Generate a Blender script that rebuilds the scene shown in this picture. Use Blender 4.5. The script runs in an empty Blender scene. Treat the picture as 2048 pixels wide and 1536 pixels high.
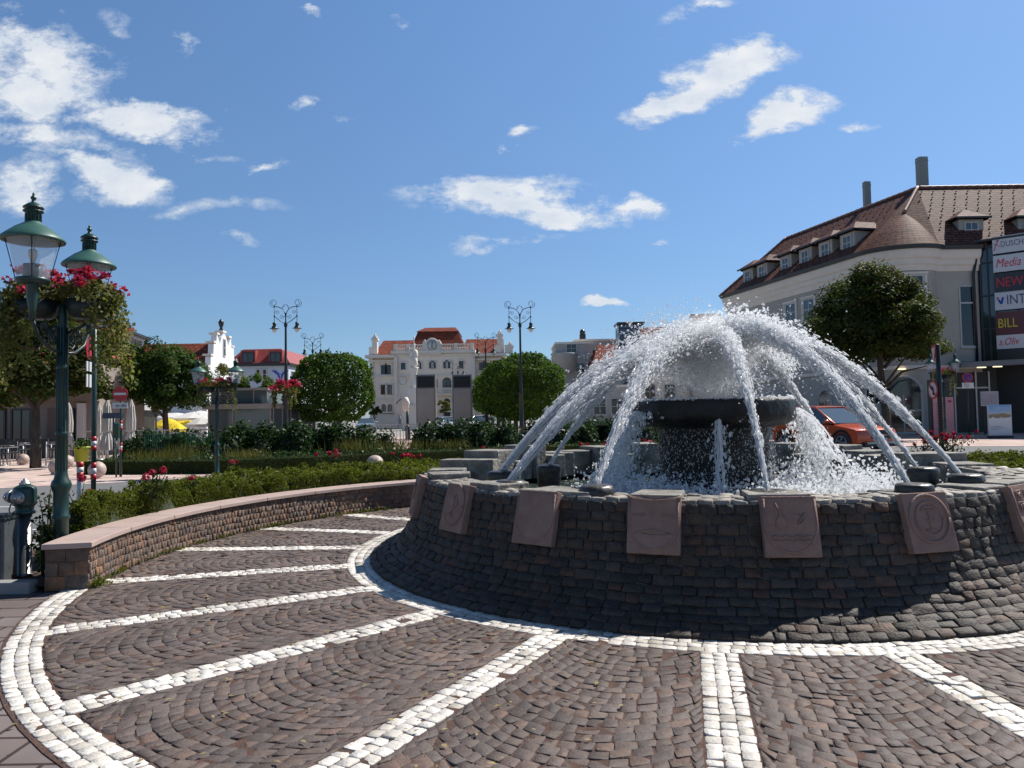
import bpy, math, random
import numpy as np
from mathutils import Vector, Matrix, noise as mnoise
random.seed(7)
rng = np.random.default_rng(7)
S = bpy.context.scene
COL = S.collection
R = math.radians

# ------------------------------------------------------------------ camera
F, CX, CY, CAMH = 1490.0, 1024.0, 768.0, 1.5
PITCH = math.atan(63.6 / F); ROLL = 0.0165; RC_, RS_ = math.cos(ROLL), math.sin(ROLL)
cd = bpy.data.cameras.new('camera'); cam = bpy.data.objects.new('camera', cd); COL.objects.link(cam)
cd.sensor_width = 36.0; cd.lens = F / 2048 * 36.0; cd.clip_start = 0.05; cd.clip_end = 5000
cam.location = (0, 0, CAMH); cam.rotation_euler = (Matrix.Rotation(R(90) + PITCH, 3, 'X') @ Matrix.Rotation(-ROLL, 3, 'Z')).to_euler()
S.camera = cam
S.cycles.use_denoising = True
S.cycles.max_bounces = 16; S.cycles.transparent_max_bounces = 40
S.cycles.transmission_bounces = 8; S.cycles.glossy_bounces = 4; S.cycles.diffuse_bounces = 9
S.cycles.caustics_reflective = False; S.cycles.caustics_refractive = False
S.cycles.sample_clamp_indirect = 8.0; S.cycles.volume_bounces = 12; S.cycles.volume_step_rate = 2.0
S.view_settings.view_transform = 'Standard'; S.view_settings.look = 'None'
S.view_settings.exposure = 0.50; S.view_settings.gamma = 1.0; S.view_settings.use_curve_mapping = False

def ray(px, py):
    x, v = px - CX, CY - py; x, v = (x * RC_ + v * RS_) / F, (-x * RS_ + v * RC_) / F
    fy = math.cos(PITCH) - v * math.sin(PITCH); fz = math.sin(PITCH) + v * math.cos(PITCH)
    return x / fy, fz / fy
def P(px, py, Y):
    """the point at distance Y in front of the camera that the photograph shows at (px, py)"""
    a, b = ray(px, py); return Vector((a * Y, Y, CAMH + b * Y))
def GP(px, py, z=0.0):
    a, b = ray(px, py); return P(px, py, (z - CAMH) / b)
def proj_x(p):
    Y, Z = p[1], p[2] - CAMH; fw = Y * math.cos(PITCH) + Z * math.sin(PITCH); up = -Y * math.sin(PITCH) + Z * math.cos(PITCH)
    return CX + (p[0] * RC_ - up * RS_) / fw * F

# ------------------------------------------------------------------ light
SUN_AZ, SUN_EL = R(52), R(49.5)          # azimuth from +Y towards +X
sd = Vector((math.sin(SUN_AZ) * math.cos(SUN_EL), math.cos(SUN_AZ) * math.cos(SUN_EL), math.sin(SUN_EL)))
sl = bpy.data.lights.new('sun', 'SUN'); sl.energy = 4.9; sl.angle = R(0.5); sl.color = (1.0, 0.955, 0.89)
so = bpy.data.objects.new('sun', sl); COL.objects.link(so); so.rotation_euler = (-sd).to_track_quat('-Z', 'Y').to_euler()

# ------------------------------------------------------------------ sky with clouds
W = bpy.data.worlds.new('World'); S.world = W; W.use_nodes = True
nt = W.node_tree; nt.nodes.clear()
def N(t, tree=None, **k):
    n = (tree or nt).nodes.new(t)
    for a, b in k.items(): setattr(n, a, b)
    return n
def L(a, b, tree=None): (tree or nt).links.new(a, b)
def math_node(op, a, b=None, tree=None, clamp=False):
    t = tree or nt
    n = t.nodes.new('ShaderNodeMath'); n.operation = op; n.use_clamp = clamp
    for i, q in enumerate((a, b)):
        if q is None: continue
        if isinstance(q, (int, float)): n.inputs[i].default_value = q
        else: t.links.new(q, n.inputs[i])
    return n.outputs[0]
sky = N('ShaderNodeTexSky', sky_type='NISHITA', sun_disc=False, sun_elevation=SUN_EL, sun_rotation=SUN_AZ,
        altitude=180, air_density=1.0, dust_density=0.35, ozone_density=2.2)
bg = N('ShaderNodeBackground'); out = N('ShaderNodeOutputWorld')
SKY_STRENGTH = 0.0565
bg.inputs['Strength'].default_value = SKY_STRENGTH
tc = N('ShaderNodeTexCoord'); sep = N('ShaderNodeSeparateXYZ'); L(tc.outputs['Generated'], sep.inputs[0])
yy = math_node('MAXIMUM', sep.outputs['Y'], 0.05)
u = math_node('DIVIDE', sep.outputs['X'], yy); v = math_node('DIVIDE', sep.outputs['Z'], yy)
comb = N('ShaderNodeCombineXYZ'); L(u, comb.inputs[0]); L(v, comb.inputs[1])
wn = N('ShaderNodeTexNoise'); wn.inputs['Scale'].default_value = 5.0; wn.inputs['Detail'].default_value = 7; wn.inputs['Roughness'].default_value = 0.6
mp0 = N('ShaderNodeMapping'); mp0.inputs['Scale'].default_value = (1, 1.7, 1); L(comb.outputs[0], mp0.inputs[0]); L(mp0.outputs[0], wn.inputs['Vector'])
wsub = N('ShaderNodeVectorMath', operation='SUBTRACT'); L(wn.outputs['Color'], wsub.inputs[0]); wsub.inputs[1].default_value = (0.5, 0.5, 0.5)
wsc = N('ShaderNodeVectorMath', operation='SCALE'); L(wsub.outputs[0], wsc.inputs[0]); wsc.inputs['Scale'].default_value = 0.12
wad = N('ShaderNodeVectorMath', operation='ADD'); L(comb.outputs[0], wad.inputs[0]); L(wsc.outputs[0], wad.inputs[1])
CLOUDS = [  # centre px, half sizes px, tilt deg, density
    (70, 105, 190, 75, -12, .95), (60, 190, 170, 75, -5, 1.1), (270, 240, 200, 36, -6, 1.25), (110, 290, 190, 45, -10, .75),
    (235, 355, 130, 46, -8, 1.1), (40, 370, 90, 50, 0, .8), (150, 330, 170, 25, -14, .7), (400, 285, 110, 18, -8, .35),
    (370, 92, 42, 28, -20, .6), (632, 203, 34, 24, 20, .75), (532, 318, 66, 14, 8, .75), (470, 405, 170, 26, -6, .3), (360, 410, 110, 22, 0, .35),
    (1000, 385, 230, 50, -4, .85), (1080, 420, 270, 38, -2, 1.0), (1270, 412, 90, 26, -4, .95), (940, 400, 130, 45, 0, .8), (1080, 360, 130, 26, 0, .6),
    (1440, 140, 140, 62, 22, 1.35), (1500, 115, 95, 48, 8, 1.3), (1390, 180, 95, 42, 12, 1.2), (1300, 225, 80, 34, 12, 1.15),
    (1565, 225, 105, 42, 30, 1.25), (1535, 258, 62, 32, 10, 1.2), (1690, 246, 62, 11, -2, .6), (1214, 603, 56, 15, 3, 1.25),
    (1040, 268, 52, 14, 8, .9), (790, 48, 28, 14, -20, .45), (1385, 12, 95, 24, 8, .55), (1000, 488, 150, 14, 6, .45), (610, 8, 26, 12, 20, .6),
    (470, 475, 60, 12, 0, .3), (1320, 478, 26, 9, 10, .5), (1330, 70, 30, 8, 10, .25), (230, 40, 50, 30, -20, .35), (475, 210, 22, 8, 0, .35), (690, 232, 36, 16, 0, .3)]
acc = None
for (px, py, a, b, rot, den) in CLOUDS:
    d = P(px, py, 1.0); u0, v0 = d.x, d.z - CAMH
    sb = N('ShaderNodeVectorMath', operation='SUBTRACT'); L(wad.outputs[0], sb.inputs[0]); sb.inputs[1].default_value = (u0, v0, 0)
    mp = N('ShaderNodeMapping'); L(sb.outputs[0], mp.inputs[0]); mp.vector_type = 'TEXTURE'
    mp.inputs['Rotation'].default_value = (0, 0, R(rot)); mp.inputs['Scale'].default_value = (a / F * 1.12, b / F * 1.12, 1)
    ln = N('ShaderNodeVectorMath', operation='LENGTH'); L(mp.outputs[0], ln.inputs[0])
    m = math_node('SUBTRACT', 1.0, ln.outputs['Value'], clamp=True); m = math_node('MULTIPLY', m, den)
    acc = m if acc is None else math_node('MAXIMUM', acc, m)
fn = N('ShaderNodeTexNoise'); fn.inputs['Scale'].default_value = 13.0; fn.inputs['Detail'].default_value = 12; fn.inputs['Roughness'].default_value = 0.70
L(mp0.outputs[0], fn.inputs['Vector'])
nz = math_node('MULTIPLY', math_node('SUBTRACT', fn.outputs['Fac'], 0.5), 2.9)
dens = math_node('MULTIPLY', math_node('SUBTRACT', math_node('ADD', acc, math_node('MULTIPLY', nz, math_node('MULTIPLY', acc, 3.0, clamp=True))), 0.12), 1.75, clamp=True)
dens = math_node('MULTIPLY', dens, 0.93)
shade = N('ShaderNodeMixRGB'); sn_ = N('ShaderNodeTexNoise'); sn_.inputs['Scale'].default_value = 17.0; sn_.inputs['Detail'].default_value = 8; sn_.inputs['Roughness'].default_value = .6
so2 = N('ShaderNodeVectorMath', operation='ADD'); so2.inputs[1].default_value = (-.012, .02, .3); L(mp0.outputs[0], so2.inputs[0]); L(so2.outputs[0], sn_.inputs['Vector'])
L(math_node('MULTIPLY', math_node('ADD', math_node('MULTIPLY', dens, .55), math_node('MULTIPLY', math_node('SUBTRACT', sn_.outputs['Fac'], .42), 1.9)), 1.0, clamp=True), shade.inputs[0])
shade.inputs[1].default_value = (0.58, 0.68, 0.82, 1); shade.inputs[2].default_value = (0.92, 0.94, 0.96, 1)
bgc = N('ShaderNodeBackground'); L(shade.outputs[0], bgc.inputs[0]); bgc.inputs['Strength'].default_value = 0.68
mix = N('ShaderNodeMixShader'); L(dens, mix.inputs[0])
hs = N('ShaderNodeHueSaturation'); hs.inputs['Saturation'].default_value = 1.0; hs.inputs['Value'].default_value = 2.0
tint = N('ShaderNodeValToRGB'); te = tint.color_ramp.elements
TINT = ((0.0, (.39, .50, .68)), (.12, (.43, .53, .65)), (.33, (.55, .67, .77)), (.52, (.61, .77, .88)), (.70, (.40, .49, .57)), (1.0, (.22, .28, .33)))
while len(te) < len(TINT): te.new(.5)
for i_, (p_, c_) in enumerate(TINT): te[i_].position = p_; te[i_].color = (*c_, 1)
L(math_node('MAXIMUM', sep.outputs['Z'], 0.0), tint.inputs[0])
tm_ = N('ShaderNodeMixRGB', blend_type='MULTIPLY'); tm_.inputs[0].default_value = 1.0; L(sky.outputs[0], tm_.inputs[1]); L(tint.outputs[0], tm_.inputs[2])
L(tm_.outputs[0], hs.inputs['Color']); L(hs.outputs[0], bg.inputs[0])
L(bg.outputs[0], mix.inputs[1]); L(bgc.outputs[0], mix.inputs[2]); L(mix.outputs[0], out.inputs[0])

# ------------------------------------------------------------------ mesh helpers
class MB:
    def __init__(s): s.v = []; s.f = []; s.M = Matrix.Identity(4); s.sm = set()
    def add(s, vs, fs, smooth=False):
        b = len(s.v); s.v += [tuple(s.M @ Vector(p)) for p in vs]
        for f in fs:
            if smooth: s.sm.add(len(s.f))
            s.f.append([b + i for i in f])
        return s
    def box(s, c, d, rz=0.0, taper=1.0):
        x, y, z = d[0] / 2, d[1] / 2, d[2] / 2; cr, sr = math.cos(rz), math.sin(rz); vs = []
        for k in (-1, 1):
            t = taper if k > 0 else 1.0
            for (a, b) in ((-1, -1), (1, -1), (1, 1), (-1, 1)):
                X, Y = a * x * t, b * y * t
                vs.append((c[0] + X * cr - Y * sr, c[1] + X * sr + Y * cr, c[2] + k * z))
        return s.add(vs, [(3, 2, 1, 0), (4, 5, 6, 7), (0, 1, 5, 4), (1, 2, 6, 5), (2, 3, 7, 6), (3, 0, 4, 7)])
    def prism(s, poly, z0, z1):
        n = len(poly)
        vs = [(p[0], p[1], z0) for p in poly] + [(p[0], p[1], z1) for p in poly]
        fs = [tuple(range(n - 1, -1, -1)), tuple(range(n, 2 * n))] + [(i, (i + 1) % n, n + (i + 1) % n, n + i) for i in range(n)]
        return s.add(vs, fs)
    def slab(s, poly3, off):
        """a 3D polygon given thickness by the vector off"""
        n = len(poly3); o = Vector(off)
        vs = [tuple(p) for p in poly3] + [tuple(Vector(p) + o) for p in poly3]
        return s.add(vs, [tuple(range(n)), tuple(range(2 * n - 1, n - 1, -1))] + [(i, n + i, n + (i + 1) % n, (i + 1) % n) for i in range(n)])
    def lathe(s, prof, n=24, c=(0, 0, 0), smooth=True, caps=True):
        vs = []; fs = []; m = len(prof)
        for (r, z) in prof:
            for i in range(n):
                a = 2 * math.pi * i / n; vs.append((c[0] + r * math.cos(a), c[1] + r * math.sin(a), c[2] + z))
        for j in range(m - 1):
            for i in range(n):
                k = (i + 1) % n; fs.append((j * n + i, j * n + k, (j + 1) * n + k, (j + 1) * n + i))
        s.add(vs, fs, smooth)
        b = len(s.v) - len(vs)
        if caps and prof[0][0] > 1e-4: s.f.append([b + i for i in range(n - 1, -1, -1)])
        if caps and prof[-1][0] > 1e-4: s.f.append([b + (m - 1) * n + i for i in range(n)])
        return s
    def tube(s, pts, r, n=8, cap=True, smooth=True):
        pts = [Vector(p) for p in pts]; m = len(pts)
        rs = r if isinstance(r, (list, tuple)) else [r] * m
        vs = []; fs = []; prev = None
        for i, p in enumerate(pts):
            t = (pts[min(i + 1, m - 1)] - pts[max(i - 1, 0)])
            if t.length < 1e-9: t = Vector((0, 0, 1))
            t.normalize()
            if prev is None:
                prev = t.orthogonal().normalized()
            else:
                prev = prev - t * prev.dot(t)
                prev = prev.normalized() if prev.length > 1e-6 else t.orthogonal().normalized()
            b = t.cross(prev)
            for k in range(n):
                a = 2 * math.pi * k / n; vs.append(tuple(p + (prev * math.cos(a) + b * math.sin(a)) * rs[i]))
        for i in range(m - 1):
            for k in range(n):
                q = (k + 1) % n; fs.append((i * n + k, i * n + q, (i + 1) * n + q, (i + 1) * n + k))
        if cap: fs += [tuple(range(n - 1, -1, -1)), tuple((m - 1) * n + k for k in range(n))]
        return s.add(vs, fs, smooth)
    def ell(s, c, r, nu=16, nv=10, smooth=True):
        prof = [(math.sin(math.pi * j / nv), -math.cos(math.pi * j / nv)) for j in range(nv + 1)]
        vs = []; fs = []
        for (a, z) in prof:
            for i in range(nu):
                t = 2 * math.pi * i / nu; vs.append((c[0] + r[0] * a * math.cos(t), c[1] + r[1] * a * math.sin(t), c[2] + r[2] * z))
        for j in range(nv):
            for i in range(nu):
                k = (i + 1) % nu; fs.append((j * nu + i, j * nu + k, (j + 1) * nu + k, (j + 1) * nu + i))
        return s.add(vs, fs, smooth)
    def sweep(s, path, prof, up=1):
        """profile (out, z) carried along a ground polyline; 'out' is to the right-hand side of the walk direction"""
        path = [Vector((p[0], p[1])) for p in path]; m = len(path); k = len(prof); vs = []; fs = []
        for i in range(m):
            d0 = (path[i] - path[i - 1]).normalized() if i > 0 else None
            d1 = (path[i + 1] - path[i]).normalized() if i < m - 1 else None
            if d0 is None: d0 = d1
            if d1 is None: d1 = d0
            n0 = Vector((d0.y, -d0.x)); n1 = Vector((d1.y, -d1.x)); nn = (n0 + n1); nn = nn / max(0.3, nn.dot(n0))
            for (o, z) in prof: vs.append((path[i].x + nn.x * o, path[i].y + nn.y * o, z))
        for i in range(m - 1):
            for j in range(k):
                q = (j + 1) % k; fs.append((i * k + j, (i + 1) * k + j, (i + 1) * k + q, i * k + q))
        fs += [tuple(range(k)), tuple((m - 1) * k + j for j in range(k - 1, -1, -1))]
        return s.add(vs, fs)
    def build(s, name, mat, parent=None, bevel=0.0):
        me = bpy.data.meshes.new(name); me.from_pydata(s.v, [], s.f)
        if s.sm:
            fl = np.zeros(len(s.f), dtype=bool); fl[list(s.sm)] = True; me.polygons.foreach_set('use_smooth', fl)
        me.materials.append(mat); me.update()
        o = bpy.data.objects.new(name, me); COL.objects.link(o)
        if parent: o.parent = parent
        if bevel:
            b = o.modifiers.new('bevel', 'BEVEL'); b.width = bevel; b.segments = 2; b.limit_method = 'ANGLE'; b.angle_limit = R(40)
        return o

def npmesh(name, V, sizes, idx, mat, parent=None, smooth=False):
    """V (n,3); sizes per face; idx flat loop indices"""
    me = bpy.data.meshes.new(name)
    V = np.ascontiguousarray(V, dtype=np.float32); sizes = np.asarray(sizes, dtype=np.int32); idx = np.ascontiguousarray(idx, dtype=np.int32).ravel()
    me.vertices.add(len(V)); me.vertices.foreach_set('co', V.ravel())
    me.loops.add(len(idx)); me.loops.foreach_set('vertex_index', idx)
    me.polygons.add(len(sizes)); st = np.zeros(len(sizes), dtype=np.int32); st[1:] = np.cumsum(sizes)[:-1]
    me.polygons.foreach_set('loop_start', st)
    try: me.polygons.foreach_set('loop_total', sizes)
    except Exception: pass
    if smooth: me.polygons.foreach_set('use_smooth', np.ones(len(sizes), dtype=bool))
    me.materials.append(mat); me.update(calc_edges=True); me.validate()
    o = bpy.data.objects.new(name, me); COL.objects.link(o)
    if parent: o.parent = parent
    return o

def stones(name, C, Nn, mat, parent=None, raise_=0.012, inset=0.10, cut=0.2, jit=0.006, tilt=0.03, off=(0, 0, 0)):
    """worn stone setts: C (n,4,3) corners on the bed, Nn (n,3) outward normals; each one an eight-sided block with a rounded top"""
    C = np.asarray(C, float); Nn = np.asarray(Nn, float); n = len(C)
    ctr = C.mean(1, keepdims=True)
    C = C + rng.normal(0, jit, C.shape)
    C = ctr + (C - ctr) * (1 - rng.uniform(0.02, 0.07, (n, 1, 1)))
    nx = np.roll(C, -1, 1); pv = np.roll(C, 1, 1)
    c1, c2 = cut * rng.uniform(.6, 1.3, (n, 4, 1)), cut * rng.uniform(.6, 1.3, (n, 4, 1))
    o = np.stack([C + (pv - C) * c1, C + (nx - C) * c2], 2).reshape(n, 8, 3)
    h = raise_ * rng.uniform(.65, 1.25, (n, 1, 1))
    low = o - Nn[:, None] * 0.03
    mid = o + Nn[:, None] * (h * .55)
    e = (o - ctr)
    tl = rng.normal(0, tilt, (n, 1, 2)); ax = e[:, :1] / (np.linalg.norm(e[:, :1], axis=2, keepdims=True) + 1e-9)
    ay = np.cross(Nn[:, None], ax)
    top = ctr + e * (1 - inset) + Nn[:, None] * (h + (e * ax).sum(2, keepdims=True) * tl[..., :1] + (e * ay).sum(2, keepdims=True) * tl[..., 1:])
    V = np.concatenate([low, mid, top], 1).reshape(-1, 3) - np.array(off)
    base = (np.arange(n) * 24)[:, None]
    k = np.arange(8); k2 = (k + 1) % 8
    q1 = np.stack([k, k2, 8 + k2, 8 + k], 1).reshape(-1); q2 = np.stack([8 + k, 8 + k2, 16 + k2, 16 + k], 1).reshape(-1)
    pat = np.concatenate([q1, q2, 16 + k]); sizes = np.tile(np.array([4] * 16 + [8]), n)
    # orientation: make the first stone's ring counter-clockwise round its normal
    a = C[:, 1] - C[:, 0]; b = C[:, 3] - C[:, 0]; flip = (np.cross(a, b) * Nn).sum(1) < 0
    patr = np.concatenate([q1.reshape(-1, 4)[:, ::-1].ravel(), q2.reshape(-1, 4)[:, ::-1].ravel(), (16 + k)[::-1]])
    idx = np.where(flip[:, None], patr[None], pat[None]) + base
    return npmesh(name, V, sizes, idx, mat, parent)

def leaves(name, Pc, size, mat, parent=None, bias=None, bw=0.6, aspect=0.5, off=(0, 0, 0), droop=0.0, blade=None):
    """leaf-sized rhombic faces, folded on the midrib, at the points Pc; bias = preferred normals"""
    Pc = np.asarray(Pc, float); n = len(Pc)
    nr = rng.normal(0, 1, (n, 3)); nr /= np.linalg.norm(nr, axis=1, keepdims=True)
    if bias is not None: nr = nr * (1 - bw) + np.asarray(bias) * bw
    nr /= np.linalg.norm(nr, axis=1, keepdims=True) + 1e-9
    t = rng.normal(0, 1, (n, 3)); t[:, 2] -= droop
    if blade is not None: t = t * (1 - blade[1]) + np.asarray(blade[0]) * blade[1] * 2
    t -= nr * (t * nr).sum(1, keepdims=True); t /= np.linalg.norm(t, axis=1, keepdims=True) + 1e-9
    b = np.cross(nr, t)
    s = size * rng.uniform(.6, 1.35, (n, 1)) if np.isscalar(size) else np.asarray(size)[:, None]
    w = aspect * s * .5
    fold = nr * s * .1
    V = np.stack([Pc - t * s * .5, Pc + b * w - fold * -1, Pc + t * s * .5, Pc - b * w + fold], 1).reshape(-1, 3) - np.array(off)
    return npmesh(name, V, np.full(n, 4), np.arange(n * 4), mat, parent)

# ------------------------------------------------------------------ object bookkeeping
def tag(o, label, cat, group=None, kind=None):
    if label: o['label'] = label
    if cat: o['category'] = cat
    if group: o['group'] = group
    if kind: o['kind'] = kind
    return o
def struct(o, kind='structure'): o['kind'] = kind; return o
def T(name, label, cat, loc=(0, 0, 0), rz=0.0, group=None):
    o = bpy.data.objects.new(name, None); COL.objects.link(o); o.location = loc; o.rotation_euler = (0, 0, rz); o.empty_display_size = .2
    return tag(o, label, cat, group)
def copy_tree(o, parent=None, label=None, loc=None, rz=None, scale=None):
    c = o.copy(); COL.objects.link(c)
    if parent is not None: c.parent = parent
    for ch in list(o.children): copy_tree(ch, c)
    if label: c['label'] = label
    if loc is not None: c.location = loc
    if rz is not None: c.rotation_euler = (0, 0, rz)
    if scale is not None: c.scale = (scale,) * 3 if not isinstance(scale, tuple) else scale
    return c

# ------------------------------------------------------------------ materials
ALB = 0.73
def mat(name, c, c2=None, rough=.7, metal=0.0, scale=4.0, bump=0.0, bscale=30.0, island=None, trans=0.0, spec=.5, detail=5, mixf=1.0, transl=0.0, coat=0.0, stretch=(1, 1, 1), streak=None):
    sc_ = lambda k: tuple(q * ALB for q in k)
    c = sc_(c); c2 = sc_(c2) if c2 is not None else None; island = [sc_(k) for k in island] if island else None
    m = bpy.data.materials.new(name); m.use_nodes = True; t = m.node_tree; b = t.nodes['Principled BSDF']
    b.inputs['Roughness'].default_value = rough; b.inputs['Metallic'].default_value = metal
    b.inputs['Specular IOR Level'].default_value = spec; b.inputs['Transmission Weight'].default_value = trans
    b.inputs['Coat Weight'].default_value = coat
    tcn = t.nodes.new('ShaderNodeTexCoord'); mp = t.nodes.new('ShaderNodeMapping'); mp.inputs['Scale'].default_value = stretch
    L(tcn.outputs['Object'], mp.inputs[0], t)
    col = None
    if island:
        g = t.nodes.new('ShaderNodeNewGeometry'); rp = t.nodes.new('ShaderNodeValToRGB'); e = rp.color_ramp.elements
        while len(e) < len(island): e.new(0.5)
        for i, k in enumerate(island): e[i].position = i / (len(island) - 1); e[i].color = (*k, 1)
        L(g.outputs['Random Per Island'], rp.inputs[0], t); col = rp.outputs[0]
    if c2 is not None or island:
        nzn = t.nodes.new('ShaderNodeTexNoise'); nzn.inputs['Scale'].default_value = scale; nzn.inputs['Detail'].default_value = detail; nzn.inputs['Roughness'].default_value = .65
        L(mp.outputs[0], nzn.inputs['Vector'], t)
        r2 = t.nodes.new('ShaderNodeValToRGB'); r2.color_ramp.elements[0].position = .32; r2.color_ramp.elements[1].position = .68
        L(nzn.outputs['Fac'], r2.inputs[0], t)
        if island:
            r2.color_ramp.elements[0].color = (.62, .62, .62, 1); r2.color_ramp.elements[1].color = (1.25, 1.22, 1.18, 1)
            mx = t.nodes.new('ShaderNodeMixRGB'); mx.blend_type = 'MULTIPLY'; mx.inputs[0].default_value = mixf
            L(col, mx.inputs[1], t); L(r2.outputs[0], mx.inputs[2], t); col = mx.outputs[0]
            n3 = t.nodes.new('ShaderNodeTexNoise'); n3.inputs['Scale'].default_value = max(.5, scale / 18); n3.inputs['Detail'].default_value = 5; L(mp.outputs[0], n3.inputs['Vector'], t)
            r3 = t.nodes.new('ShaderNodeValToRGB'); r3.color_ramp.elements[0].position = .34; r3.color_ramp.elements[1].position = .62; r3.color_ramp.elements[0].color = (.74, .72, .70, 1); r3.color_ramp.elements[1].color = (1.06, 1.05, 1.04, 1); L(n3.outputs['Fac'], r3.inputs[0], t)
            m3 = t.nodes.new('ShaderNodeMixRGB'); m3.blend_type = 'MULTIPLY'; m3.inputs[0].default_value = 1; L(col, m3.inputs[1], t); L(r3.outputs[0], m3.inputs[2], t); col = m3.outputs[0]
        else:
            r2.color_ramp.elements[0].color = (*c, 1); r2.color_ramp.elements[1].color = (*c2, 1); col = r2.outputs[0]
    if col is None: b.inputs['Base Color'].default_value = (*c, 1)
    else: L(col, b.inputs['Base Color'], t)
    if bump:
        n2 = t.nodes.new('ShaderNodeTexNoise'); n2.inputs['Scale'].default_value = bscale; n2.inputs['Detail'].default_value = 6; L(mp.outputs[0], n2.inputs['Vector'], t)
        bp = t.nodes.new('ShaderNodeBump'); bp.inputs['Strength'].default_value = min(1, bump); bp.inputs['Distance'].default_value = .02
        L(n2.outputs['Fac'], bp.inputs['Height'], t); L(bp.outputs[0], b.inputs['Normal'], t)
    if transl:
        tl = t.nodes.new('ShaderNodeBsdfTranslucent'); ms = t.nodes.new('ShaderNodeMixShader'); ms.inputs[0].default_value = transl
        if col is None: tl.inputs[0].default_value = (*c, 1)
        else:
            br = t.nodes.new('ShaderNodeMixRGB'); br.blend_type = 'MULTIPLY'; br.inputs[0].default_value = 1; br.inputs[2].default_value = (1.5, 1.6, .7, 1)
            L(col, br.inputs[1], t); L(br.outputs[0], tl.inputs[0], t)
        L(b.outputs[0], ms.inputs[1], t); L(tl.outputs[0], ms.inputs[2], t); L(ms.outputs[0], t.nodes['Material Output'].inputs[0], t)
    return m
def brickmat(name, c1, c2, mortar, sx, sy, rough=.8, off=.5, ms=.02, bump=.5, axis='XZ', squash=1.0):
    """courses of tiles or slabs: a brick texture in object space, sx x sy metres each"""
    m = bpy.data.materials.new(name); m.use_nodes = True; t = m.node_tree; b = t.nodes['Principled BSDF']; b.inputs['Roughness'].default_value = rough; b.inputs['Specular IOR Level'].default_value = .04
    tcn = t.nodes.new('ShaderNodeTexCoord'); s3 = t.nodes.new('ShaderNodeSeparateXYZ'); L(tcn.outputs['Object'], s3.inputs[0], t)
    cb = t.nodes.new('ShaderNodeCombineXYZ')
    if axis == 'ROOF':   # along the horizontal direction / up the slope, whatever way the roof plane faces
        g = t.nodes.new('ShaderNodeNewGeometry'); sn = t.nodes.new('ShaderNodeSeparateXYZ'); L(g.outputs['Normal'], sn.inputs[0], t)
        hl = math_node('SQRT', math_node('ADD', math_node('MULTIPLY', sn.outputs[0], sn.outputs[0], t), math_node('ADD', math_node('MULTIPLY', sn.outputs[1], sn.outputs[1], t), 1e-5, t), t), None, t)
        al = math_node('DIVIDE', math_node('SUBTRACT', math_node('MULTIPLY', s3.outputs[1], sn.outputs[0], t), math_node('MULTIPLY', s3.outputs[0], sn.outputs[1], t), t), hl, t)
        L(al, cb.inputs[0], t); L(math_node('MULTIPLY', s3.outputs[2], 1.35, t), cb.inputs[1], t)
    else:
        ix = {'X': 0, 'Y': 1, 'Z': 2}
        L(s3.outputs[ix[axis[0]]], cb.inputs[0], t); L(s3.outputs[ix[axis[1]]], cb.inputs[1], t)
    br = t.nodes.new('ShaderNodeTexBrick'); br.inputs['Color1'].default_value = (*c1, 1); br.inputs['Color2'].default_value = (*c2, 1); br.inputs['Mortar'].default_value = (*mortar, 1)
    br.inputs['Scale'].default_value = 1.0; br.inputs['Brick Width'].default_value = sx; br.inputs['Row Height'].default_value = sy; br.inputs['Mortar Size'].default_value = ms; br.offset = off
    L(cb.outputs[0], br.inputs['Vector'], t)
    nz2 = t.nodes.new('ShaderNodeTexNoise'); nz2.inputs['Scale'].default_value = 1.3; nz2.inputs['Detail'].default_value = 6; L(tcn.outputs['Object'], nz2.inputs['Vector'], t)
    rp = t.nodes.new('ShaderNodeValToRGB'); rp.color_ramp.elements[0].position = .3; rp.color_ramp.elements[1].position = .7
    rp.color_ramp.elements[0].color = (.7, .7, .7, 1); rp.color_ramp.elements[1].color = (1.15, 1.15, 1.15, 1); L(nz2.outputs['Fac'], rp.inputs[0], t)
    mx = t.nodes.new('ShaderNodeMixRGB'); mx.blend_type = 'MULTIPLY'; mx.inputs[0].default_value = 1; L(br.outputs['Color'], mx.inputs[1], t); L(rp.outputs[0], mx.inputs[2], t)
    L(mx.outputs[0], b.inputs['Base Color'], t)
    bp = t.nodes.new('ShaderNodeBump'); bp.inputs['Strength'].default_value = bump; bp.inputs['Distance'].default_value = .03; bp.invert = True
    L(br.outputs['Fac'], bp.inputs['Height'], t); L(bp.outputs[0], b.inputs['Normal'], t)
    return m
def glassmat(name, tint=(.02, .03, .04), rough=.05):
    m = mat(name, tint, rough=rough, spec=.8); return m
def lampglass(name):
    m = bpy.data.materials.new(name); m.use_nodes = True; t = m.node_tree; b = t.nodes['Principled BSDF']
    b.inputs['Base Color'].default_value = (.85, .88, .9, 1); b.inputs['Roughness'].default_value = .08
    tr = t.nodes.new('ShaderNodeBsdfTransparent'); tr.inputs[0].default_value = (.95, .96, .97, 1); ms = t.nodes.new('ShaderNodeMixShader'); ms.inputs[0].default_value = .26
    L(tr.outputs[0], ms.inputs[1], t); L(b.outputs[0], ms.inputs[2], t); L(ms.outputs[0], t.nodes['Material Output'].inputs[0], t); return m
def emit(name, c, s):
    m = bpy.data.materials.new(name); m.use_nodes = True; b = m.node_tree.nodes['Principled BSDF']
    b.inputs['Base Color'].default_value = (*c, 1); b.inputs['Emission Color'].default_value = (*c, 1); b.inputs['Emission Strength'].default_value = s; return m

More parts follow.
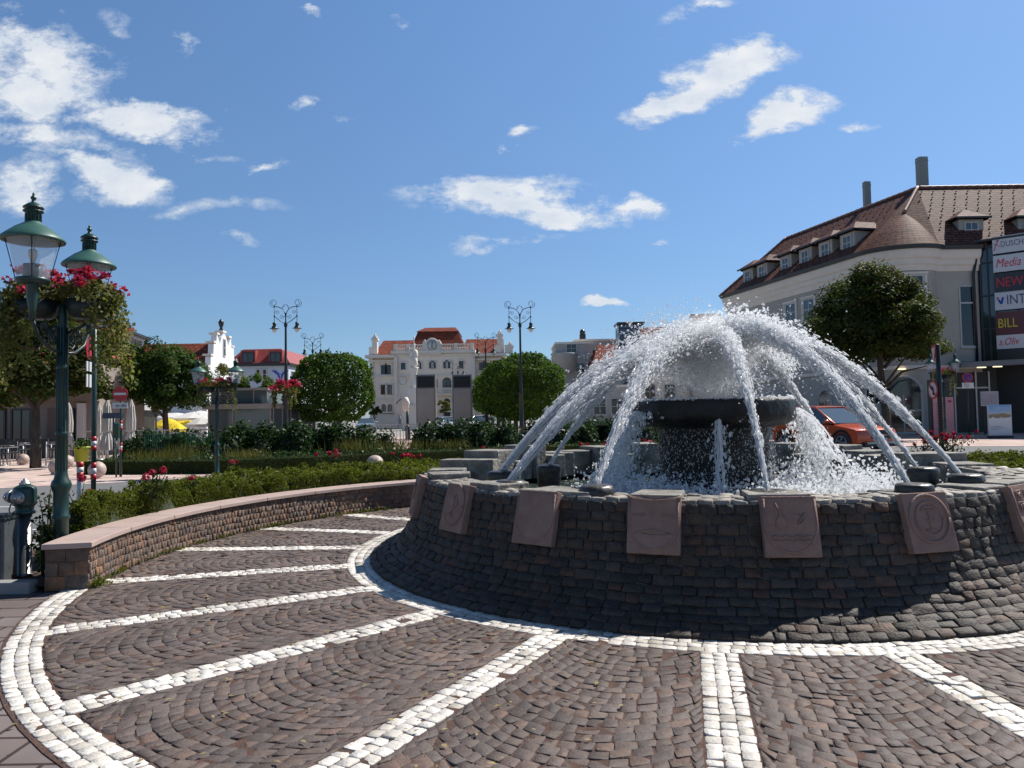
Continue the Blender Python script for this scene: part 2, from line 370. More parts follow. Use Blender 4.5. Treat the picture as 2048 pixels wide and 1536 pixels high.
M = dict(
    cobble=mat('porphyry_setts', (0, 0, 0), rough=.7, spec=.3, island=[(.118, .092, .085), (.16, .125, .111), (.136, .113, .108), (.19, .142, .12), (.152, .13, .122), (.22, .15, .122)], scale=26, bump=.3, bscale=80, mixf=.75),
    wallset=mat('wall_setts', (0, 0, 0), rough=.8, island=[(.13, .095, .08), (.22, .15, .11), (.16, .125, .105), (.34, .18, .10), (.19, .155, .135), (.28, .18, .125), (.15, .115, .10), (.25, .15, .10)], scale=16, bump=.6, bscale=60, mixf=.85),
    basinset=mat('basin_setts', (0, 0, 0), rough=.72, island=[(.046, .037, .031), (.085, .062, .046), (.064, .054, .046), (.14, .072, .045), (.095, .08, .068), (.062, .049, .04), (.11, .083, .062)], scale=14, bump=.6, bscale=55, mixf=.85),
    whiteset=mat('white_setts', (0, 0, 0), rough=.6, island=[(.56, .52, .45), (.80, .76, .69), (.95, .91, .84), (.88, .84, .78), (.98, .95, .89), (.94, .91, .86), (.72, .68, .61)], scale=14, bump=.4, bscale=60, mixf=.6),
    joint=mat('joint_sand', (.055, .032, .024), (.15, .075, .05), rough=.95, scale=14, bump=.6, bscale=90),
    mortar=mat('mortar', (.10, .09, .08), (.24, .22, .20), rough=.95, scale=3.5, bump=.5, bscale=50),
    pink=mat('pink_stone', (.50, .37, .32), (.60, .46, .40), rough=.55, scale=2.2, bump=.12, bscale=80),
    shield=mat('red_sandstone', (.30, .18, .14), (.42, .27, .215), rough=.8, scale=5, bump=.3, bscale=60),
    slab=mat('rim_stone', (.13, .118, .10), (.40, .375, .33), rough=.85, scale=7, bump=.9, bscale=22),
    wet=mat('wet_dark_stone', (.009, .008, .007), (.035, .031, .026), rough=.45, spec=.3, scale=6, bump=.8, bscale=18),
    nozzle=mat('mossy_boulder', (.02, .018, .015), (.075, .063, .047), rough=.4, scale=6, bump=.6, bscale=14),
    green=mat('green_paint', (.009, .042, .037), (.017, .06, .052), rough=.38, scale=8, spec=.5),
    greencap=mat('weathered_green_paint', (.035, .12, .10), (.06, .165, .135), rough=.45, scale=6),
    darkiron=mat('dark_iron', (.012, .022, .024), rough=.45), steel=mat('stainless_steel', (.20, .195, .19), (.26, .255, .25), rough=.38, metal=.9, scale=3, stretch=(1, 1, .2)),
    alu=mat('aluminium', (.45, .45, .45), (.6, .6, .6), rough=.45, metal=.7), black=mat('black_rubber', (.012, .012, .013), rough=.5),
    red=mat('red_paint', (.50, .018, .03), rough=.4), white=mat('white_paint', (.75, .75, .74), rough=.45), blue=mat('blue_paint', (.02, .04, .32), rough=.4),
    bark=mat('bark', (.05, .04, .03), (.13, .105, .085), rough=.9, scale=9, bump=.9, bscale=22, stretch=(1, 1, .3)),
    stem=mat('green_stem', (.05, .08, .02), rough=.7),
    lampglass=lampglass('lamp_glass'), bulb=mat('white_bulb', (.8, .78, .72), rough=.3),
    asphalt=mat('asphalt', (.145, .145, .15), (.19, .19, .193), rough=.9, scale=1.5, bump=.4, bscale=120),
    soil=mat('soil', (.05, .032, .024), (.13, .075, .055), rough=.95, scale=18, bump=.9, bscale=50),
    pane=glassmat('window_glass'), pane2=glassmat('pale_window_glass', (.10, .13, .16), .1),
    dark=mat('dark_interior', (.014, .015, .017), rough=.5), grey=mat('grey_concrete', (.30, .30, .29), (.36, .36, .35), rough=.8, scale=2),
    wframe=mat('white_frame', (.66, .66, .64), rough=.5), dframe=mat('dark_frame', (.03, .032, .035), rough=.4),
)
def leafmat(name, cols, rough=.6, transl=.3, spec=.10): return mat(name, (0, 0, 0), rough=rough, island=cols, scale=1.1, mixf=.5, transl=transl, spec=spec)
LF = dict(
    chestnut=leafmat('chestnut_leaf', [(.04, .09, .018), (.06, .12, .025), (.048, .10, .026), (.07, .11, .025), (.065, .13, .034)]),
    brownish=leafmat('browning_chestnut_leaf', [(.048, .088, .02), (.065, .11, .025), (.11, .095, .027), (.06, .105, .03), (.14, .10, .036), (.055, .10, .025), (.07, .115, .028)]),
    clipped=leafmat('maple_leaf', [(.06, .12, .022), (.085, .16, .028), (.055, .11, .024), (.105, .175, .036)], transl=.4),
    yew=mat('box_hedge_leaf', (0, 0, 0), rough=.6, island=[(.10, .135, .016), (.155, .20, .024), (.115, .155, .024), (.21, .215, .032), (.08, .11, .018), (.16, .155, .028)], scale=2.6, mixf=.9, transl=.3, spec=.1),
    box=leafmat('clipped_box_leaf', [(.035, .055, .012), (.05, .08, .014), (.04, .065, .016)], transl=.15),
    ivy=leafmat('broad_leaf', [(.02, .05, .016), (.03, .07, .02), (.025, .06, .024), (.045, .09, .026)], rough=.4),
    trail=leafmat('trailing_leaf', [(.15, .17, .045), (.22, .22, .075), (.10, .13, .035), (.27, .25, .11), (.13, .15, .05)], transl=.38),
    rose=leafmat('rose_leaf', [(.03, .055, .016), (.05, .075, .022), (.06, .055, .025)]),
    grass=leafmat('dry_grass', [(.16, .15, .05), (.10, .13, .035), (.22, .19, .08), (.07, .11, .03)], transl=.3),
    pinkfl=leafmat('geranium_petal', [(.55, .025, .12), (.72, .06, .20), (.42, .015, .06), (.70, .12, .26), (.6, .03, .10)], transl=.3),
    redfl=leafmat('rose_petal', [(.55, .02, .08), (.68, .05, .15), (.42, .012, .05), (.75, .10, .2)], transl=.3),
    litter=leafmat('fallen_leaf', [(.42, .34, .14), (.5, .45, .25), (.30, .17, .08), (.55, .5, .3)], transl=.2),
)

ALB = 1.0
# ------------------------------------------------------------------ ground, road and paving
RC = np.array([2.18, 8.62]); R_RING_OUT, R_RING_IN = 4.01, 3.765        # white ring round the fountain
OC = np.array([1.79, 7.98]); R_OUT = 5.76                             # outer white ring and low wall
FC = np.array([2.18, 8.62]); R_RIM, H_RIM = 3.21, 0.83               # fountain basin
def pol(c, r, th): return np.array([c[0] + r * math.sin(th), c[1] + r * math.cos(th)])
def ray_circle(o, th, c, r):
    """distance from o along bearing th to the circle (c, r)"""
    d = np.array([math.sin(th), math.cos(th)]); q = o - c; b = q @ d
    return -b + math.sqrt(b * b - (q @ q - r * r))
def sheet(name, pts, z, m):
    b = MB(); b.add([(p[0], p[1], z) for p in pts], [tuple(range(len(pts)))]); return struct(b.build(name, m))

sheet('ground', [(-900, -300), (900, -300), (900, 1500), (-900, 1500)], -0.03, mat('far_ground', (.22, .21, .19), (.30, .285, .26), rough=.95, scale=.4))
sheet('road', [(-40, 3), (60, 3), (60, 46), (-40, 46)], -0.008, M['asphalt'])
M['slabs'] = brickmat('grey_slabs', (.17, .135, .13), (.20, .17, .165), (.06, .045, .04), .42, .28, rough=.75, ms=.012, bump=.4, axis='XY')
sheet('slab_pavement', [(-9, -4), (9, -4), (9, 5.0), (-3.9, 6.75), (-9, 6.75)], -0.004, M['slabs'])
M['pinkpave'] = brickmat('pink_pavers', (.48, .365, .32), (.56, .44, .39), (.34, .26, .23), 1.2, .6, rough=.7, ms=.012, bump=.2, axis='XY')
sheet('pink_pavement', [(-40, 17.5), (-12, 17.6), (-9.3, 19.1), (-8.1, 20.2), (-5, 21.8), (-2, 22.8), (2, 24), (8, 27), (8, 60), (-40, 60)], -0.002, M['pinkpave'])
sheet('forecourt_pavement', [(12, 31), (60, 20), (60, 75), (20, 75), (12, 45)], -0.002, M['pinkpave'])
b = MB(); 
for (x0, y0, x1, y1) in ((-14, 11.2, -6.0, 10.6), (-14, 9.6, -7.0, 9.3), (-13, 14.2, -9, 13.6)):
    d = Vector((x1 - x0, y1 - y0, 0)).normalized(); n = Vector((-d.y, d.x, 0)) * .05
    b.add([(x0 - n.x, y0 - n.y, -.003), (x1 - n.x, y1 - n.y, -.003), (x1 + n.x, y1 + n.y, -.003), (x0 + n.x, y0 + n.y, -.003)], [(0, 1, 2, 3)])
struct(b.build('road_marking', M['white']))
b = MB(); b.lathe([(6.005, -.02), (6.005, .001), (0, .001)], 96, (OC[0], OC[1], 0), smooth=False); struct(b.build('plaza_ground', M['joint']))

UP = np.array([0, 0, 1.0])
def ground_stones(name, quads, m, **k):
    q = np.zeros((len(quads), 4, 3)); q[:, :, :2] = np.array(quads)
    return struct(stones(name, q, np.tile(UP, (len(quads), 1)), m, **k))
def ring_rows(c, r0, rows, w, ln, a0, a1):
    qs = []
    for k in range(rows):
        ra, rb = r0 + k * w, r0 + (k + 1) * w; n = max(3, int((a1 - a0) * (ra + rb) / 2 / ln)); ph = random.random()
        e = [a0 + (a1 - a0) * (i + ph + random.uniform(-.13, .13)) / n for i in range(-1, n + 1)]
        for i in range(len(e) - 1):
            if e[i + 1] < a0 or e[i] > a1: continue
            qs.append([pol(c, ra, e[i]), pol(c, ra, e[i + 1]), pol(c, rb, e[i + 1]), pol(c, rb, e[i])])
    return qs
BANDS = [R(-166.8 + 360 / 23 * i) for i in range(23)]
NB = len(BANDS)
BW = 0.116
ground_stones('white_cobble_ring', ring_rows(RC, R_RING_IN, 3, (R_RING_OUT - R_RING_IN) / 3, .085, -math.pi, math.pi), M['whiteset'], raise_=.006, inset=.05, cut=.12, jit=.0025, tilt=.010)
outer = ring_rows(OC, R_OUT, 3, .074, .08, R(-255), R(-101.6))
ground_stones('white_cobble_border', outer, M['whiteset'], raise_=.006, inset=.05, cut=.12, jit=.003, tilt=.010)
bq = []
for th in BANDS:
    r1 = ray_circle(RC, th, OC, R_OUT); d = np.array([math.sin(th), math.cos(th)]); n = np.array([d[1], -d[0]])
    for k in range(3):
        a, bb = -BW + k * BW * 2 / 3, -BW + (k + 1) * BW * 2 / 3; r = R_RING_OUT + random.uniform(-.05, 0) + .01
        while r < r1 - .02:
            ln = random.uniform(.068, .095)
            if random.random() > .006: bq.append([RC + d * r + n * a, RC + d * (r + ln) + n * a, RC + d * (r + ln) + n * bb, RC + d * r + n * bb])
            r += ln
ground_stones('white_cobble_spoke', bq, M['whiteset'], raise_=.006, inset=.05, cut=.12, jit=.003, tilt=.010)

# fans of dark setts between the spokes
fq = []
for bi in range(NB):
    t0 = BANDS[bi]; t1 = BANDS[(bi + 1) % NB] + (2 * math.pi if bi == NB - 1 else 0)
    
    tm = (t0 + t1) / 2; half = (t1 - t0) / 2; d = np.array([math.sin(tm), math.cos(tm)]); n = np.array([d[1], -d[0]])
    rmax = ray_circle(RC, tm, OC, R_OUT); nc = 1
    def edge(r, u):   # point across the sector at fan coordinate u (0..nc) for course radius r
        w = 2 * (r * math.tan(half) - BW / math.cos(half)); f = u - math.floor(u) if u < nc else 1.0
        cw = w / nc; sag = cw * (.30) * (1 - (2 * f - 1) ** 2)
        lat = -w / 2 + u * cw
        return RC + d * (r + sag - .18) + n * lat
    r = R_RING_OUT - .35; 
    while r < rmax + .3:
        pitch = random.uniform(.074, .088)
        w = 2 * (r * math.tan(half) - BW / math.cos(half)); cw = w / nc
        for c in range(nc):
            nst = max(4, int(round(cw * 1.08 / .084))); cuts = np.linspace(0, 1, nst + 1)
            cuts[1:-1] += rng.uniform(-.22, .22, nst - 1) / nst
            for i in range(nst):
                ua, ub = c + cuts[i], c + min(cuts[i + 1], .9999)
                p = [edge(r, ua), edge(r, ub), edge(r + pitch, ub), edge(r + pitch, ua)]
                # head joints follow the radius of the arc
                f = (ua + ub) / 2 - c; lean = (f - .5) * .05
                p[2] = p[2] + n * lean; p[3] = p[3] + n * lean
                p = np.array(p); rr = np.hypot(*(p - RC).T)
                for j in range(4):
                    if rr[j] < R_RING_OUT + .01: p[j] = RC + (p[j] - RC) / rr[j] * (R_RING_OUT + .01)
                ro = np.hypot(*(p - OC).T)
                for j in range(4):
                    if ro[j] > R_OUT - .01: p[j] = OC + (p[j] - OC) / ro[j] * (R_OUT - .01)
                    q = (p[j] - RC); la, lo = q @ n, q @ d; lim = lo * math.tan(half) - BW / math.cos(half) - .006
                    if abs(la) > lim: p[j] = p[j] - n * (abs(la) - lim) * np.sign(la)
                A = abs(np.cross(p[2] - p[0], p[3] - p[1])) / 2
                if A > .0022: fq.append(p)
        r += pitch
ground_stones('plaza_paving', fq, M['cobble'], raise_=.0055, inset=.05, cut=.09, jit=.004, tilt=.016)

# leaf litter, little weeds
lp = []
for i in range(420):
    a = rng.uniform(-math.pi, math.pi); p = pol(RC, rng.uniform(4.05, 5.8), a) if i > 140 else np.array([rng.uniform(-3.2, .6), rng.uniform(3.2, 6.2)])
    lp.append((p[0], p[1], .019))
struct(leaves('fallen_leaves', lp, rng.uniform(.018, .055, len(lp)), LF['litter'], bias=UP, bw=.9, aspect=.45), 'stuff')
wp = []
for i in range(46):
    a = R(rng.uniform(-102, -38)); 
    for j in range(int(rng.integers(4, 26))): 
        q = pol(OC, R_OUT - abs(rng.normal(0, .025)) - .01, a + rng.normal(0, .012)); wp.append((q[0], q[1], .015 + abs(rng.normal(0, .02))))
for j in range(220):
    q = pol(OC, R_OUT - .05, R(-101)) + rng.normal(0, .045, 2); wp.append((q[0], q[1], abs(rng.normal(.02, .035)) + .01))
struct(leaves('weeds', wp, .035, LF['yew'], bias=UP, bw=.4, aspect=.4), 'stuff')

# ------------------------------------------------------------------ fountain
fountain = T('fountain', 'big round brick fountain with black stone bowl and sandstone shields', 'fountain', (FC[0], FC[1], 0))
FO = (FC[0], FC[1], 0)
PROF = [(0, .83), (.08, .62), (.18, .43), (.33, .27), (.58, .125), (1.0, .018)]
def surf(th, s):
    """s = 0 at the rim, 1 at the white ring; smooth flare"""
    D = ray_circle(FC, th, RC, R_RING_IN + .005) - R_RIM
    # arc length parametrisation of the profile
    pts = [(q * D, z) for q, z in PROF]; ls = [0]
    for i in range(1, len(pts)): ls.append(ls[-1] + math.hypot(pts[i][0] - pts[i - 1][0], pts[i][1] - pts[i - 1][1]))
    t = s * ls[-1]
    for i in range(1, len(pts)):
        if t <= ls[i] + 1e-9:
            k = (t - ls[i - 1]) / (ls[i] - ls[i - 1]); q = pts[i - 1][0] * (1 - k) + pts[i][0] * k; z = pts[i - 1][1] * (1 - k) + pts[i][1] * k
            nx, nz = -(pts[i][1] - pts[i - 1][1]), (pts[i][0] - pts[i - 1][0]); l = math.hypot(nx, nz)
            break
    d = (math.sin(th), math.cos(th)); r = R_RIM + q
    return np.array([FC[0] + d[0] * r, FC[1] + d[1] * r, z]), np.array([d[0] * nx / l, d[1] * nx / l, nz / l])
# mortar bed
V = []; nth, ns = 120, 14
for i in range(nth):
    th = 2 * math.pi * i / nth
    for j in range(ns + 1):
        p, n = surf(th, j / ns); p = p - n * .012; V.append(p - np.array(FO))
idx = []
for i in range(nth):
    for j in range(ns):
        k = (i + 1) % nth; idx += [i * (ns + 1) + j, i * (ns + 1) + j + 1, k * (ns + 1) + j + 1, k * (ns + 1) + j]
npmesh('basin_mortar', np.array(V), [4] * (len(idx) // 4), idx, M['mortar'], fountain, smooth=True)
CQ = []; CN = []
rows = 14
for k in range(rows):
    s0, s1 = k / rows, (k + 1) / rows
    n = int(2 * math.pi * (R_RIM + .12) / random.uniform(.105, .15)); ph = random.random()
    e = [2 * math.pi * (i + ph + random.uniform(-.2, .2)) / n for i in range(n)]; e.append(e[0] + 2 * math.pi)
    for i in range(n):
        if math.cos((e[i] + e[i + 1]) / 2 - R(14)) > .75: continue
        a, na = surf(e[i], s0); b_, nb = surf(e[i + 1], s0); c, nc_ = surf(e[i + 1], s1); d, nd = surf(e[i], s1)
        CQ.append([a, b_, c, d]); nn = na + nc_; CN.append(nn / np.linalg.norm(nn))
stones('basin_setts', CQ, CN, M['basinset'], fountain, raise_=.008, inset=.05, cut=.09, jit=.005, tilt=.035, off=FO)
# rim of radial stone blocks, stepping up towards the back
edges = []; a = 0.0
while a < 2 * math.pi - .08:
    w = random.uniform(.085, .17); edges.append(a); a += w
edges.append(2 * math.pi)
SHIELD_PX = [(843, 990, 'shield'), (920, 1015, 'oval'), (1078, 1030, 'plain'), (1308, 1045, 'scallop'), (1577, 1045, 'drop'), (1847, 1040, 'circle'), (2040, 1030, 'dated')]
def rim_theta(px):
    best = None
    for i in range(900):
        th = R(70 + i * .25); p = np.array([FC[0] + (R_RIM + .03) * math.sin(th), FC[1] + (R_RIM + .03) * math.cos(th)])
        q = proj_x((p[0], p[1], .66)); e = abs(q - px) + (0 if (p - FC) @ (-p) > 0 else 500)
        if best is None or e < best[0]: best = (e, th)
    return best[1]
SH_TH = [R(257), rim_theta(920), rim_theta(1078), rim_theta(1308), rim_theta(1577), rim_theta(1847), rim_theta(2040)]
for i in range(len(edges) - 1):
    a0, a1 = edges[i], edges[i + 1]; am = (a0 + a1) / 2
    back = max(0.0, math.cos(am - R(8)))                              # 1 at the back
    side = max(0.0, math.cos(am - R(-75)))
    top = H_RIM + .015 + (.10 * (back > .05)) * (1 if i % 3 else .45) + .09 * back * (i % 2) + (.06 if side > .8 and i % 2 else 0)
    rin = 2.80 - (.34 * random.random() * (1 if back > .1 else .2)); rout = R_RIM - .02 - random.random() * .03 * (back > .05) - (.03 if back < .05 else -.03)
    if min(abs(((am - t + math.pi) % (2 * math.pi)) - math.pi) for t in SH_TH) < .085: top = max(top, H_RIM + .055)
    mb = MB(); pts = []
    for r, aa in ((rin, a0 + .004), (rin, a1 - .004), (rout, a1 - .004), (rout, am), (rout, a0 + .004)): pts.append((r * math.sin(aa), r * math.cos(aa)))
    mb.prism(pts, .50 if back < .05 else .62, top + random.uniform(-.02, .02)); mb.build('rim_block', M['slab'], fountain, bevel=.012)
mb = MB(); mb.lathe([(2.86, .3), (2.86, .82), (3.12, .82)], 72, smooth=False, caps=False); mb.build('basin_lining', M['wet'], fountain)
# setts laid in the low front rim between the blocks
CQ = []
for k in range(4):
    ra, rb = 2.80 + k * .10, 2.90 + k * .10; n = int(2 * math.pi * ra / .115)
    for i in range(n):
        a0, a1 = 2 * math.pi * (i + .5 * (k % 2)) / n, 2 * math.pi * (i + 1 + .5 * (k % 2)) / n
        if math.cos(a0 - R(8)) > .05: continue
        CQ.append([np.append(pol(FC, ra, a0), H_RIM + .008), np.append(pol(FC, ra, a1), H_RIM + .008), np.append(pol(FC, rb, a1), H_RIM + .008), np.append(pol(FC, rb, a0), H_RIM + .008)])
stones('rim_setts', CQ, np.tile(UP, (len(CQ), 1)), mat('rim_setts', (0, 0, 0), rough=.75, island=[(.20, .18, .155), (.30, .275, .24), (.25, .23, .205), (.36, .335, .30)], scale=14, bump=.5, bscale=60), fountain, raise_=.02, inset=.1, off=FO)
# column and bowl
CW_ = P(1424, 822, 8.55); BCX, BCY = CW_.x, CW_.y; CC = Vector((BCX - FC[0], BCY - FC[1], 0))
def rough_lathe(prof, n, amp, c, freq=3.0, seed=0):
    mb = MB(); mb.lathe(prof, n, c)
    mb.v = [tuple(Vector(p) + (Vector((p[0] - c[0], p[1] - c[1], 0)).normalized() if math.hypot(p[0] - c[0], p[1] - c[1]) > .05 else Vector((0, 0, 1))) * amp * (mnoise.fractal(Vector(p) * freq + Vector((seed, 0, 0)), 1.0, 2.0, 4))) for p in mb.v]
    return mb
def fine(prof, st=.03):
    o = [prof[0]]
    for a, b in zip(prof, prof[1:]):
        n = max(1, int(math.hypot(b[0] - a[0], b[1] - a[1]) / st)); o += [(a[0] + (b[0] - a[0]) * (i + 1) / n, a[1] + (b[1] - a[1]) * (i + 1) / n) for i in range(n)]
    return o
rough_lathe(fine([(.68, .2), (.62, .55), (.60, .9), (.60, 1.25), (.62, 1.42)]), 96, .035, CC, 4).build('column', M['wet'], fountain)
rough_lathe(fine([(.45, 1.33), (.64, 1.33), (.80, 1.36), (.885, 1.41), (.905, 1.46), (.905, 1.60), (.895, 1.63), (.86, 1.645), (.80, 1.61), (.0, 1.58)]), 128, .02, CC, 3.5, 4).build('bowl', M['wet'], fountain)
# boulders that carry the jets
NOZ = [((1003, 942), .93, 56), ((1020, 960), .92, 64), ((1098, 930), .98, 44), ((1192, 970), .93, 68), ((1536, 980), .90, 94),
       ((1680, 918), .96, 54), ((1828, 967), .93, 72), ((1846, 934), .99, 60), ((1934, 948), .95, 66)]
NOZ_TOP = []
for (pp, zt, w) in NOZ:
    p = GP(*pp, z=zt); NOZ_TOP.append(p.copy()); p = p - Vector(FO); r = w / 2 / F * (p.y + FO[1])
    prof = [(r * .9, .45 - p.z), (r * 1.0, -.12), (r * 1.02, -.045), (r * .95, -.012), (r * .8, .0), (r * .4, .004), (0, .0)]
    rough_lathe(fine(prof, .02), 32, .022, p, 3, random.random() * 9).build('nozzle_boulder', M['nozzle'], fountain)
# carved shields
def shield(th, kind):
    t = bpy.data.objects.new('shield', None)
    p0, _ = surf(th, .0); p1, _ = surf(th, .42)
    d = Vector((math.sin(th), math.cos(th), 0)); up = Vector(p0 - p1).normalized(); side = d.cross(Vector((0, 0, 1))) * -1; nrm = side.cross(up).normalized()
    if nrm.dot(d) < 0: nrm = -nrm
    W2, Hh = .195, .43
    org = Vector(p0) - Vector(FO) + up * .05 + nrm * .028
    m4 = Matrix((side, nrm, up)).transposed().to_4x4(); m4.translation = org
    mb = MB(); mb.M = m4
    top = [(-W2, 0), (W2, 0)]
    if kind in ('scallop',): top = [(-W2, 0), (-W2 + .06, -.012), (0, -.03), (W2 - .06, -.012), (W2, 0)]
    poly = [(-W2, -Hh)] + top + [(W2, -Hh)]
    mb.add([(x, -.05, z) for x, z in poly] + [(x, .022, z) for x, z in poly], [tuple(range(len(poly))), tuple(range(2 * len(poly) - 1, len(poly) - 1, -1))] + [(i, len(poly) + i, len(poly) + (i + 1) % len(poly), (i + 1) % len(poly)) for i in range(len(poly))])
    o = mb.build('shield', M['shield'], fountain, bevel=.006)
    r = MB(); r.M = m4
    def relief(pts, w=.008, y=.022, closed=False):
        pp = [(x, y, z) for x, z in pts] + ([(pts[0][0], y, pts[0][1])] if closed else []); r.tube(pp, w * 1.35, 6)
    def plate(pts, h=.014):
        q = [(x, .018, z) for x, z in pts]; r.slab(q, (0, h, 0))
    U = [(-.178 * math.cos(a) , -.20 - .20 * math.sin(a)) for a in np.linspace(0, math.pi, 17)]
    circ = lambda cx, cz, rx, rz, n=28: [(cx + rx * math.cos(a), cz + rz * math.sin(a)) for a in np.linspace(0, 2 * math.pi, n, endpoint=False)]
    if kind == 'circle':
        relief(circ(0, -.19, .165, .172), .010, closed=True); relief(circ(0, -.19, .115, .12), .008, closed=True)
        relief([(0, -.12), (0, -.27)], .007); relief([(-.06, -.13), (-.03, -.105), (.03, -.105), (.06, -.13)], .007); relief([(-.06, -.13), (.06, -.13)], .006)
        relief([(-.05, -.27), (.05, -.27)], .006); relief([(-.03, -.2), (.03, -.2)], .005)
    elif kind == 'oval':
        plate(circ(0, -.19, .15, .175)); relief(circ(0, -.19, .155, .18), .010, .026, True); relief([(-.06, -.12), (.02, -.10), (.07, -.18), (0, -.24), (-.07, -.28)], .006, .034); relief([(0, -.10), (0, -.30)], .005, .034)
    else:
        plate([(-.178, -.02)] + U + [(.178, -.02)], .010); relief([(-.178, -.02)] + U + [(.178, -.02)], .008, .024)
        if kind == 'drop':
            plate([(-.07 + .035 * math.cos(a), -.19 + .045 * math.sin(a) + (.05 if abs(a - math.pi / 2) < .2 else 0)) for a in np.linspace(0, 2 * math.pi, 16, endpoint=False)], .018)
            relief([(-.07, -.12), (-.10, -.05)], .005, .03); relief([(.06, -.13), (.09, -.17), (.05, -.2), (.10, -.12)], .005, .03)
            for z in (-.29, -.32): relief([(-.14 + .28 * i / 14, z + .007 * math.sin(i * 1.6)) for i in range(15)], .005, .03)
        if kind == 'scallop':
            relief([(-.15, -.15), (-.06, -.15)], .005, .03); relief([(.06, -.15), (.15, -.15)], .005, .03); relief([(-.13, -.28), (0, -.255), (.13, -.28), (0, -.30), (-.13, -.28)], .006, .03)
            relief([(-.195, -.012), (-.15, -.03), (0, -.045), (.15, -.03), (.195, -.012)], .009, .024)
        if kind == 'dated':
            for (x0, z0) in ((-.09, -.08), (-.09, -.17), (.05, -.08), (.05, -.17)): relief([(x0 - .05, z0 - .035), (x0 + .05, z0 - .035), (x0 + .05, z0 + .035), (x0 - .05, z0 + .035)], .004, .03, True)
            relief([(-.12, -.06), (-.06, -.10)], .006, .03); relief([(-.12, -.10), (-.06, -.06)], .006, .03)
            relief([(-.11, -.15), (-.11, -.195)], .006, .03); relief([(-.05, -.15), (-.08, -.152), (-.08, -.17), (-.055, -.172), (-.055, -.193), (-.085, -.195)], .006, .03)
        if kind == 'shield': relief([(-.10, -.10), (.10, -.25)], .007, .03); relief([(.10, -.10), (-.10, -.25)], .007, .03)
    r.build('relief', M['shield'], o)
for th, s in zip(SH_TH, SHIELD_PX): shield(th, s[2])
# water in the basin
mw = bpy.data.materials.new('pool_water'); mw.use_nodes = True; tt = mw.node_tree; bb = tt.nodes['Principled BSDF']
bb.inputs['Base Color'].default_value = (.035, .05, .042, 1); bb.inputs['Roughness'].default_value = .12; bb.inputs['IOR'].default_value = 1.33; bb.inputs['Specular IOR Level'].default_value = .35
wv = tt.nodes.new('ShaderNodeTexNoise'); wv.inputs['Scale'].default_value = 9; wv.inputs['Detail'].default_value = 5; tcn = tt.nodes.new('ShaderNodeTexCoord'); L(tcn.outputs['Object'], wv.inputs['Vector'], tt)
bp = tt.nodes.new('ShaderNodeBump'); bp.inputs['Strength'].default_value = 1.0; bp.inputs['Distance'].default_value = .12; L(wv.outputs['Fac'], bp.inputs['Height'], tt); L(bp.outputs[0], bb.inputs['Normal'], tt)
b = MB(); b.lathe([(2.86, .56), (0, .56)], 64, (FC[0], FC[1], 0), smooth=False); b.f = b.f[:64]; struct(b.build('water', mw))

# ------------------------------------------------------------------ low wall with pink coping
wall = T('low_wall', 'curved low wall of brown setts with pale pink stone coping', 'wall', (OC[0], OC[1], 0))
WO = (OC[0], OC[1], 0); WA0, WA1, WT, WH = R(-102), R(100), .36, .375
angs = np.linspace(WA0, WA1, 90)
arc = [(R_OUT * math.sin(a), R_OUT * math.cos(a)) for a in angs]
mb = MB(); mb.sweep(arc, [(-.006, 0), (-.006, WH), (-WT, WH), (-WT, 0)]); mb.build('wall_core', M['mortar'], wall)
CQ = []; CN = []
for k in range(5):
    z0, z1 = .005 + k * .076, .005 + (k + 1) * .076; n = int((WA1 - WA0) * R_OUT / .066)
    for i in range(n):
        a0 = WA0 + (WA1 - WA0) * (i + .5 * (k % 2)) / n; a1 = WA0 + (WA1 - WA0) * min(n, (i + 1 + .5 * (k % 2))) / n
        if a1 - a0 < .004: continue
        z0j, z1j = z0 + random.uniform(-.004, .004), z1 + random.uniform(-.004, .004)
        CQ.append([np.append(pol(OC, R_OUT, a0), z0j), np.append(pol(OC, R_OUT, a1), z0j), np.append(pol(OC, R_OUT, a1), z1j), np.append(pol(OC, R_OUT, a0), z1j)])
        am = (a0 + a1) / 2; CN.append([-math.sin(am), -math.cos(am), 0])
tng = np.array([-math.cos(WA0), math.sin(WA0), 0])     # end face
for k in range(3):
    z0, z1 = .005 + k * .126, .005 + (k + 1) * .126; xs = [0, .12, .25, WT] if k % 2 else [0, .19, WT]
    for x0, x1 in zip(xs, xs[1:]):
        q = [np.append(pol(OC, R_OUT + x0, WA0), z0), np.append(pol(OC, R_OUT + x1, WA0), z0), np.append(pol(OC, R_OUT + x1, WA0), z1), np.append(pol(OC, R_OUT + x0, WA0), z1)]
        CQ.append(q); CN.append(tng)
stones('wall_setts', CQ, CN, M['wallset'], wall, raise_=.006, inset=.03, cut=.06, jit=.0035, tilt=.03, off=WO)
# coping in lengths
n = 22
for i in range(n):
    a0, a1 = WA0 - R(.35) if i == 0 else WA0 + (WA1 - WA0) * i / n + .0008, WA0 + (WA1 - WA0) * (i + 1) / n - .0008
    sub = [((R_OUT) * math.sin(a), (R_OUT) * math.cos(a)) for a in np.linspace(a0, a1, 8)]
    mb = MB(); mb.sweep(sub, [(.035, WH + .002), (.035, WH + .05), (-WT - .02, WH + .05), (-WT - .02, WH + .002)]); mb.build('coping', M['pink'], wall, bevel=.006)
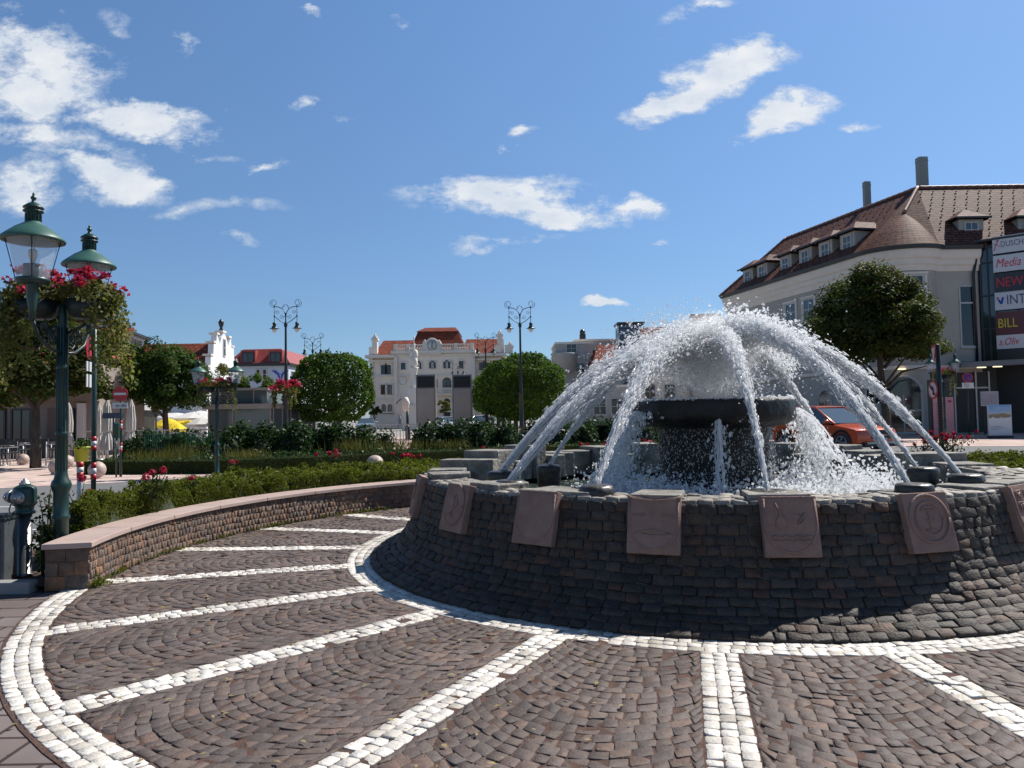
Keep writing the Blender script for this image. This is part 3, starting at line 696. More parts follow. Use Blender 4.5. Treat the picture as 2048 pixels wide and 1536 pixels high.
# planter bed behind the wall
OUTER = [(-5.9, 6.85), (-5.6, 8.0), (-5.45, 9.8), (-5.5, 11.5), (-5.2, 13.4), (-4.3, 15.8), (-2.5, 17.0), (0, 17.5), (4, 17.8), (8, 17.3), (11.5, 15.8), (13, 12)]
inner = [tuple(pol(OC, R_OUT + WT, a)) for a in np.linspace(WA1, WA0, 50)]
sheet('planter_soil', OUTER + inner, .05, M['soil'])
kp = [(-4.3, 6.72)] + [(-6.0, 6.72)] + [(x - .12, y) for x, y in OUTER[1:]]
mb = MB(); mb.sweep(kp, [(-.07, -.01), (-.07, .10), (.07, .10), (.07, -.01)]); tag(mb.build('planter_kerb', M['grey'], bevel=.01), 'low grey kerb edging the planted bed', 'kerb')
# ------------------------------------------------------------------ planting
def rand_dir(n):
    d = rng.normal(0, 1, (n, 3)); return d / np.linalg.norm(d, axis=1, keepdims=True)
def inside(poly, p):
    x, y = p[:, 0], p[:, 1]; r = np.zeros(len(p), bool); j = len(poly) - 1
    for i in range(len(poly)):
        (xi, yi), (xj, yj) = poly[i], poly[j]
        r ^= ((yi > y) != (yj > y)) & (x < (xj - xi) * (y - yi) / (yj - yi + 1e-12) + xi); j = i
    return r
def fbm(x, y, f, o=0.0): return np.array([mnoise.fractal(Vector((a * f, b * f, o)), 1.0, 2.0, 3) for a, b in zip(x, y)])
# the mounded hedge inside the planter, from the wall's coping out to the road
hedge = T('box_hedge', 'mounded bright green evergreen hedge filling the bed behind the low wall', 'hedge', (0, 0, 0))
HOUT = [(-4.75, 7.7), (-4.9, 9.6), (-5.08, 11.5), (-4.88, 13.3), (-3.98, 15.4), (-2.2, 16.3), (0, 16.8), (4, 17), (8, 16.5), (11, 15), (12.3, 12)]
HPOLY = HOUT + [tuple(pol(OC, R_OUT + WT + .06, a)) for a in np.linspace(R(96), R(-92), 60)]
def hedge_top(x, y):
    w = .67 - .016 * np.maximum(0, y - 8) + .07 * fbm(x, y, .7) + .12 * fbm(x, y, 2.4, 5.) - .16 * np.clip(.22 - np.abs(fbm(x, y, 1.25, 9.)), 0, 1) / .22
    ri = np.hypot(x - OC[0], y - OC[1]) - (R_OUT + WT)
    return w * np.clip(.88 + ri * 1.2, 0, 1.0)
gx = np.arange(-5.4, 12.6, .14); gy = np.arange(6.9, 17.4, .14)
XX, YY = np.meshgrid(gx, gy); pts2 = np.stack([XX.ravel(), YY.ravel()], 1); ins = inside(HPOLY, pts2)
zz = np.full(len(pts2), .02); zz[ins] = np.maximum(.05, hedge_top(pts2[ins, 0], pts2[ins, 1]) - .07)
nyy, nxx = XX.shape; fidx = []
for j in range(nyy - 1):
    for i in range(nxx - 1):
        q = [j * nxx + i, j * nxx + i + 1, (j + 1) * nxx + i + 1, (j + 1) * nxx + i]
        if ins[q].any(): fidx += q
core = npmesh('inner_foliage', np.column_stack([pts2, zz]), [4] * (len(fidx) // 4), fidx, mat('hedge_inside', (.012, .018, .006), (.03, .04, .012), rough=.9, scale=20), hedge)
cand = np.column_stack([rng.uniform(-5.3, 12.6, 1700000), rng.uniform(6.9, 17.4, 1700000)])
keep = rng.random(len(cand)) < np.clip((8.0 / cand[:, 1]) ** 2.2, .14, 1.0)
cand = cand[keep]; cand = cand[inside(HPOLY, cand)]
ht = hedge_top(cand[:, 0], cand[:, 1]); dep = rng.exponential(.03, len(cand)); ri = np.hypot(cand[:, 0] - OC[0], cand[:, 1] - OC[1]) - (R_OUT + WT)
z = ht - dep + rng.normal(0, .018, len(cand)) + (rng.random(len(cand)) < .03) * rng.uniform(0, .07, len(cand))
face = rng.random(len(cand)) < .0
sz = (.013 + .0017 * cand[:, 1]) * rng.uniform(.7, 1.5, len(cand))
up = np.tile(np.array([0, .1, 1.0]), (len(cand), 1)) + rng.normal(0, .5, (len(cand), 3))
leaves('foliage', np.column_stack([cand, z]), sz * 1.25, LF['yew'], hedge, bias=up, bw=.45, aspect=.6)
# its front face above the coping, and the left end
fa = rng.uniform(R(-93), R(96), 170000); fa = fa[rng.random(len(fa)) < np.where(fa < R(-35), 1, .45)]
fr = R_OUT + WT + .05 + rng.exponential(.03, len(fa)); fx, fy = OC[0] + fr * np.sin(fa), OC[1] + fr * np.cos(fa)
fz = rng.uniform(.05, 1, len(fa)) * (hedge_top(fx, fy) + .03) + .03 * fbm(fx, fy, 4)
bn = np.column_stack([-np.sin(fa), -np.cos(fa), np.full(len(fa), .4)])
leaves('foliage', np.column_stack([fx, fy, fz + .02]), .028, LF['yew'], hedge, bias=bn, bw=.4, aspect=.42)
ea = rng.uniform(0, 1, 16000); ex = -4.45 - ea * .35 + rng.normal(0, .03, 16000); ey = 7.72 - .05 * ea + rng.normal(0, .05, 16000); ez = rng.uniform(.05, .46, 16000)
leaves('foliage', np.column_stack([ex, ey, ez]), .027, LF['yew'], hedge, bias=np.tile([0, -1, .3], (16000, 1)), bw=.4, aspect=.42)

def rose(label, loc, w, h, nfl, seed, fl='redfl', group='rose bushes in the planted bed'):
    t = T('rose_bush', label, 'rose bush', loc, 0, group); r2 = np.random.default_rng(seed)
    st = MB(); tips = []
    for i in range(max(4, int(nfl * .8))):
        a = r2.uniform(0, 6.28); q = r2.uniform(.1, 1) * w; tip = Vector((q * math.cos(a), q * math.sin(a) * .6, h * r2.uniform(.6, 1)))
        st.tube([(tip.x * .15, tip.y * .15, -.25), (tip.x * .5, tip.y * .5, tip.z * .5), tip], [.007, .006, .004], 5); tips.append(tip)
    st.build('stems', M['stem'], t)
    pc = []
    for tip in tips:
        for k in range(34):
            f = r2.uniform(.1, 1); pc.append((tip.x * (.15 + .85 * f) + r2.normal(0, .05), tip.y * (.15 + .85 * f) + r2.normal(0, .05), -.1 + (tip.z + .05) * f + r2.normal(0, .03)))
    leaves('leaves', pc, .055, LF['rose'], t, bias=UP, bw=.35, aspect=.6)
    for k in range(nfl):
        c = tips[k % len(tips)] + Vector((r2.normal(0, .04), r2.normal(0, .04), r2.uniform(-.02, .05)))
        pp = np.array(c) + rand_dir(26) * r2.uniform(.022, .042, (26, 1)); leaves('bloom', pp, .045, LF[fl], t, bias=(pp - np.array(c)) / .03, bw=.7, aspect=.9)
    return t
def at(px, py, Y): return tuple(P(px, py, Y))
rose('tall dark rose bush with red bloom at the left end of the hedge', at(312, 985, 8.9), .16, .30, 3, 1, 'pinkfl')
rose('single pink rose bloom standing just above the hedge', at(385, 975, 10.0), .05, .10, 1, 2, 'pinkfl')
rose('small rose bush with two red blooms beside the green lamp post foot', at(464, 948, 12.8), .14, .24, 2, 3)
rose('rose bush with cluster of pink red blooms in front of the clipped hedge', at(658, 932, 15.2), .26, .26, 6, 4)
rose('wide rose bush of red blooms right of the half hidden stone ball', at(815, 925, 16.3), .42, .18, 7, 5)
rose('sparse rose bush with hardly any blooms behind the stepped rim stones', at(975, 915, 16.6), .30, .26, 1, 6)
rose('rose bush with red blooms seen between the left water jets', at(1180, 912, 16.6), .35, .26, 4, 7)
rose('rose bush with pink blooms just left of the bowl', at(1300, 905, 16.6), .25, .28, 3, 17)
rose('big rose bush full of red blooms right of the orange car', at(1900, 908, 15.6), .70, .46, 22, 8)
rose('low dark red rose shrub below the big blooming rose bush', at(1842, 902, 15.9), .28, .22, 5, 9)
rose('thin rose plant with red flowers beside the hydrant and lamp post', at(158, 1035, 8.4), .22, .42, 3, 10)
rose('dark leafless looking rose plant by the hydrant', at(92, 1060, 7.6), .18, .42, 0, 11)
rose('low dark rose foliage at the foot of the green lamp post', at(85, 1100, 7.15), .20, .32, 0, 12)

# clipped low hedge across the road
lowh = T('clipped_hedge', 'low dark clipped hedge edging the far flower bed', 'hedge', (0, 0, 0))
HP = [P(168, 948, 21.8), P(300, 948, 21.4), P(430, 947, 21.2), P(560, 941, 22), P(660, 936, 22.7), P(780, 928, 24.2), P(900, 923, 25), P(1060, 914, 26.9), P(1240, 907, 28.3), P(1420, 900, 29.8)]
hp2 = [(p.x, p.y) for p in HP]
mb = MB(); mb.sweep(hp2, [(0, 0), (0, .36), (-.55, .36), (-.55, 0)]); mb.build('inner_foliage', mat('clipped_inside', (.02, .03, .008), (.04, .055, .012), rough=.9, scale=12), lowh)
pc = []; bi = []
for (x0, y0), (x1, y1) in zip(hp2, hp2[1:]):
    l = math.hypot(x1 - x0, y1 - y0); n = int(l * 1500); f = rng.random(n); d = np.array([x1 - x0, y1 - y0]) / l; nn = np.array([d[1], -d[0]])
    base = np.array([x0, y0]) + f[:, None] * (np.array([x1, y1]) - np.array([x0, y0])); top = rng.random(n) < .5
    o = np.where(top, -rng.random(n) * .55, .015); zz = np.where(top, .37 + rng.normal(0, .012, n), rng.random(n) * .37)
    q = base + nn * o[:, None] + rng.normal(0, .008, (n, 2)); pc.append(np.column_stack([q, zz])); bi.append(np.where(top[:, None], UP, np.append(nn, 0)))
leaves('foliage', np.vstack(pc), .045, LF['box'], lowh, bias=np.vstack(bi), bw=.6, aspect=.5)

def shrub(name, label, cat, path, height, depth, dens, size, lf, group=None, rough=.22, seed=0, zbase=0.0):
    """a leafy mass along a ground path, with lumpy top and front"""
    t = T(name, label, cat, (path[0][0], path[0][1], 0), 0, group); off = (path[0][0], path[0][1], 0); pc = []; bi = []; cv = []
    nb = int(sum(math.hypot(b[0] - a[0], b[1] - a[1]) for a, b in zip(path, path[1:])) / .55) + 2
    r2 = np.random.default_rng(seed); seg = []
    for a, b in zip(path, path[1:]): seg.append((a, b, math.hypot(b[0] - a[0], b[1] - a[1])))
    tot = sum(s[2] for s in seg)
    core = MB()
    for i in range(nb * 5):
        d = r2.uniform(0, tot)
        for a, b, l in seg:
            if d <= l: break
            d -= l
        f = d / l; c = Vector((a[0] + (b[0] - a[0]) * f, a[1] + (b[1] - a[1]) * f, 0)) + Vector((0, r2.uniform(0, depth), 0))
        hh = height * (1 + r2.uniform(-rough, rough)); rad = r2.uniform(.5, .9) * max(.5, height * .6)
        k = int(dens * rad * hh * 700); dd = rand_dir(k); dd[:, 2] = np.abs(dd[:, 2])
        rr = r2.uniform(.72, 1.08, (k, 1)); p = np.array(c) + dd * rr * np.array([rad, rad, hh]); p[:, 2] += zbase
        pc.append(p); bi.append(dd * .7 + UP * .5)
        core.ell((c.x - off[0], c.y - off[1], zbase), (rad * .74, rad * .74, hh * .76), 10, 8)
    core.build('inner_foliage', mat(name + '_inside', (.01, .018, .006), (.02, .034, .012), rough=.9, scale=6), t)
    leaves('foliage', np.vstack(pc), size, lf, t, bias=np.vstack(bi), bw=.5, aspect=.75, off=off); return t
def g2(px, Y): p = P(px, 830, Y); return (p.x, p.y)
shrub('leafy_hedge', 'loose dark green leafy hedge growing up the mesh fence', 'hedge', [g2(245, 25.5), g2(330, 25.8), g2(420, 26)], 1.02, 1.2, 1.0, .12, LF['ivy'], seed=1)
shrub('leafy_hedge', 'taller glossy leafy hedge in front of the glass pavilion and left round tree', 'hedge', [g2(430, 25.5), g2(520, 26), g2(640, 26.5), g2(760, 27)], 1.22, 1.2, 1.0, .12, LF['ivy'], seed=2)
shrub('leafy_hedge', 'leafy hedge in front of the two tall grey steles', 'hedge', [g2(840, 27), g2(930, 27.5), g2(1030, 28)], 1.18, 1.3, 1.0, .12, LF['ivy'], seed=3)
shrub('leafy_hedge', 'leafy hedge seen behind the left water jets', 'hedge', [g2(1060, 28.5), g2(1200, 30), g2(1330, 31.5)], 1.2, 1.3, .8, .13, LF['ivy'], seed=4)
gcov = shrub('ground_cover', None, None, [g2(200, 24), g2(430, 23.2), g2(650, 24.6), g2(800, 25.8), g2(1000, 26.8), g2(1250, 29.3)], .40, 1.2, 1.5, .085, LF['ivy'], seed=5); gcov['kind'] = 'stuff'
for ch in gcov.children: ch['kind'] = 'stuff'
def grass_tuft(label, px, py, Y, n, h, w):
    p = P(px, py, Y); nn = n; x = rng.normal(0, w, nn); y = rng.normal(0, .2, nn); hh = h * rng.uniform(.5, 1.1, nn)
    pts = np.column_stack([p.x + x, p.y + y, p.z + hh * .5]); lean = np.column_stack([rng.normal(0, .25, nn), rng.normal(0, .25, nn), np.ones(nn)])
    nr = rand_dir(nn); lean /= np.linalg.norm(lean, axis=1, keepdims=True); b = np.cross(lean, nr); b /= np.linalg.norm(b, axis=1, keepdims=True)
    V = np.stack([pts - lean * hh[:, None] * .5 - b * .008, pts + b * .007, pts + lean * hh[:, None] * .5, pts - b * .007], 1).reshape(-1, 3)
    tag(npmesh('grass_tuft', V - np.array(p), np.full(nn, 4), np.arange(nn * 4), LF['grass']), label, 'grass', 'ornamental grasses in the far bed').location = p
grass_tuft('pale dry grass behind the no entry sign post', 300, 922, 23.2, 260, .45, .45)
grass_tuft('tallest feathery dry grass left of the second green lamp', 365, 921, 23.0, 190, .6, .3)
grass_tuft('low fresh green grass right of the second green lamp', 490, 917, 23.0, 260, .36, .4)
grass_tuft('thin dry grass left of the stone ball', 715, 905, 24, 260, .55, .4)
grass_tuft('straw coloured grass in front of the grey steles', 800, 903, 25, 190, .55, .35)
grass_tuft('wide straw coloured grass right of the steles', 890, 899, 26.4, 220, .45, .5)

# trees
def tree(name, label, loc, trunk_h, r, crown, lf, n, size, seed, group=None, clumps=60, trunk_r=.14, shape='round', shoots=0, lean=0, pear=0.0):
    t = T(name, label, 'tree', loc, 0, group); r2 = np.random.default_rng(seed)
    cx, cz, rx, rz = crown   # crown centre height cz, half sizes
    tk = MB(); top = Vector((cx, 0, cz + rz * .35))
    tk.tube([(0, 0, -.1), (0.01, 0, trunk_h * .5), (cx * .4, 0, trunk_h), (cx * .8, .0, cz), top], [trunk_r * 1.25, trunk_r, trunk_r * .85, trunk_r * .5, trunk_r * .15], 10)
    for i in range(9):
        a = i * 2.4 + r2.uniform(-.4, .4); z0 = trunk_h + (cz - trunk_h) * r2.uniform(-.05, .9); e = Vector((cx + math.cos(a) * rx * .75, math.sin(a) * rx * .75, z0 + rz * r2.uniform(.1, .8)))
        m = Vector((cx * .5 + math.cos(a) * rx * .3, math.sin(a) * rx * .3, z0 + rz * .25)); tk.tube([(cx * .4, 0, z0 - .15), m, e], [trunk_r * .5, trunk_r * .3, trunk_r * .08], 6)
    tk.build('trunk', M['bark'], t)
    if shape == 'clipped':
        k = int(n * .8); d = rand_dir(k); 
        sq = np.abs(d) ** 2.6; d2 = d / (sq.sum(1, keepdims=True) ** (1 / 2.6))          # a rounded box rather than a ball
        lum = np.array([mnoise.fractal(Vector(q * 2.2 + seed), 1, 2, 3) for q in d2]); p = d2 * (1 + .17 * lum[:, None] - np.abs(r2.normal(0, .05, (k, 1))))
        k2 = n - k; q = rand_dir(k2) * r2.uniform(.4, .95, (k2, 1)); p = np.vstack([p, q]); bi = np.vstack([d * .8 + UP * .4, q])
        p = p * np.array([rx, rx, rz]) + np.array([cx, 0, cz]); p[:, 2] = np.maximum(p[:, 2], cz - rz * .93 + r2.normal(0, .07, len(p)))
        for i in range(shoots):
            dd = rand_dir(1)[0]; dd[2] = abs(dd[2]) + .3; dd /= np.linalg.norm(dd); b0 = dd * np.array([rx, rx, rz]) * .96 + np.array([cx, 0, cz]); ln = r2.uniform(.1, .38)
            s = b0 + (dd * .5 + UP * .6) * np.linspace(0, ln, 9)[:, None] + r2.normal(0, .025, (9, 3)); p = np.vstack([p, s]); bi = np.vstack([bi, np.tile(dd, (9, 1))])
    else:
        P_, B_ = [], []
        for i in range(clumps):
            d = rand_dir(1)[0]; f = r2.uniform(.35, 1.0) ** .6; 
            if d[2] < -.55: d[2] *= .5
            lum = 1 + .30 * mnoise.noise(Vector(d) * 2.2 + Vector((seed, 0, 0)))
            pk = 1 - pear * max(0, d[2] * f); c = d * f * lum * np.array([rx * pk, rx * pk, rz]) + np.array([cx, 0, cz]); cr = r2.uniform(.15, .27) * (rx + rz) / 2
            k = int(n / clumps * r2.uniform(.6, 1.4)); e = rand_dir(k); rr = r2.uniform(.2, 1, (k, 1)) ** .5
            q = c + e * rr * np.array([cr, cr, cr * .75]); q[:, 2] -= (np.linalg.norm(q[:, :2] - c[:2], axis=1) / cr) ** 2 * cr * .25
            P_.append(q); B_.append(e * .5 + UP * .8 + d * .3)
        p = np.vstack(P_); bi = np.vstack(B_)
    leaves('crown', p, size, lf, t, bias=bi, bw=.5, aspect=.6, droop=.5); return t
def tp(px, Y): p = P(px, 830, Y); return (p.x, p.y, 0)
tree('chestnut_tree', 'big dark broad tree behind the left lamp and flower baskets', tp(72, 25.4), 2.0, 0, (-.05, 3.62, 2.6, 2.05), LF['brownish'], 30000, .15, 21, clumps=120, trunk_r=.15)
tree('chestnut_tree', 'dark tree at the left picture edge above the cafe terrace', tp(-60, 29.5), 2.1, 0, (0, 3.3, 2.6, 1.9), LF['brownish'], 16000, .19, 27, clumps=70, trunk_r=.15)
tree('chestnut_tree', 'dense dark chestnut tree in front of the white gabled house', tp(332, 38), 1.8, 0, (-.1, 3.5, 2.35, 2.15), LF['chestnut'], 30000, .16, 22, clumps=170, trunk_r=.16)
tree('clipped_tree', 'round clipped tree with one thick trunk left of the pale palace', tp(672, 44), 1.2, 0, (-.1, 3.3, 2.25, 2.05), LF['clipped'], 17000, .17, 23, shape='clipped', shoots=170, trunk_r=.28)
row = [(1046, 43, 2.42, 3.05, 1.85), (1031, 48, 2.3, 3.2, 1.8), (1018, 53, 2.25, 3.3, 1.8), (1007, 58, 2.2, 3.3, 1.8), (996, 63, 2.2, 3.4, 1.8)]
labs = ['nearest round clipped tree of the row right of the steles', 'second clipped tree of the row right of the steles', 'third clipped tree of the row right of the steles', 'fourth clipped tree of the row right of the steles', 'farthest clipped tree of the row right of the steles']
for i, (px, Y, r, cz, rz) in enumerate(row):
    tree('clipped_tree', labs[i], tp(px, Y), 1.2, 0, (0.05, cz, r, rz), LF['clipped'], 16000 if i == 0 else 6000, .17 if i == 0 else .22, 30 + i, 'row of clipped trees', shape='clipped', shoots=170 if i == 0 else 10, trunk_r=.17)
tree('chestnut_tree', 'large browning tree in front of the rounded mall corner', tp(1772, 38), 2.6, 0, (-.35, 5.75, 3.15, 3.3), LF['brownish'], 62000, .16, 24, clumps=300, pear=.5, trunk_r=.2)
tree('small_tree', 'small yellowish tree standing before the palace entrance arch', tp(888, 88), 1.4, 0, (0, 2.6, .75, 1.3), LF['trail'], 1800, .22, 25, clumps=25, trunk_r=.07)
tree('small_tree', 'small brownish tree at the left foot of the palace', tp(748, 85), 1.2, 0, (0, 2.4, .7, 1.1), LF['brownish'], 1200, .22, 26, clumps=20, trunk_r=.07)
tree('small_tree', 'light green bushy tree behind the glass pavilion', tp(505, 56), 1.2, 0, (0, 3.2, 1.8, 1.9), LF['clipped'], 5000, .22, 28, clumps=50, trunk_r=.1)
tree('small_tree', 'dark bushy tree between the pavilion and the left round tree', tp(548, 58), 1.0, 0, (0, 2.6, 1.7, 1.8), LF['chestnut'], 4500, .24, 29, clumps=45, trunk_r=.1)
tree('small_tree', 'pale leafy tree top between the twin lantern lamp and white gable', tp(440, 54), 1.5, 0, (0, 4.2, 1.5, 1.6), LF['trail'], 2800, .2, 35, clumps=40, trunk_r=.1)
tree('conifer_shrub', 'small dark conical conifer before the palace right wing', tp(977, 70), .2, 0, (0, .95, .45, .95), LF['ivy'], 900, .16, 36, clumps=18, trunk_r=.05)
# ------------------------------------------------------------------ street furniture
def lantern_head(par, at_, bulb=True):
    x, y, z = at_
    h = MB(); h.M = Matrix.Translation(at_)
    h.lathe([(0, .145), (.064, .14), (.068, .13), (.14, .085), (.20, .035), (.245, -.005), (.252, -.02), (.248, -.032), (.235, -.03), (.0, .02)], 28)
    o = h.build('lamp_roof', M['greencap'], par)
    k = MB(); k.M = Matrix.Translation(at_)
    k.lathe([(.06, .135), (.060, .215), (.075, .225), (.082, .232), (.078, .24), (.06, .245), (.058, .258), (.082, .262), (.079, .272), (.045, .30), (.018, .315), (.014, .335), (.022, .345), (.024, .355), (.016, .367), (.009, .375), (.012, .385), (.007, .395), (.0, .41)], 20)
    for i in range(14):
        a = i * 2 * math.pi / 14; k.box((.061 * math.cos(a), .061 * math.sin(a), .175), (.006, .006, .07), a)
    k.build('chimney', M['green'], o)
    g = MB(); g.M = Matrix.Translation(at_); g.lathe([(.205, -.025), (.125, -.36)], 8, smooth=False); g.f = g.f[:8]; g.build('glass', M['lampglass'], par)
    c = MB(); c.M = Matrix.Translation(at_)
    for i in range(4):
        a = i * math.pi / 2 + .4; c.tube([(.207 * math.cos(a), .207 * math.sin(a), -.02), (.127 * math.cos(a), .127 * math.sin(a), -.365)], .004, 5)
    c.lathe([(.0, -.415), (.07, -.41), (.13, -.385), (.135, -.36), (.115, -.355), (.0, -.355)], 20)
    c.lathe([(.024, -.72), (.03, -.62), (.05, -.50), (.045, -.42), (.06, -.405)], 14); c.lathe([(.075, -.355), (.075, -.235), (.0, -.23)], 16); c.build('lamp_holder', M['green'], par)
    bm = MB(); bm.M = Matrix.Translation(at_); bm.lathe([(.018, -.23), (.02, -.20), (.034, -.165), (.036, -.13), (.028, -.105), (0, -.095)], 14); bm.build('bulb', M['bulb'], par)
def spiral(c, r0, r1, a0, turns, plane='y', n=26):
    o = []
    for i in range(n + 1):
        f = i / n; a = a0 + turns * 2 * math.pi * f; r = r0 + (r1 - r0) * f
        o.append((c[0] + r * math.cos(a), c[1], c[2] + r * math.sin(a)) if plane == 'y' else (c[0], c[1] + r * math.cos(a), c[2] + r * math.sin(a)))
    return o
def basket(par, c, r, n, trail, nfl, seed, size=.05, flsize=.045, out_a=None):
    r2 = np.random.default_rng(seed)
    b = MB(); b.lathe([(0, -.17), (.13, -.165), (.17, -.12), (.21, 0), (.19, 0), (.0, -.02)], 24, c); o = b.build('flower_basket', M['darkiron'], par)
    d = rand_dir(n); d[:, 2] = np.abs(d[:, 2]) * 1.0 - .12; p = np.array(c) + d * r2.uniform(.6, 1.08, (n, 1)) * np.array([r, r, r * .72]) + np.array([0, 0, .02]); bi = d * .6 + UP * .5
    P_ = [p]; B_ = [bi]
    for i in range(trail):
        a = r2.uniform(0, 6.28) if out_a is None else out_a + r2.normal(0, .62); rr = r * r2.uniform(.6, .98); ln = r2.uniform(.2, 1.0) ** 1.6 * .85; k = int(ln * 75); f = np.linspace(0, 1, k)[:, None]
        base = np.array(c) + np.array([rr * math.cos(a), rr * math.sin(a), .02]); s = base + f * np.array([.10 * math.cos(a), .10 * math.sin(a), -ln]) + r2.normal(0, .028, (k, 3)); P_.append(s); B_.append(np.tile([math.cos(a), math.sin(a), .4], (k, 1)))
    leaves('trailing_foliage', np.vstack(P_), size, LF['trail'], par, bias=np.vstack(B_), bw=.5, aspect=.7, droop=.6)
    fp = []; fb = []
    for i in range(nfl):
        a = r2.uniform(0, 6.28); e = r2.uniform(.1, 1.15); q = np.array(c) + np.array([math.cos(a) * math.cos(e), math.sin(a) * math.cos(e), math.sin(e) * .85]) * r * r2.uniform(1.0, 1.16) + np.array([0, 0, .03])
        kk = int(r2.integers(12, 44)); dd = rand_dir(kk); fp.append(q + r2.normal(0, 1, (kk, 3)) * np.array([.027, .027, .018]) * r2.uniform(.7, 1.5) * flsize / .045); fb.append(dd)
    leaves('geranium_blooms', np.vstack(fp), flsize, LF['pinkfl'], par, bias=np.vstack(fb), bw=.7, aspect=.9)
LAMP_G = 'green twin lantern lamps with flower baskets'
def lantern_lamp(label, loc, rz, detail=1.0, seed=1, baskets=((.0, .23), (.0, -.23)), trail=40):
    t = T('street_lamp', label, 'street lamp', loc, rz, LAMP_G)
    p = MB(); p.lathe([(.10, -.05), (.10, .05), (.068, .08), (.066, .55), (.078, .56), (.078, .585), (.066, .60), (.066, .80), (.082, .84), (.088, .87), (.082, .90), (.062, .93), (.05, 1.0), (.047, 1.33), (.056, 1.34), (.056, 1.36), (.046, 1.375), (.043, 1.95), (.052, 1.96), (.052, 1.98), (.042, 2.0), (.04, 2.44), (.03, 2.55), (.0, 2.6)], 20)
    for i in range(10):
        a = i * math.pi / 5; p.tube([(.047 * math.cos(a), .047 * math.sin(a), 1.0), (.043 * math.cos(a), .043 * math.sin(a), 2.35)], .007, 5)
    p.build('post', M['green'], t)
    ar = MB()
    for s in (-1, 1):
        ar.tube([(0, 0, 2.10), (0, s * .25, 2.13), (0, s * .45, 2.22), (0, s * .555, 2.36)], .016, 8)
        ar.tube(spiral((0, s * .17, 2.26), .10, .025, R(-90), 1.4 * s, 'x'), .010, 6); ar.tube(spiral((0, s * .36, 2.32), .075, .02, R(90), 1.3 * s, 'x'), .009, 6)
        ar.tube([(-s * .0, 0, 2.28), (s * .14, 0, 2.34), (s * .26, 0, 2.42)], .014, 6); ar.tube(spiral((s * .13, 0, 2.24), .07, .02, R(80), 1.2 * s, 'y'), .008, 6)
    ar.build('bracket', M['darkiron'], t)
    for s in (-1, 1): lantern_head(t, (0, s * .555, 3.07))
    for i, (by, bx) in enumerate(baskets): basket(t, (bx, by, 2.60), .29, int(1100 * detail), int(trail * detail), int(17 * detail) + 3, seed * 10 + i, .045, .036, math.atan2(by, bx))
    return t
lp1 = P(123, 900, 7.25)
lantern_lamp('tall green twin lantern lamp with trailing pink geranium baskets beside the hydrant', (lp1.x, lp1.y, 0), R(7), 1.0, 3).scale = (1.036,) * 3
l2 = P(434, 900, 20.6); o = lantern_lamp('green twin lantern lamp with wide flower basket in front of the pavilion', (l2.x, l2.y, 0), R(90), .8, 5, ((-.25, 0), (.25, 0)), 20); o.scale = (.935,) * 3
l3 = P(524, 830, 46); o = lantern_lamp('small distant lamp with flower basket and white plate right of the pavilion', (l3.x, l3.y, 0), R(14), .5, 6, ((-.2, 0), (.2, 0)), 14)
mb = MB(); mb.box((0, -.08, 1.5), (1.9, .03, 1.0)); mb.build('plate', M['white'], o).scale = (.85, 1, .85)
l4 = P(312, 830, 40.6); o = lantern_lamp('small distant lamp with orange tinged basket under the dark chestnut tree', (l4.x, l4.y, 0), R(35), .5, 7, ((-.2, 0), (.2, 0)), 14); o.scale = (.82,) * 3
l5 = P(1888, 790, 31.8); o = lantern_lamp('twin lantern lamp with red flower basket behind the no left turn sign', (l5.x, l5.y, 0), R(75), .6, 8, ((-.2, 0), (.2, 0)), 22); o.scale = (.85, .85, 1.13)

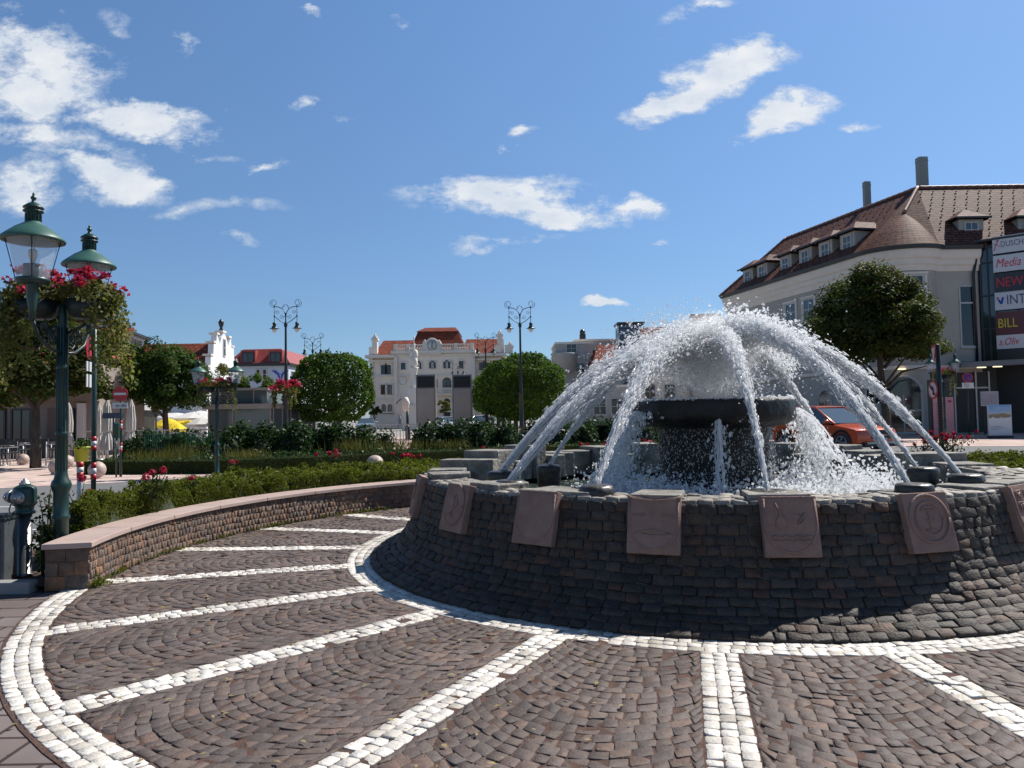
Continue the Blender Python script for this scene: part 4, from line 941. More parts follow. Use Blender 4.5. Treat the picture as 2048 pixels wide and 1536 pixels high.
def candelabra(label, px, Y, flowers=True):
    p0 = P(px, 830, Y); t = T('candelabra_lamp', label, 'street lamp', (p0.x, p0.y, 0), 0, 'tall scrolled candelabra lamps on the square')
    p = MB(); p.lathe([(.22, 0), (.22, .25), (.16, .35), (.13, .9), (.16, .95), (.12, 1.02), (.10, 2.6), (.13, 2.65), (.085, 2.75), (.07, 4.2), (.085, 4.25), (.06, 4.3), (.05, 6.05), (.08, 6.1), (.09, 6.2), (.05, 6.3), (.03, 6.36), (.03, 6.75), (0, 6.8)], 14); p.build('pole', M['darkiron'], t)
    a = MB()
    for s in (-1, 1):
        a.tube([(0, 0, 6.22), (s * .3, 0, 6.40), (s * .56, 0, 6.62)], .018, 6)
        a.tube([(0, 0, 6.55), (s * .05, 0, 6.80), (s * .16, 0, 6.98), (s * .34, 0, 7.07), (s * .56, 0, 7.10)], .02, 6)
        a.tube([(s * .56, 0, 7.14), (s * .56, 0, 6.32)], .016, 6); a.ell((s * .56, 0, 6.62), (.04, .04, .06), 8, 6); a.ell((s * .56, 0, 7.1), (.035, .035, .05), 8, 6)
        a.tube(spiral((s * .60, 0, 7.27), .21, .07, R(-110 if s > 0 else -70), 1.5 * s, 'y', 34), .013, 5)
        a.tube(spiral((s * .40, 0, 6.83), .10, .03, R(60 if s > 0 else 120), -1.3 * s, 'y'), .010, 5); a.tube(spiral((s * .20, 0, 6.60), .11, .03, R(180 if s > 0 else 0), 1.3 * s, 'y'), .010, 5)
        a.tube(spiral((s * .075, 0, 7.06), .08, .06, R(-60 if s > 0 else -120), .55 * s, 'y'), .010, 5)
    a.tube([(-.13, 0, 7.05), (-.09, 0, 7.17), (0, 0, 7.22), (.09, 0, 7.17), (.13, 0, 7.05)], .010, 5); a.tube([(-.12, 0, 6.60), (.12, 0, 6.60)], .01, 5)
    a.build('scroll_arms', M['darkiron'], t)
    for s in (-1, 1):
        h = MB(); h.lathe([(.02, .30), (.085, .28), (.09, .17), (.07, .15), (.13, .05), (.15, .0), (.235, -.012), (.235, -.022), (.12, -.02), (.0, -.01)], 16, (s * .56, 0, 6.02)); o = h.build('lamp_head', M['green'], t)
        g = MB(); g.lathe([(.11, -.02), (.125, -.06), (.09, -.15), (.04, -.22), (0, -.235)], 14, (s * .56, 0, 6.02)); g.build('lamp_globe', mat('milky_globe', (.62, .60, .55), rough=.25), o)
    if flowers: basket(t, (0, 0, 2.85), .62, 500, 20, 18, int(px), .13, .12)
    return t
candelabra('nearest tall scrolled candelabra lamp, left of the clipped tree', 572, 36.7)
candelabra('tall scrolled candelabra lamp rising from behind the left clipped tree', 626, 51.3, False)
candelabra('tall scrolled candelabra lamp rising above the right clipped trees', 1043, 38.4, False)
candelabra('scrolled candelabra lamp in front of the palace right gable', 973, 52.9, False)
candelabra('faint far candelabra lamp between the steles before the palace', 917, 78.6, False)

def bollard_ball(label, px, py_bottom, d, Y=None):
    p = P(px, py_bottom, Y) if Y else GP(px, py_bottom); t = T('stone_ball', label, 'stone ball', (p.x, p.y, 0), 0, 'pink stone balls along the pavement')
    b = MB(); b.ell((0, 0, d * .52), (d / 2, d / 2, d / 2), 32, 20); b.build('ball', M['pink'], t)
    b = MB(); b.lathe([(d * .36, -.02), (d * .36, .03), (d * .30, .07)], 24); b.build('foot', M['pink'], t)
bollard_ball('pink stone ball behind the striped post', 194, 957, .45)
bollard_ball('pink stone ball half hidden by the green lamp post', 114, 949, .46)
bollard_ball('pink stone ball right of the lamp post, farther back', 133, 937, .44)
bollard_ball('smallest pink stone ball, near the cafe tables', 46, 930, .40)
bollard_ball('pink stone ball peeking over the near hedge', 750, 940, .48, 20.4)
bollard_ball('pink stone ball between the two left water jets', 1076, 928, .47, 22.4)

def bands(mb_r, mb_w, r, z0, step, seq, c=(0, 0)):
    for i, k in enumerate(seq): (mb_r if k == 'r' else mb_w).lathe([(r, z0 + i * step), (r, z0 + (i + 1) * step)], 14, (c[0], c[1], 0))
def disc(mb, c, r, th, n, rr=0.0):
    """flat round plate facing direction n"""
    n = Vector(n).normalized(); s = n.cross(Vector((0, 0, 1))).normalized(); u2 = s.cross(n)
    A, B = [], []
    for i in range(32):
        a = 2 * math.pi * i / 32; q = Vector(c) + s * r * math.cos(a) + u2 * r * math.sin(a); A.append(tuple(q)); B.append(tuple(q + n * th))
    mb.add(A + B, [tuple(range(31, -1, -1)), tuple(range(32, 64))] + [(i, (i + 1) % 32, 32 + (i + 1) % 32, 32 + i) for i in range(32)])
def plate(mb, c, w, h, th, n):
    n = Vector(n).normalized(); s = n.cross(Vector((0, 0, 1))).normalized(); u2 = s.cross(n); s = -s
    q = [Vector(c) + s * a * w / 2 + u2 * b * h / 2 for a, b in ((-1, -1), (1, -1), (1, 1), (-1, 1))]; mb.slab([tuple(k) for k in q], tuple(n * th))
def text(body, size, m, par, loc, n, name='lettering', align='LEFT', sx=1.0, italic=0.0):
    cu = bpy.data.curves.new(name, 'FONT'); cu.body = body; cu.size = size; cu.extrude = .004; cu.align_x = align; cu.align_y = 'CENTER'; cu.materials.append(m); cu.shear = italic; cu.resolution_u = 3
    o = bpy.data.objects.new(name, cu); COL.objects.link(o); o.parent = par
    n = Vector(n).normalized(); s = Vector((0, 0, 1)).cross(n).normalized(); u2 = n.cross(s)
    m4 = Matrix((s * sx, u2, n)).transposed().to_4x4(); m4.translation = Vector(loc)
    bpy.context.view_layer.update(); me = bpy.data.meshes.new_from_object(o.evaluated_get(bpy.context.evaluated_depsgraph_get())); bpy.data.objects.remove(o)
    o = bpy.data.objects.new(name, me); COL.objects.link(o); o.parent = par; o.matrix_local = m4; return o
# no-stopping sign on a striped post near the lamp
p = P(188, 830, 10.3); t = T('sign_post', 'green post with red and white bands carrying a no stopping sign seen edge on', 'traffic sign', (p.x, p.y, 0)); t.scale = (1.04,) * 3
mb = MB(); mb.lathe([(.031, 0), (.031, 2.68), (0, 2.7)], 14); mb.build('post', M['green'], t)
a, b = MB(), MB(); bands(a, b, .0335, 1.075, .062, 'rwr'); bands(a, b, .0335, .69, .075, 'rwr'); a.build('red_band', M['red'], t); b.build('white_band', M['white'], t)
sn = Vector((-.96, -.28, 0))
mb = MB(); disc(mb, (-.055, -.02, 2.44), .155, .012, sn); o = mb.build('sign_disc', M['red'], t)
mb = MB(); disc(mb, Vector((-.055, -.02, 2.44)) + sn * .004, .125, .012, sn); mb.build('sign_face', M['blue'], o)
mb = MB(); plate(mb, Vector((-.055, -.02, 2.44)) + sn * .017, .035, .25, .002, sn.cross(Vector((0, 0, 1))).cross(sn) * 0 + sn); mb.build('sign_bar', M['red'], o)
for z, h in ((2.19, .13), (2.0, .17)):
    mb = MB(); plate(mb, (-.055, -.02, z), .26, h, .01, sn); mb.build('sign_plate', M['white'], t)
# striped bollard
p = P(161, 830, 10.3); t = T('striped_bollard', 'short steel bollard with red and white top behind the hedge end', 'bollard', (p.x, p.y, 0)); t.scale = (1.1,) * 3
mb = MB(); mb.lathe([(.036, 0), (.036, .86), (0, .87)], 18); mb.build('post', M['alu'], t)
a, b = MB(), MB(); bands(a, b, .038, .68, .065, 'rwr'); a.lathe([(.038, .875), (0, .88)], 14); a.build('red_band', M['red'], t); b.build('white_band', M['white'], t)
# no entry
p = P(242, 850, 20.6); t = T('no_entry_sign', 'red no entry sign with white cycle plate on a striped green post', 'traffic sign', (p.x, p.y, 0)); t.scale = (1.13,) * 3
fn_ = (0.06, -1, 0)
mb = MB(); mb.lathe([(.03, 0), (.03, 2.2), (0, 2.21)], 12); mb.build('post', M['green'], t)
a, b = MB(), MB(); bands(a, b, .033, 1.14, .075, 'rwr'); bands(a, b, .033, .60, .075, 'rwr'); a.build('red_band', M['red'], t); b.build('white_band', M['white'], t)
mb = MB(); disc(mb, (0, -.04, 2.02), .182, .012, fn_); o = mb.build('sign_disc', M['red'], t)
mb = MB(); plate(mb, (0, -.053, 2.02), .29, .055, .004, fn_); mb.build('white_bar', M['white'], o)
mb = MB(); plate(mb, (.0, -.04, 1.735), .36, .14, .01, fn_); o = mb.build('sign_plate', M['white'], t)
mb = MB()
for x in (-.10, -.04, .05, .12): mb.tube([(x + .026 * math.cos(a_), -.056, 1.725 + .026 * math.sin(a_)) for a_ in np.linspace(0, 6.283, 13)], .004, 4)
mb.tube([(-.10, -.056, 1.725), (-.07, -.056, 1.765), (-.04, -.056, 1.725)], .004, 4); mb.tube([(.05, -.056, 1.725), (.085, -.056, 1.765), (.12, -.056, 1.725)], .004, 4); mb.build('cycle_symbol', M['black'], o)
p2 = P(226, 826, 24); t = T('info_board', 'dark blue notice board under the white cycle plate', 'notice board', (p2.x, p2.y, 0)); t.scale = (1.06,) * 3
mb = MB(); mb.box((0, 0, 1.62), (.62, .05, .17)); mb.build('board', mat('dark_blue_board', (.02, .025, .06), rough=.35), t); mb = MB(); mb.lathe([(.03, 0), (.03, 1.6)], 10, (.0, .05, 0)); mb.build('post', M['darkiron'], t)
p2 = P(233, 856, 20.4); t = T('litter_box', 'small green waste box mounted low in front of the hedge', 'waste box', (p2.x, p2.y, 0)); t.scale = (1.1,) * 3
mb = MB(); mb.box((0, 0, 1.15), (.13, .1, .36)); mb.lathe([(.075, 1.33), (.0, 1.42)], 4); mb.build('box', M['green'], t, bevel=.01); mb = MB(); mb.box((0, -.056, 1.12), (.09, .01, .16)); mb.build('label_plate', M['stem'], t); mb = MB(); mb.lathe([(.02, 0), (.02, 1.0)], 10); mb.build('post', M['green'], t)

# hydrant
p = GP(48, 1152, .05); t = T('hydrant', 'green topped fire hydrant on a polished steel column', 'hydrant', (p.x, p.y, .05), R(-20))
mb = MB(); mb.lathe([(.085, 0), (.085, .02), (.063, .03), (.063, .60), (.0, .60)], 28); mb.build('column', M['steel'], t)
mb = MB(); mb.lathe([(.065, .585), (.088, .59), (.09, .615), (.078, .625), (.078, .66), (.098, .675), (.10, .70), (.10, .815), (.092, .845), (.06, .862), (.0, .87)], 28)
for a_ in (R(-62), R(200)): mb.tube([(0, 0, .755), (.125 * math.cos(a_), .125 * math.sin(a_), .755)], .056, 16)
mb.build('hydrant_head', M['green'], t)
for a_ in (R(-62), R(200)):
    mb = MB(); d = Vector((math.cos(a_), math.sin(a_), 0)); c = Vector((0, 0, .755)); mb.tube([c + d * .122, c + d * .15], .058, 18); mb.tube([c + d * .15, c + d * .175], .046, 18); mb.tube([c + d * .175, c + d * .20], .016, 8)
    for k in range(3):
        e = Vector((-d.y, d.x, 0)) * math.cos(k * 2.1) + Vector((0, 0, 1)) * math.sin(k * 2.1); mb.tube([c + d * .16 + e * .055, c + d * .16 + e * .066], .012, 6)
    mb.build('outlet_cap', M['alu'], t)
mb = MB(); mb.lathe([(.05, .865), (.05, .885), (.034, .89), (.034, .905), (.018, .91), (.018, .925), (0, .925)], 18); mb.build('top_cap', M['alu'], t)
mb = MB(); mb.tube([(-.14, -.02, .72), (-.13, -.06, .63), (-.09, -.07, .58), (-.06, -.06, .62)], .006, 6); mb.build('chain', M['steel'], t)
# black hoop stand
p = P(55, 1112, 7.3); t = T('rubber_hoop', 'black rubber hoop standing behind the hydrant column', 'hoop', (p.x, p.y, .05))
mb = MB(); mb.tube([(.165 * math.cos(a_), .0, .17 + .20 * math.sin(a_)) for a_ in np.linspace(R(-50), R(230), 30)], .018, 10); mb.build('hoop', M['black'], t)
# bin at the left edge
p = P(-6, 1100, 6.9); t = T('litter_bin', 'dark grey perforated metal litter bin cut by the left edge', 'bin', (p.x, p.y, 0), R(8))
mb = MB(); mb.box((0, 0, .33), (.24, .24, .58)); mb.build('bin_body', mat('bin_grey', (.05, .055, .06), (.075, .08, .085), rough=.45, scale=8), t, bevel=.012)
mb = MB(); mb.box((0, 0, .635), (.26, .26, .03)); mb.box((.0, 0, .66), (.20, .2, .03)); mb.build('lid', M['darkiron'], t, bevel=.008)
mb = MB()
for i in range(9):
    for j in range(16): mb.box((-.09 + i * .022, -.121, .12 + j * .028), (.009, .004, .013))
mb.build('perforations', M['black'], t)
mb = MB(); mb.box((0, 0, .03), (.16, .16, .06)); mb.build('foot', M['darkiron'], t)

# ------------------------------------------------------------------ right-hand signs and boards
p = P(1881, 830, 27.5); t = T('no_left_turn_sign', 'no left turn sign with a triangular sign above on a dark pole', 'traffic sign', (p.x, p.y, 0))
mb = MB(); mb.lathe([(.085, 0), (.085, 3.86), (0, 3.9)], 14); mb.build('post', M['darkiron'], t)
sn = Vector((-.99, .06, 0)).normalized(); c = Vector((-.24, -.02, 2.2))
mb = MB(); disc(mb, c, .345, .02, sn); o = mb.build('sign_disc', M['red'], t); mb = MB(); disc(mb, c + sn * .006, .275, .018, sn); mb.build('sign_face', M['white'], o)
s_ = Vector((0, 0, 1)).cross(sn).normalized(); mb = MB(); q = [c + sn * .03 + s_ * a_ + Vector((0, 0, b_)) for a_, b_ in ((.06, -.19), (.06, .03), (.0, .09), (-.09, .09))]; mb.tube(q, .03, 6); q0 = c + sn * .03
mb.slab([tuple(q0 + s_ * -.08 + Vector((0, 0, .0))), tuple(q0 + s_ * -.19 + Vector((0, 0, .09))), tuple(q0 + s_ * -.08 + Vector((0, 0, .18)))], tuple(sn * .008)); mb.build('arrow', M['black'], o)
mb = MB(); q = [c + sn * .036 + s_ * a_ * .2 + Vector((0, 0, a_ * -.2)) for a_ in (-1, 1)]; mb.tube(q, .022, 6); mb.build('red_slash', M['red'], o)
sn2 = Vector((-.95, .31, 0)).normalized(); s2 = Vector((0, 0, 1)).cross(sn2).normalized(); c = Vector((-.18, -.05, 3.52))
tri = lambda k, e: [tuple(c + sn2 * e + s2 * x * k + Vector((0, 0, z * k))) for x, z in ((-.38, .33), (.38, .33), (0, -.36))]
mb = MB(); mb.slab(tri(1, 0), tuple(sn2 * .015)); o = mb.build('yield_sign', M['red'], t); mb = MB(); mb.slab(tri(.72, .017), tuple(sn2 * .004)); mb.build('sign_face', M['white'], o)
p = P(1937, 830, 37); t = T('no_stopping_sign', 'blue and red no stopping sign with white plate before the mall entrance', 'traffic sign', (p.x, p.y, 0)); t.scale = (.92,) * 3
mb = MB(); mb.lathe([(.035, 0), (.035, 3.5), (0, 3.52)], 12); mb.build('post', M['darkiron'], t); fn2 = (-.1, -1, 0)
mb = MB(); disc(mb, (0, -.05, 3.28), .27, .015, fn2); o = mb.build('sign_disc', M['red'], t); mb = MB(); disc(mb, (0, -.055, 3.28), .215, .014, fn2); mb.build('sign_face', M['blue'], o)
mb = MB(); mb.tube([(-.15, -.075, 3.43), (.15, -.075, 3.13)], .022, 6); mb.tube([(.15, -.075, 3.43), (-.15, -.075, 3.13)], .022, 6); mb.build('red_cross', M['red'], o)
mb = MB(); plate(mb, (0, -.05, 2.86), .60, .30, .015, fn2); o = mb.build('sign_plate', M['white'], t)
mb = MB()
for z in (2.94, 2.87, 2.80): mb.box((0, -.068, z), (.42 - (z < 2.85) * .12, .006, .03))
mb.build('plate_lines', M['grey'], o)
p = P(1999, 840, 37); t = T('poster_stand', 'white framed poster stand with blue sky picture beside the mall entrance', 'poster stand', (p.x, p.y, 0), R(-4)); t.scale = (.87,) * 3
mb = MB(); mb.box((0, 0, 1.02), (1.30, .09, 1.75)); mb.build('frame', M['white'], t, bevel=.01)
def paint(name, w, h, stops, axis='Z'):
    m = bpy.data.materials.new(name); m.use_nodes = True; tt = m.node_tree; tcn = tt.nodes.new('ShaderNodeTexCoord'); sp = tt.nodes.new('ShaderNodeSeparateXYZ'); L(tcn.outputs['Object'], sp.inputs[0], tt)
    nz = tt.nodes.new('ShaderNodeTexNoise'); nz.inputs['Scale'].default_value = 6; L(tcn.outputs['Object'], nz.inputs['Vector'], tt)
    f = math_node('ADD', math_node('DIVIDE', sp.outputs[2], h, tt), math_node('MULTIPLY', math_node('SUBTRACT', nz.outputs['Fac'], .5, tt), .16, tt), tt)
    r = tt.nodes.new('ShaderNodeValToRGB'); e = r.color_ramp.elements
    while len(e) < len(stops): e.new(.5)
    for i, (k, c) in enumerate(stops): e[i].position = k; e[i].color = (*c, 1)
    L(f, r.inputs[0], tt); L(r.outputs[0], tt.nodes['Principled BSDF'].inputs['Base Color'], tt); return m
mb = MB(); mb.box((0, -.05, .86), (1.2, .01, 1.72)); o = mb.build('poster', paint('landscape_print', 1.2, 1.9, [(0, (.6, .62, .63)), (.52, (.66, .67, .66)), (.55, (.22, .16, .10)), (.63, (.30, .22, .13)), (.66, (.42, .50, .56)), (.72, (.25, .42, .62)), (.9, (.14, .32, .60))]), t); o.location.z = .16
text('"1000 M"', .20, M['white'], t, (0, -.062, 1.70), (0, -1, 0), align='CENTER')
for z in (.62, .55, .48): 
    pass
mb = MB()
for z, w in ((.66, .6), (.58, .7), (.50, .45)): mb.box((-.18 + (w - .7) / 2, -.059, z), (w, .006, .025))
mb.build('poster_lines', M['grey'], t)
mb = MB(); mb.box((0, 0, .06), (1.25, .5, .12)); mb.build('base', M['dark'], t, bevel=.03)
p = P(1883, 830, 40); t = T('pink_poster_pillar', 'tall pink poster board behind the no left turn sign pole', 'poster board', (p.x, p.y, 0)); t.scale = (.9,) * 3
mb = MB(); mb.box((0, 0, 1.75), (1.42, .3, 3.3)); mb.build('frame', M['dframe'], t); 
mb = MB(); mb.box((.03, -.16, 1.2), (1.22, .02, 2.3)); mb.build('poster', mat('pink_print', (.62, .26, .28), (.68, .33, .34), rough=.5, scale=2), t)
mb = MB()
for k in range(10): mb.box((-.2 + .03 * (k % 3), -.174, 2.0 - k * .17), (.45 + .05 * (k % 2), .006, .03))
mb.box((.42, -.174, 2.1), (.2, .006, .12)); mb.build('poster_lines', M['red'], t)
p = P(1979, 800, 42); t = T('wall_poster', 'small pale framed poster on posts left of the white poster stand', 'poster board', (p.x, p.y, 0)); t.scale = (.86,) * 3
mb = MB(); mb.box((0, 0, 2.35), (1.15, .06, .95)); mb.build('frame', M['white'], t); mb = MB(); mb.box((0, -.035, 2.35), (1.03, .02, .83)); mb.build('poster', mat('grey_pink_print', (.38, .30, .32), (.46, .38, .40), rough=.4, scale=3), t)
mb = MB(); mb.box((-.4, 0, .95), (.05, .05, 1.9)); mb.box((.4, 0, .95), (.05, .05, 1.9)); mb.build('post', M['darkiron'], t)
# ------------------------------------------------------------------ buildings
def window(par, o, u, n, w, h, frame=None, pane=None, arch=False, cols=2, rows=2, fw=.09, depth=.05, sill=True, surround=None, name='window'):
    """window on a facade: o = bottom centre, u = direction along the wall, n = outward normal"""
    frame = frame or M['wframe']; pane = pane or M['pane']
    o = Vector(o); u = Vector(u).normalized(); n = Vector(n).normalized(); z = Vector((0, 0, 1))
    m4 = Matrix((u, n, z)).transposed().to_4x4(); m4.translation = o
    mb = MB(); mb.M = m4
    hs = h - (w / 2 if arch else 0)
    mb.box((-w / 2 + fw / 2, 0, hs / 2), (fw, depth * 2, hs)); mb.box((w / 2 - fw / 2, 0, hs / 2), (fw, depth * 2, hs)); mb.box((0, 0, fw / 2), (w - 2 * fw, depth * 2, fw))
    if arch:
        mb.tube([((w / 2 - fw / 2) * math.cos(a), 0, hs + (w / 2 - fw / 2) * math.sin(a)) for a in np.linspace(0, math.pi, 15)], fw * .6, 6)
    else: mb.box((0, 0, h - fw / 2), (w - 2 * fw, depth * 2, fw))
    for i in range(1, cols): mb.box((-w / 2 + fw + (w - 2 * fw) * i / cols, 0, hs / 2), (fw * .55, depth * 1.6, hs - 2 * fw))
    for j in range(1, rows): mb.box((0, 0, fw + (hs - 2 * fw) * j / rows), (w - 2 * fw, depth * 1.4, fw * .55))
    fo = mb.build(name, frame, par)
    mb = MB(); mb.M = m4
    if arch:
        pts = [(-w / 2 + .02, hs)] + []
        poly = [(-w / 2 + .02, .02), (w / 2 - .02, .02), (w / 2 - .02, hs)] + [((w / 2 - .02) * math.cos(a), hs + (w / 2 - .02) * math.sin(a)) for a in np.linspace(0, math.pi, 13)[1:-1]] + [(-w / 2 + .02, hs)]
    else: poly = [(-w / 2 + .02, .02), (w / 2 - .02, .02), (w / 2 - .02, h - .02), (-w / 2 + .02, h - .02)]
    mb.slab([(x, depth * .2, zz) for x, zz in poly], (0, -.04, 0)); mb.build('pane', pane, fo)
    if sill:
        mb = MB(); mb.M = m4; mb.box((0, depth * 1.4, -.06), (w + .2, .22, .10))
        if surround:
            for s in (-1, 1): mb.box((s * (w / 2 + .09), .03, h / 2), (.16, .1, h))
            mb.box((0, .05, h + .10), (w + .5, .16, .18))
        mb.build('sill', surround or frame, fo)
    return fo
def roofplane(par, pts, m, th=.14, name='roof'):
    p = [Vector(q) for q in pts]; n = (p[1] - p[0]).cross(p[2] - p[0]).normalized(); n = n if n.z > 0 else -n
    mb = MB(); mb.slab([tuple(q - n * th) for q in p], tuple(n * th)); return mb.build(name, m, par)
TILE_RED = brickmat('red_tiles', (.20, .06, .038), (.26, .08, .05), (.09, .03, .022), .5, .34, rough=.7, ms=.04, bump=.5, axis='ROOF')
TILE_MALL = brickmat('brown_red_tiles', (.15, .068, .05), (.19, .09, .066), (.06, .03, .024), .9, .34, rough=.65, ms=.06, bump=.7, axis='ROOF')
TILE_DARK = brickmat('dark_tiles', (.13, .08, .065), (.17, .105, .09), (.06, .04, .035), .4, .3, rough=.7, ms=.05, bump=.5, axis='ROOF')
STUCCO = mat('cream_stucco', (.78, .675, .56), (.86, .755, .64), rough=.85, scale=.6, bump=.1, bscale=40)
STUCCO2 = mat('beige_stucco', (.36, .345, .305), (.42, .40, .36), rough=.85, scale=.5, bump=.1, bscale=40)
TRIM = mat('pale_trim', (.68, .62, .54), (.75, .69, .61), rough=.8, scale=1.2)
WHITEW = mat('white_wall', (.68, .69, .70), (.76, .77, .78), rough=.85, scale=.6)

# ---- palace with clock
YT = 106.0
def c4(x, y, Y=YT): return P(700 + x / 4.267, 600 + y / 4.267, Y)
b0 = c4(735, 1045); pal = T('palace', 'pale three storey town palace with red mansard roof and a clock over its balustrade', 'palace', (b0.x, YT, 0)); PO = Vector((b0.x, YT, 0))
def lc(x, y, Y=YT): return c4(x, y, Y) - PO
xl, xr = lc(170, 800).x, lc(1310, 800).x; ze = lc(700, 470).z; xcl, xcr = lc(392, 800).x, lc(1050, 800).x
mb = MB(); mb.box(((xl + xcl) / 2, 6, ze / 2), (xcl - xl, 12, ze)); mb.box(((xcr + xr) / 2, 6, ze / 2), (xr - xcr, 12, ze)); mb.box(((xcl + xcr) / 2, 5.6, (ze + .4) / 2), (xcr - xcl, 13, ze + .4)); mb.build('wall', STUCCO, pal)
mb = MB()
mb.box(((xl + xr) / 2, 5.7, ze - .12), (xr - xl + 1.0, 13.36, .42)); mb.box(((xl + xr) / 2, 5.8, ze - .75), (xr - xl + .3, 12.7, .22)); mb.box(((xcl + xcr) / 2, 5.3, ze + .38), (xcr - xcl + .9, 13.4, .45))
for yy in (655, 850, 965):
    zz = lc(0, yy).z; mb.box(((xl + xr) / 2, 5.85, zz), (xr - xl + .25, 12.3, .22)); mb.box(((xcl + xcr) / 2, 5.4, zz + .02), (xcr - xcl + .25, 13, .22))
for x in (180, 395, 1045, 1300): mb.box((lc(x, 0).x, -.15 - (.9 if 390 < x < 1050 else 0), ze / 2), (.5, .4, ze - .5))
mb.build('cornice', TRIM, pal)
mb = MB()
for xx in np.linspace(xcl + .2, xcr - .2, 46): mb.lathe([(.05, 0), (.085, .2), (.05, .5), (.07, .75)], 6, (xx, -1.0, ze + .62))
mb.box(((xcl + xcr) / 2, -1.0, ze + 1.42), (xcr - xcl + .3, .3, .14)); 
for x in (392, 500, 640, 770, 900, 1040): mb.box((lc(x, 0).x, -1.0, ze + 1.05), (.45, .35, 1.0))
mb.build('balustrade', TRIM, pal)
zr = lc(0, 352, YT + 6).z; zb = ze + .1
def Q(x, y, dy): q = lc(x, y); return (q.x, dy, q.z)
for nm, a in (('left', (205, 455, 540, 358)), ('right', (950, 455, 1300, 340))):
    x0, x1 = lc(a[0], 0).x, lc(a[2], 0).x; roofplane(pal, [(x0 - .2, -.2, zb), (x1, -.2, zb), (x1, 6, zr), (x0 + .3, 6, zr)], TILE_RED); roofplane(pal, [(x0 - .2, 12.3, zb), (x1, 12.3, zb), (x1, 6, zr), (x0 + .3, 6, zr)], TILE_RED)
zt1, zt2 = lc(0, 282, YT + 2.2).z, lc(0, 248, YT + 5).z; xa, xb, xc, xd = lc(500, 0).x, lc(985, 0).x, lc(560, 0).x, lc(905, 0).x; xe, xf = lc(605, 0).x, lc(875, 0).x
zmb = ze + .7
roofplane(pal, [(xa, .2, zmb), (xb, .2, zmb), (xd, 2.2, zt1), (xc, 2.2, zt1)], TILE_RED); roofplane(pal, [(xb, .2, zmb), (xb, 12, zmb), (xd, 10, zt1), (xd, 2.2, zt1)], TILE_RED); roofplane(pal, [(xa, 12, zmb), (xa, .2, zmb), (xc, 2.2, zt1), (xc, 10, zt1)], TILE_RED)
roofplane(pal, [(xc - .15, 2.0, zt1 + .05), (xd + .15, 2.0, zt1 + .05), (xf, 5, zt2), (xe, 5, zt2)], TILE_RED); roofplane(pal, [(xd + .15, 2.0, zt1 + .05), (xd + .15, 10, zt1), (xf, 7, zt2), (xf, 5, zt2)], TILE_RED); roofplane(pal, [(xc - .15, 10, zt1), (xc - .15, 2.0, zt1 + .05), (xe, 5, zt2), (xe, 7, zt2)], TILE_RED); roofplane(pal, [(xe, 5, zt2), (xf, 5, zt2), (xf, 7.5, zt2), (xe, 7.5, zt2)], TILE_RED)
for x, yt in ((207, 322), (1278, 290), (1366, 385)):
    q = lc(x, yt); mb = MB(); mb.box((q.x, .6, (zb + q.z) / 2), (.75, .9, q.z - zb)); mb.box((q.x, .6, q.z - .2), (1.0, 1.15, .3)); mb.box((q.x, .6, q.z + .1), (.6, .7, .3)); mb.lathe([(.22, 0), (.16, .25), (0, .4)], 8, (q.x, .6, q.z + .25)); mb.box((q.x - .3, .6, zb + .6), (1.0, 1.0, 1.2)); mb.build('gable_finial', TRIM, pal)
# clock
qc = lc(708, 393); mb = MB(); mb.box((qc.x, -1.0, qc.z - .5), (2.6, .5, 1.9)); mb.lathe([(1.2, 0), (1.2, .01)], 4)
mb = MB(); mb.M = Matrix.Translation((qc.x, -1.0, qc.z)) @ Matrix.Rotation(R(90), 4, 'X'); mb.lathe([(0, -.3), (1.05, -.3), (1.05, .22), (.85, .28), (.8, .24)], 28); mb.lathe([(.8, .22), (0, .22)], 28)
mb.M = Matrix.Translation((qc.x, -1.0, qc.z)); mb.box((0, 0, -.9), (2.7, .5, .9)); mb.tube([(-1.7, 0, -.9), (-1.25, 0, -.5), (-1.15, 0, .3)], .2, 8); mb.tube([(1.7, 0, -.9), (1.25, 0, -.5), (1.15, 0, .3)], .2, 8); co = mb.build('clock', TRIM, pal)
mb = MB(); mb.M = Matrix.Translation((qc.x, -1.27, qc.z)) @ Matrix.Rotation(R(90), 4, 'X'); mb.lathe([(.74, 0), (.74, .03), (0, .03)], 28); mb.build('clock_face', mat('clock_face', (.55, .55, .53), rough=.5), co)
mb = MB(); mb.M = Matrix.Translation((qc.x, -1.31, qc.z))
for i in range(12): a = i * math.pi / 6; mb.tube([(.56 * math.sin(a), 0, .56 * math.cos(a)), (.7 * math.sin(a), 0, .7 * math.cos(a))], .045, 5)
mb.tube([(0, -.01, 0), (.05, -.01, .58)], .05, 5); mb.tube([(0, -.01, 0), (-.02, -.01, -.42)], .06, 5); mb.build('clock_hands', M['dark'], co)
for x, yt in ((645, 345), (767, 345)):
    q = lc(x, 400); h = lc(x, yt).z - q.z; mb = MB(); mb.lathe([(.28, 0), (.22, .2), (.26, h * .4), (.30, h * .62), (.14, h * .78), (.17, h * .88), (.1, h * .98), (0, h)], 10, (q.x, -1.0, q.z)); mb.build('statue', TRIM, pal)
up_, nf = (1, 0, 0), (0, -1, 0)
for (x0, x1, y0, y1) in ((266, 302, 556, 635), (313, 350, 556, 635), (1103, 1138, 534, 600), (1148, 1184, 534, 600), (264, 301, 723, 807), (320, 358, 723, 807), (1100, 1136, 700, 790), (1146, 1182, 700, 790)):
    o = lc((x0 + x1) / 2, y1); o.y = -.04; window(pal, o, up_, nf, lc(x1, 0).x - lc(x0, 0).x, lc(0, y0).z - lc(0, y1).z, frame=M['dframe'], cols=2, rows=2, fw=.10, surround=TRIM)
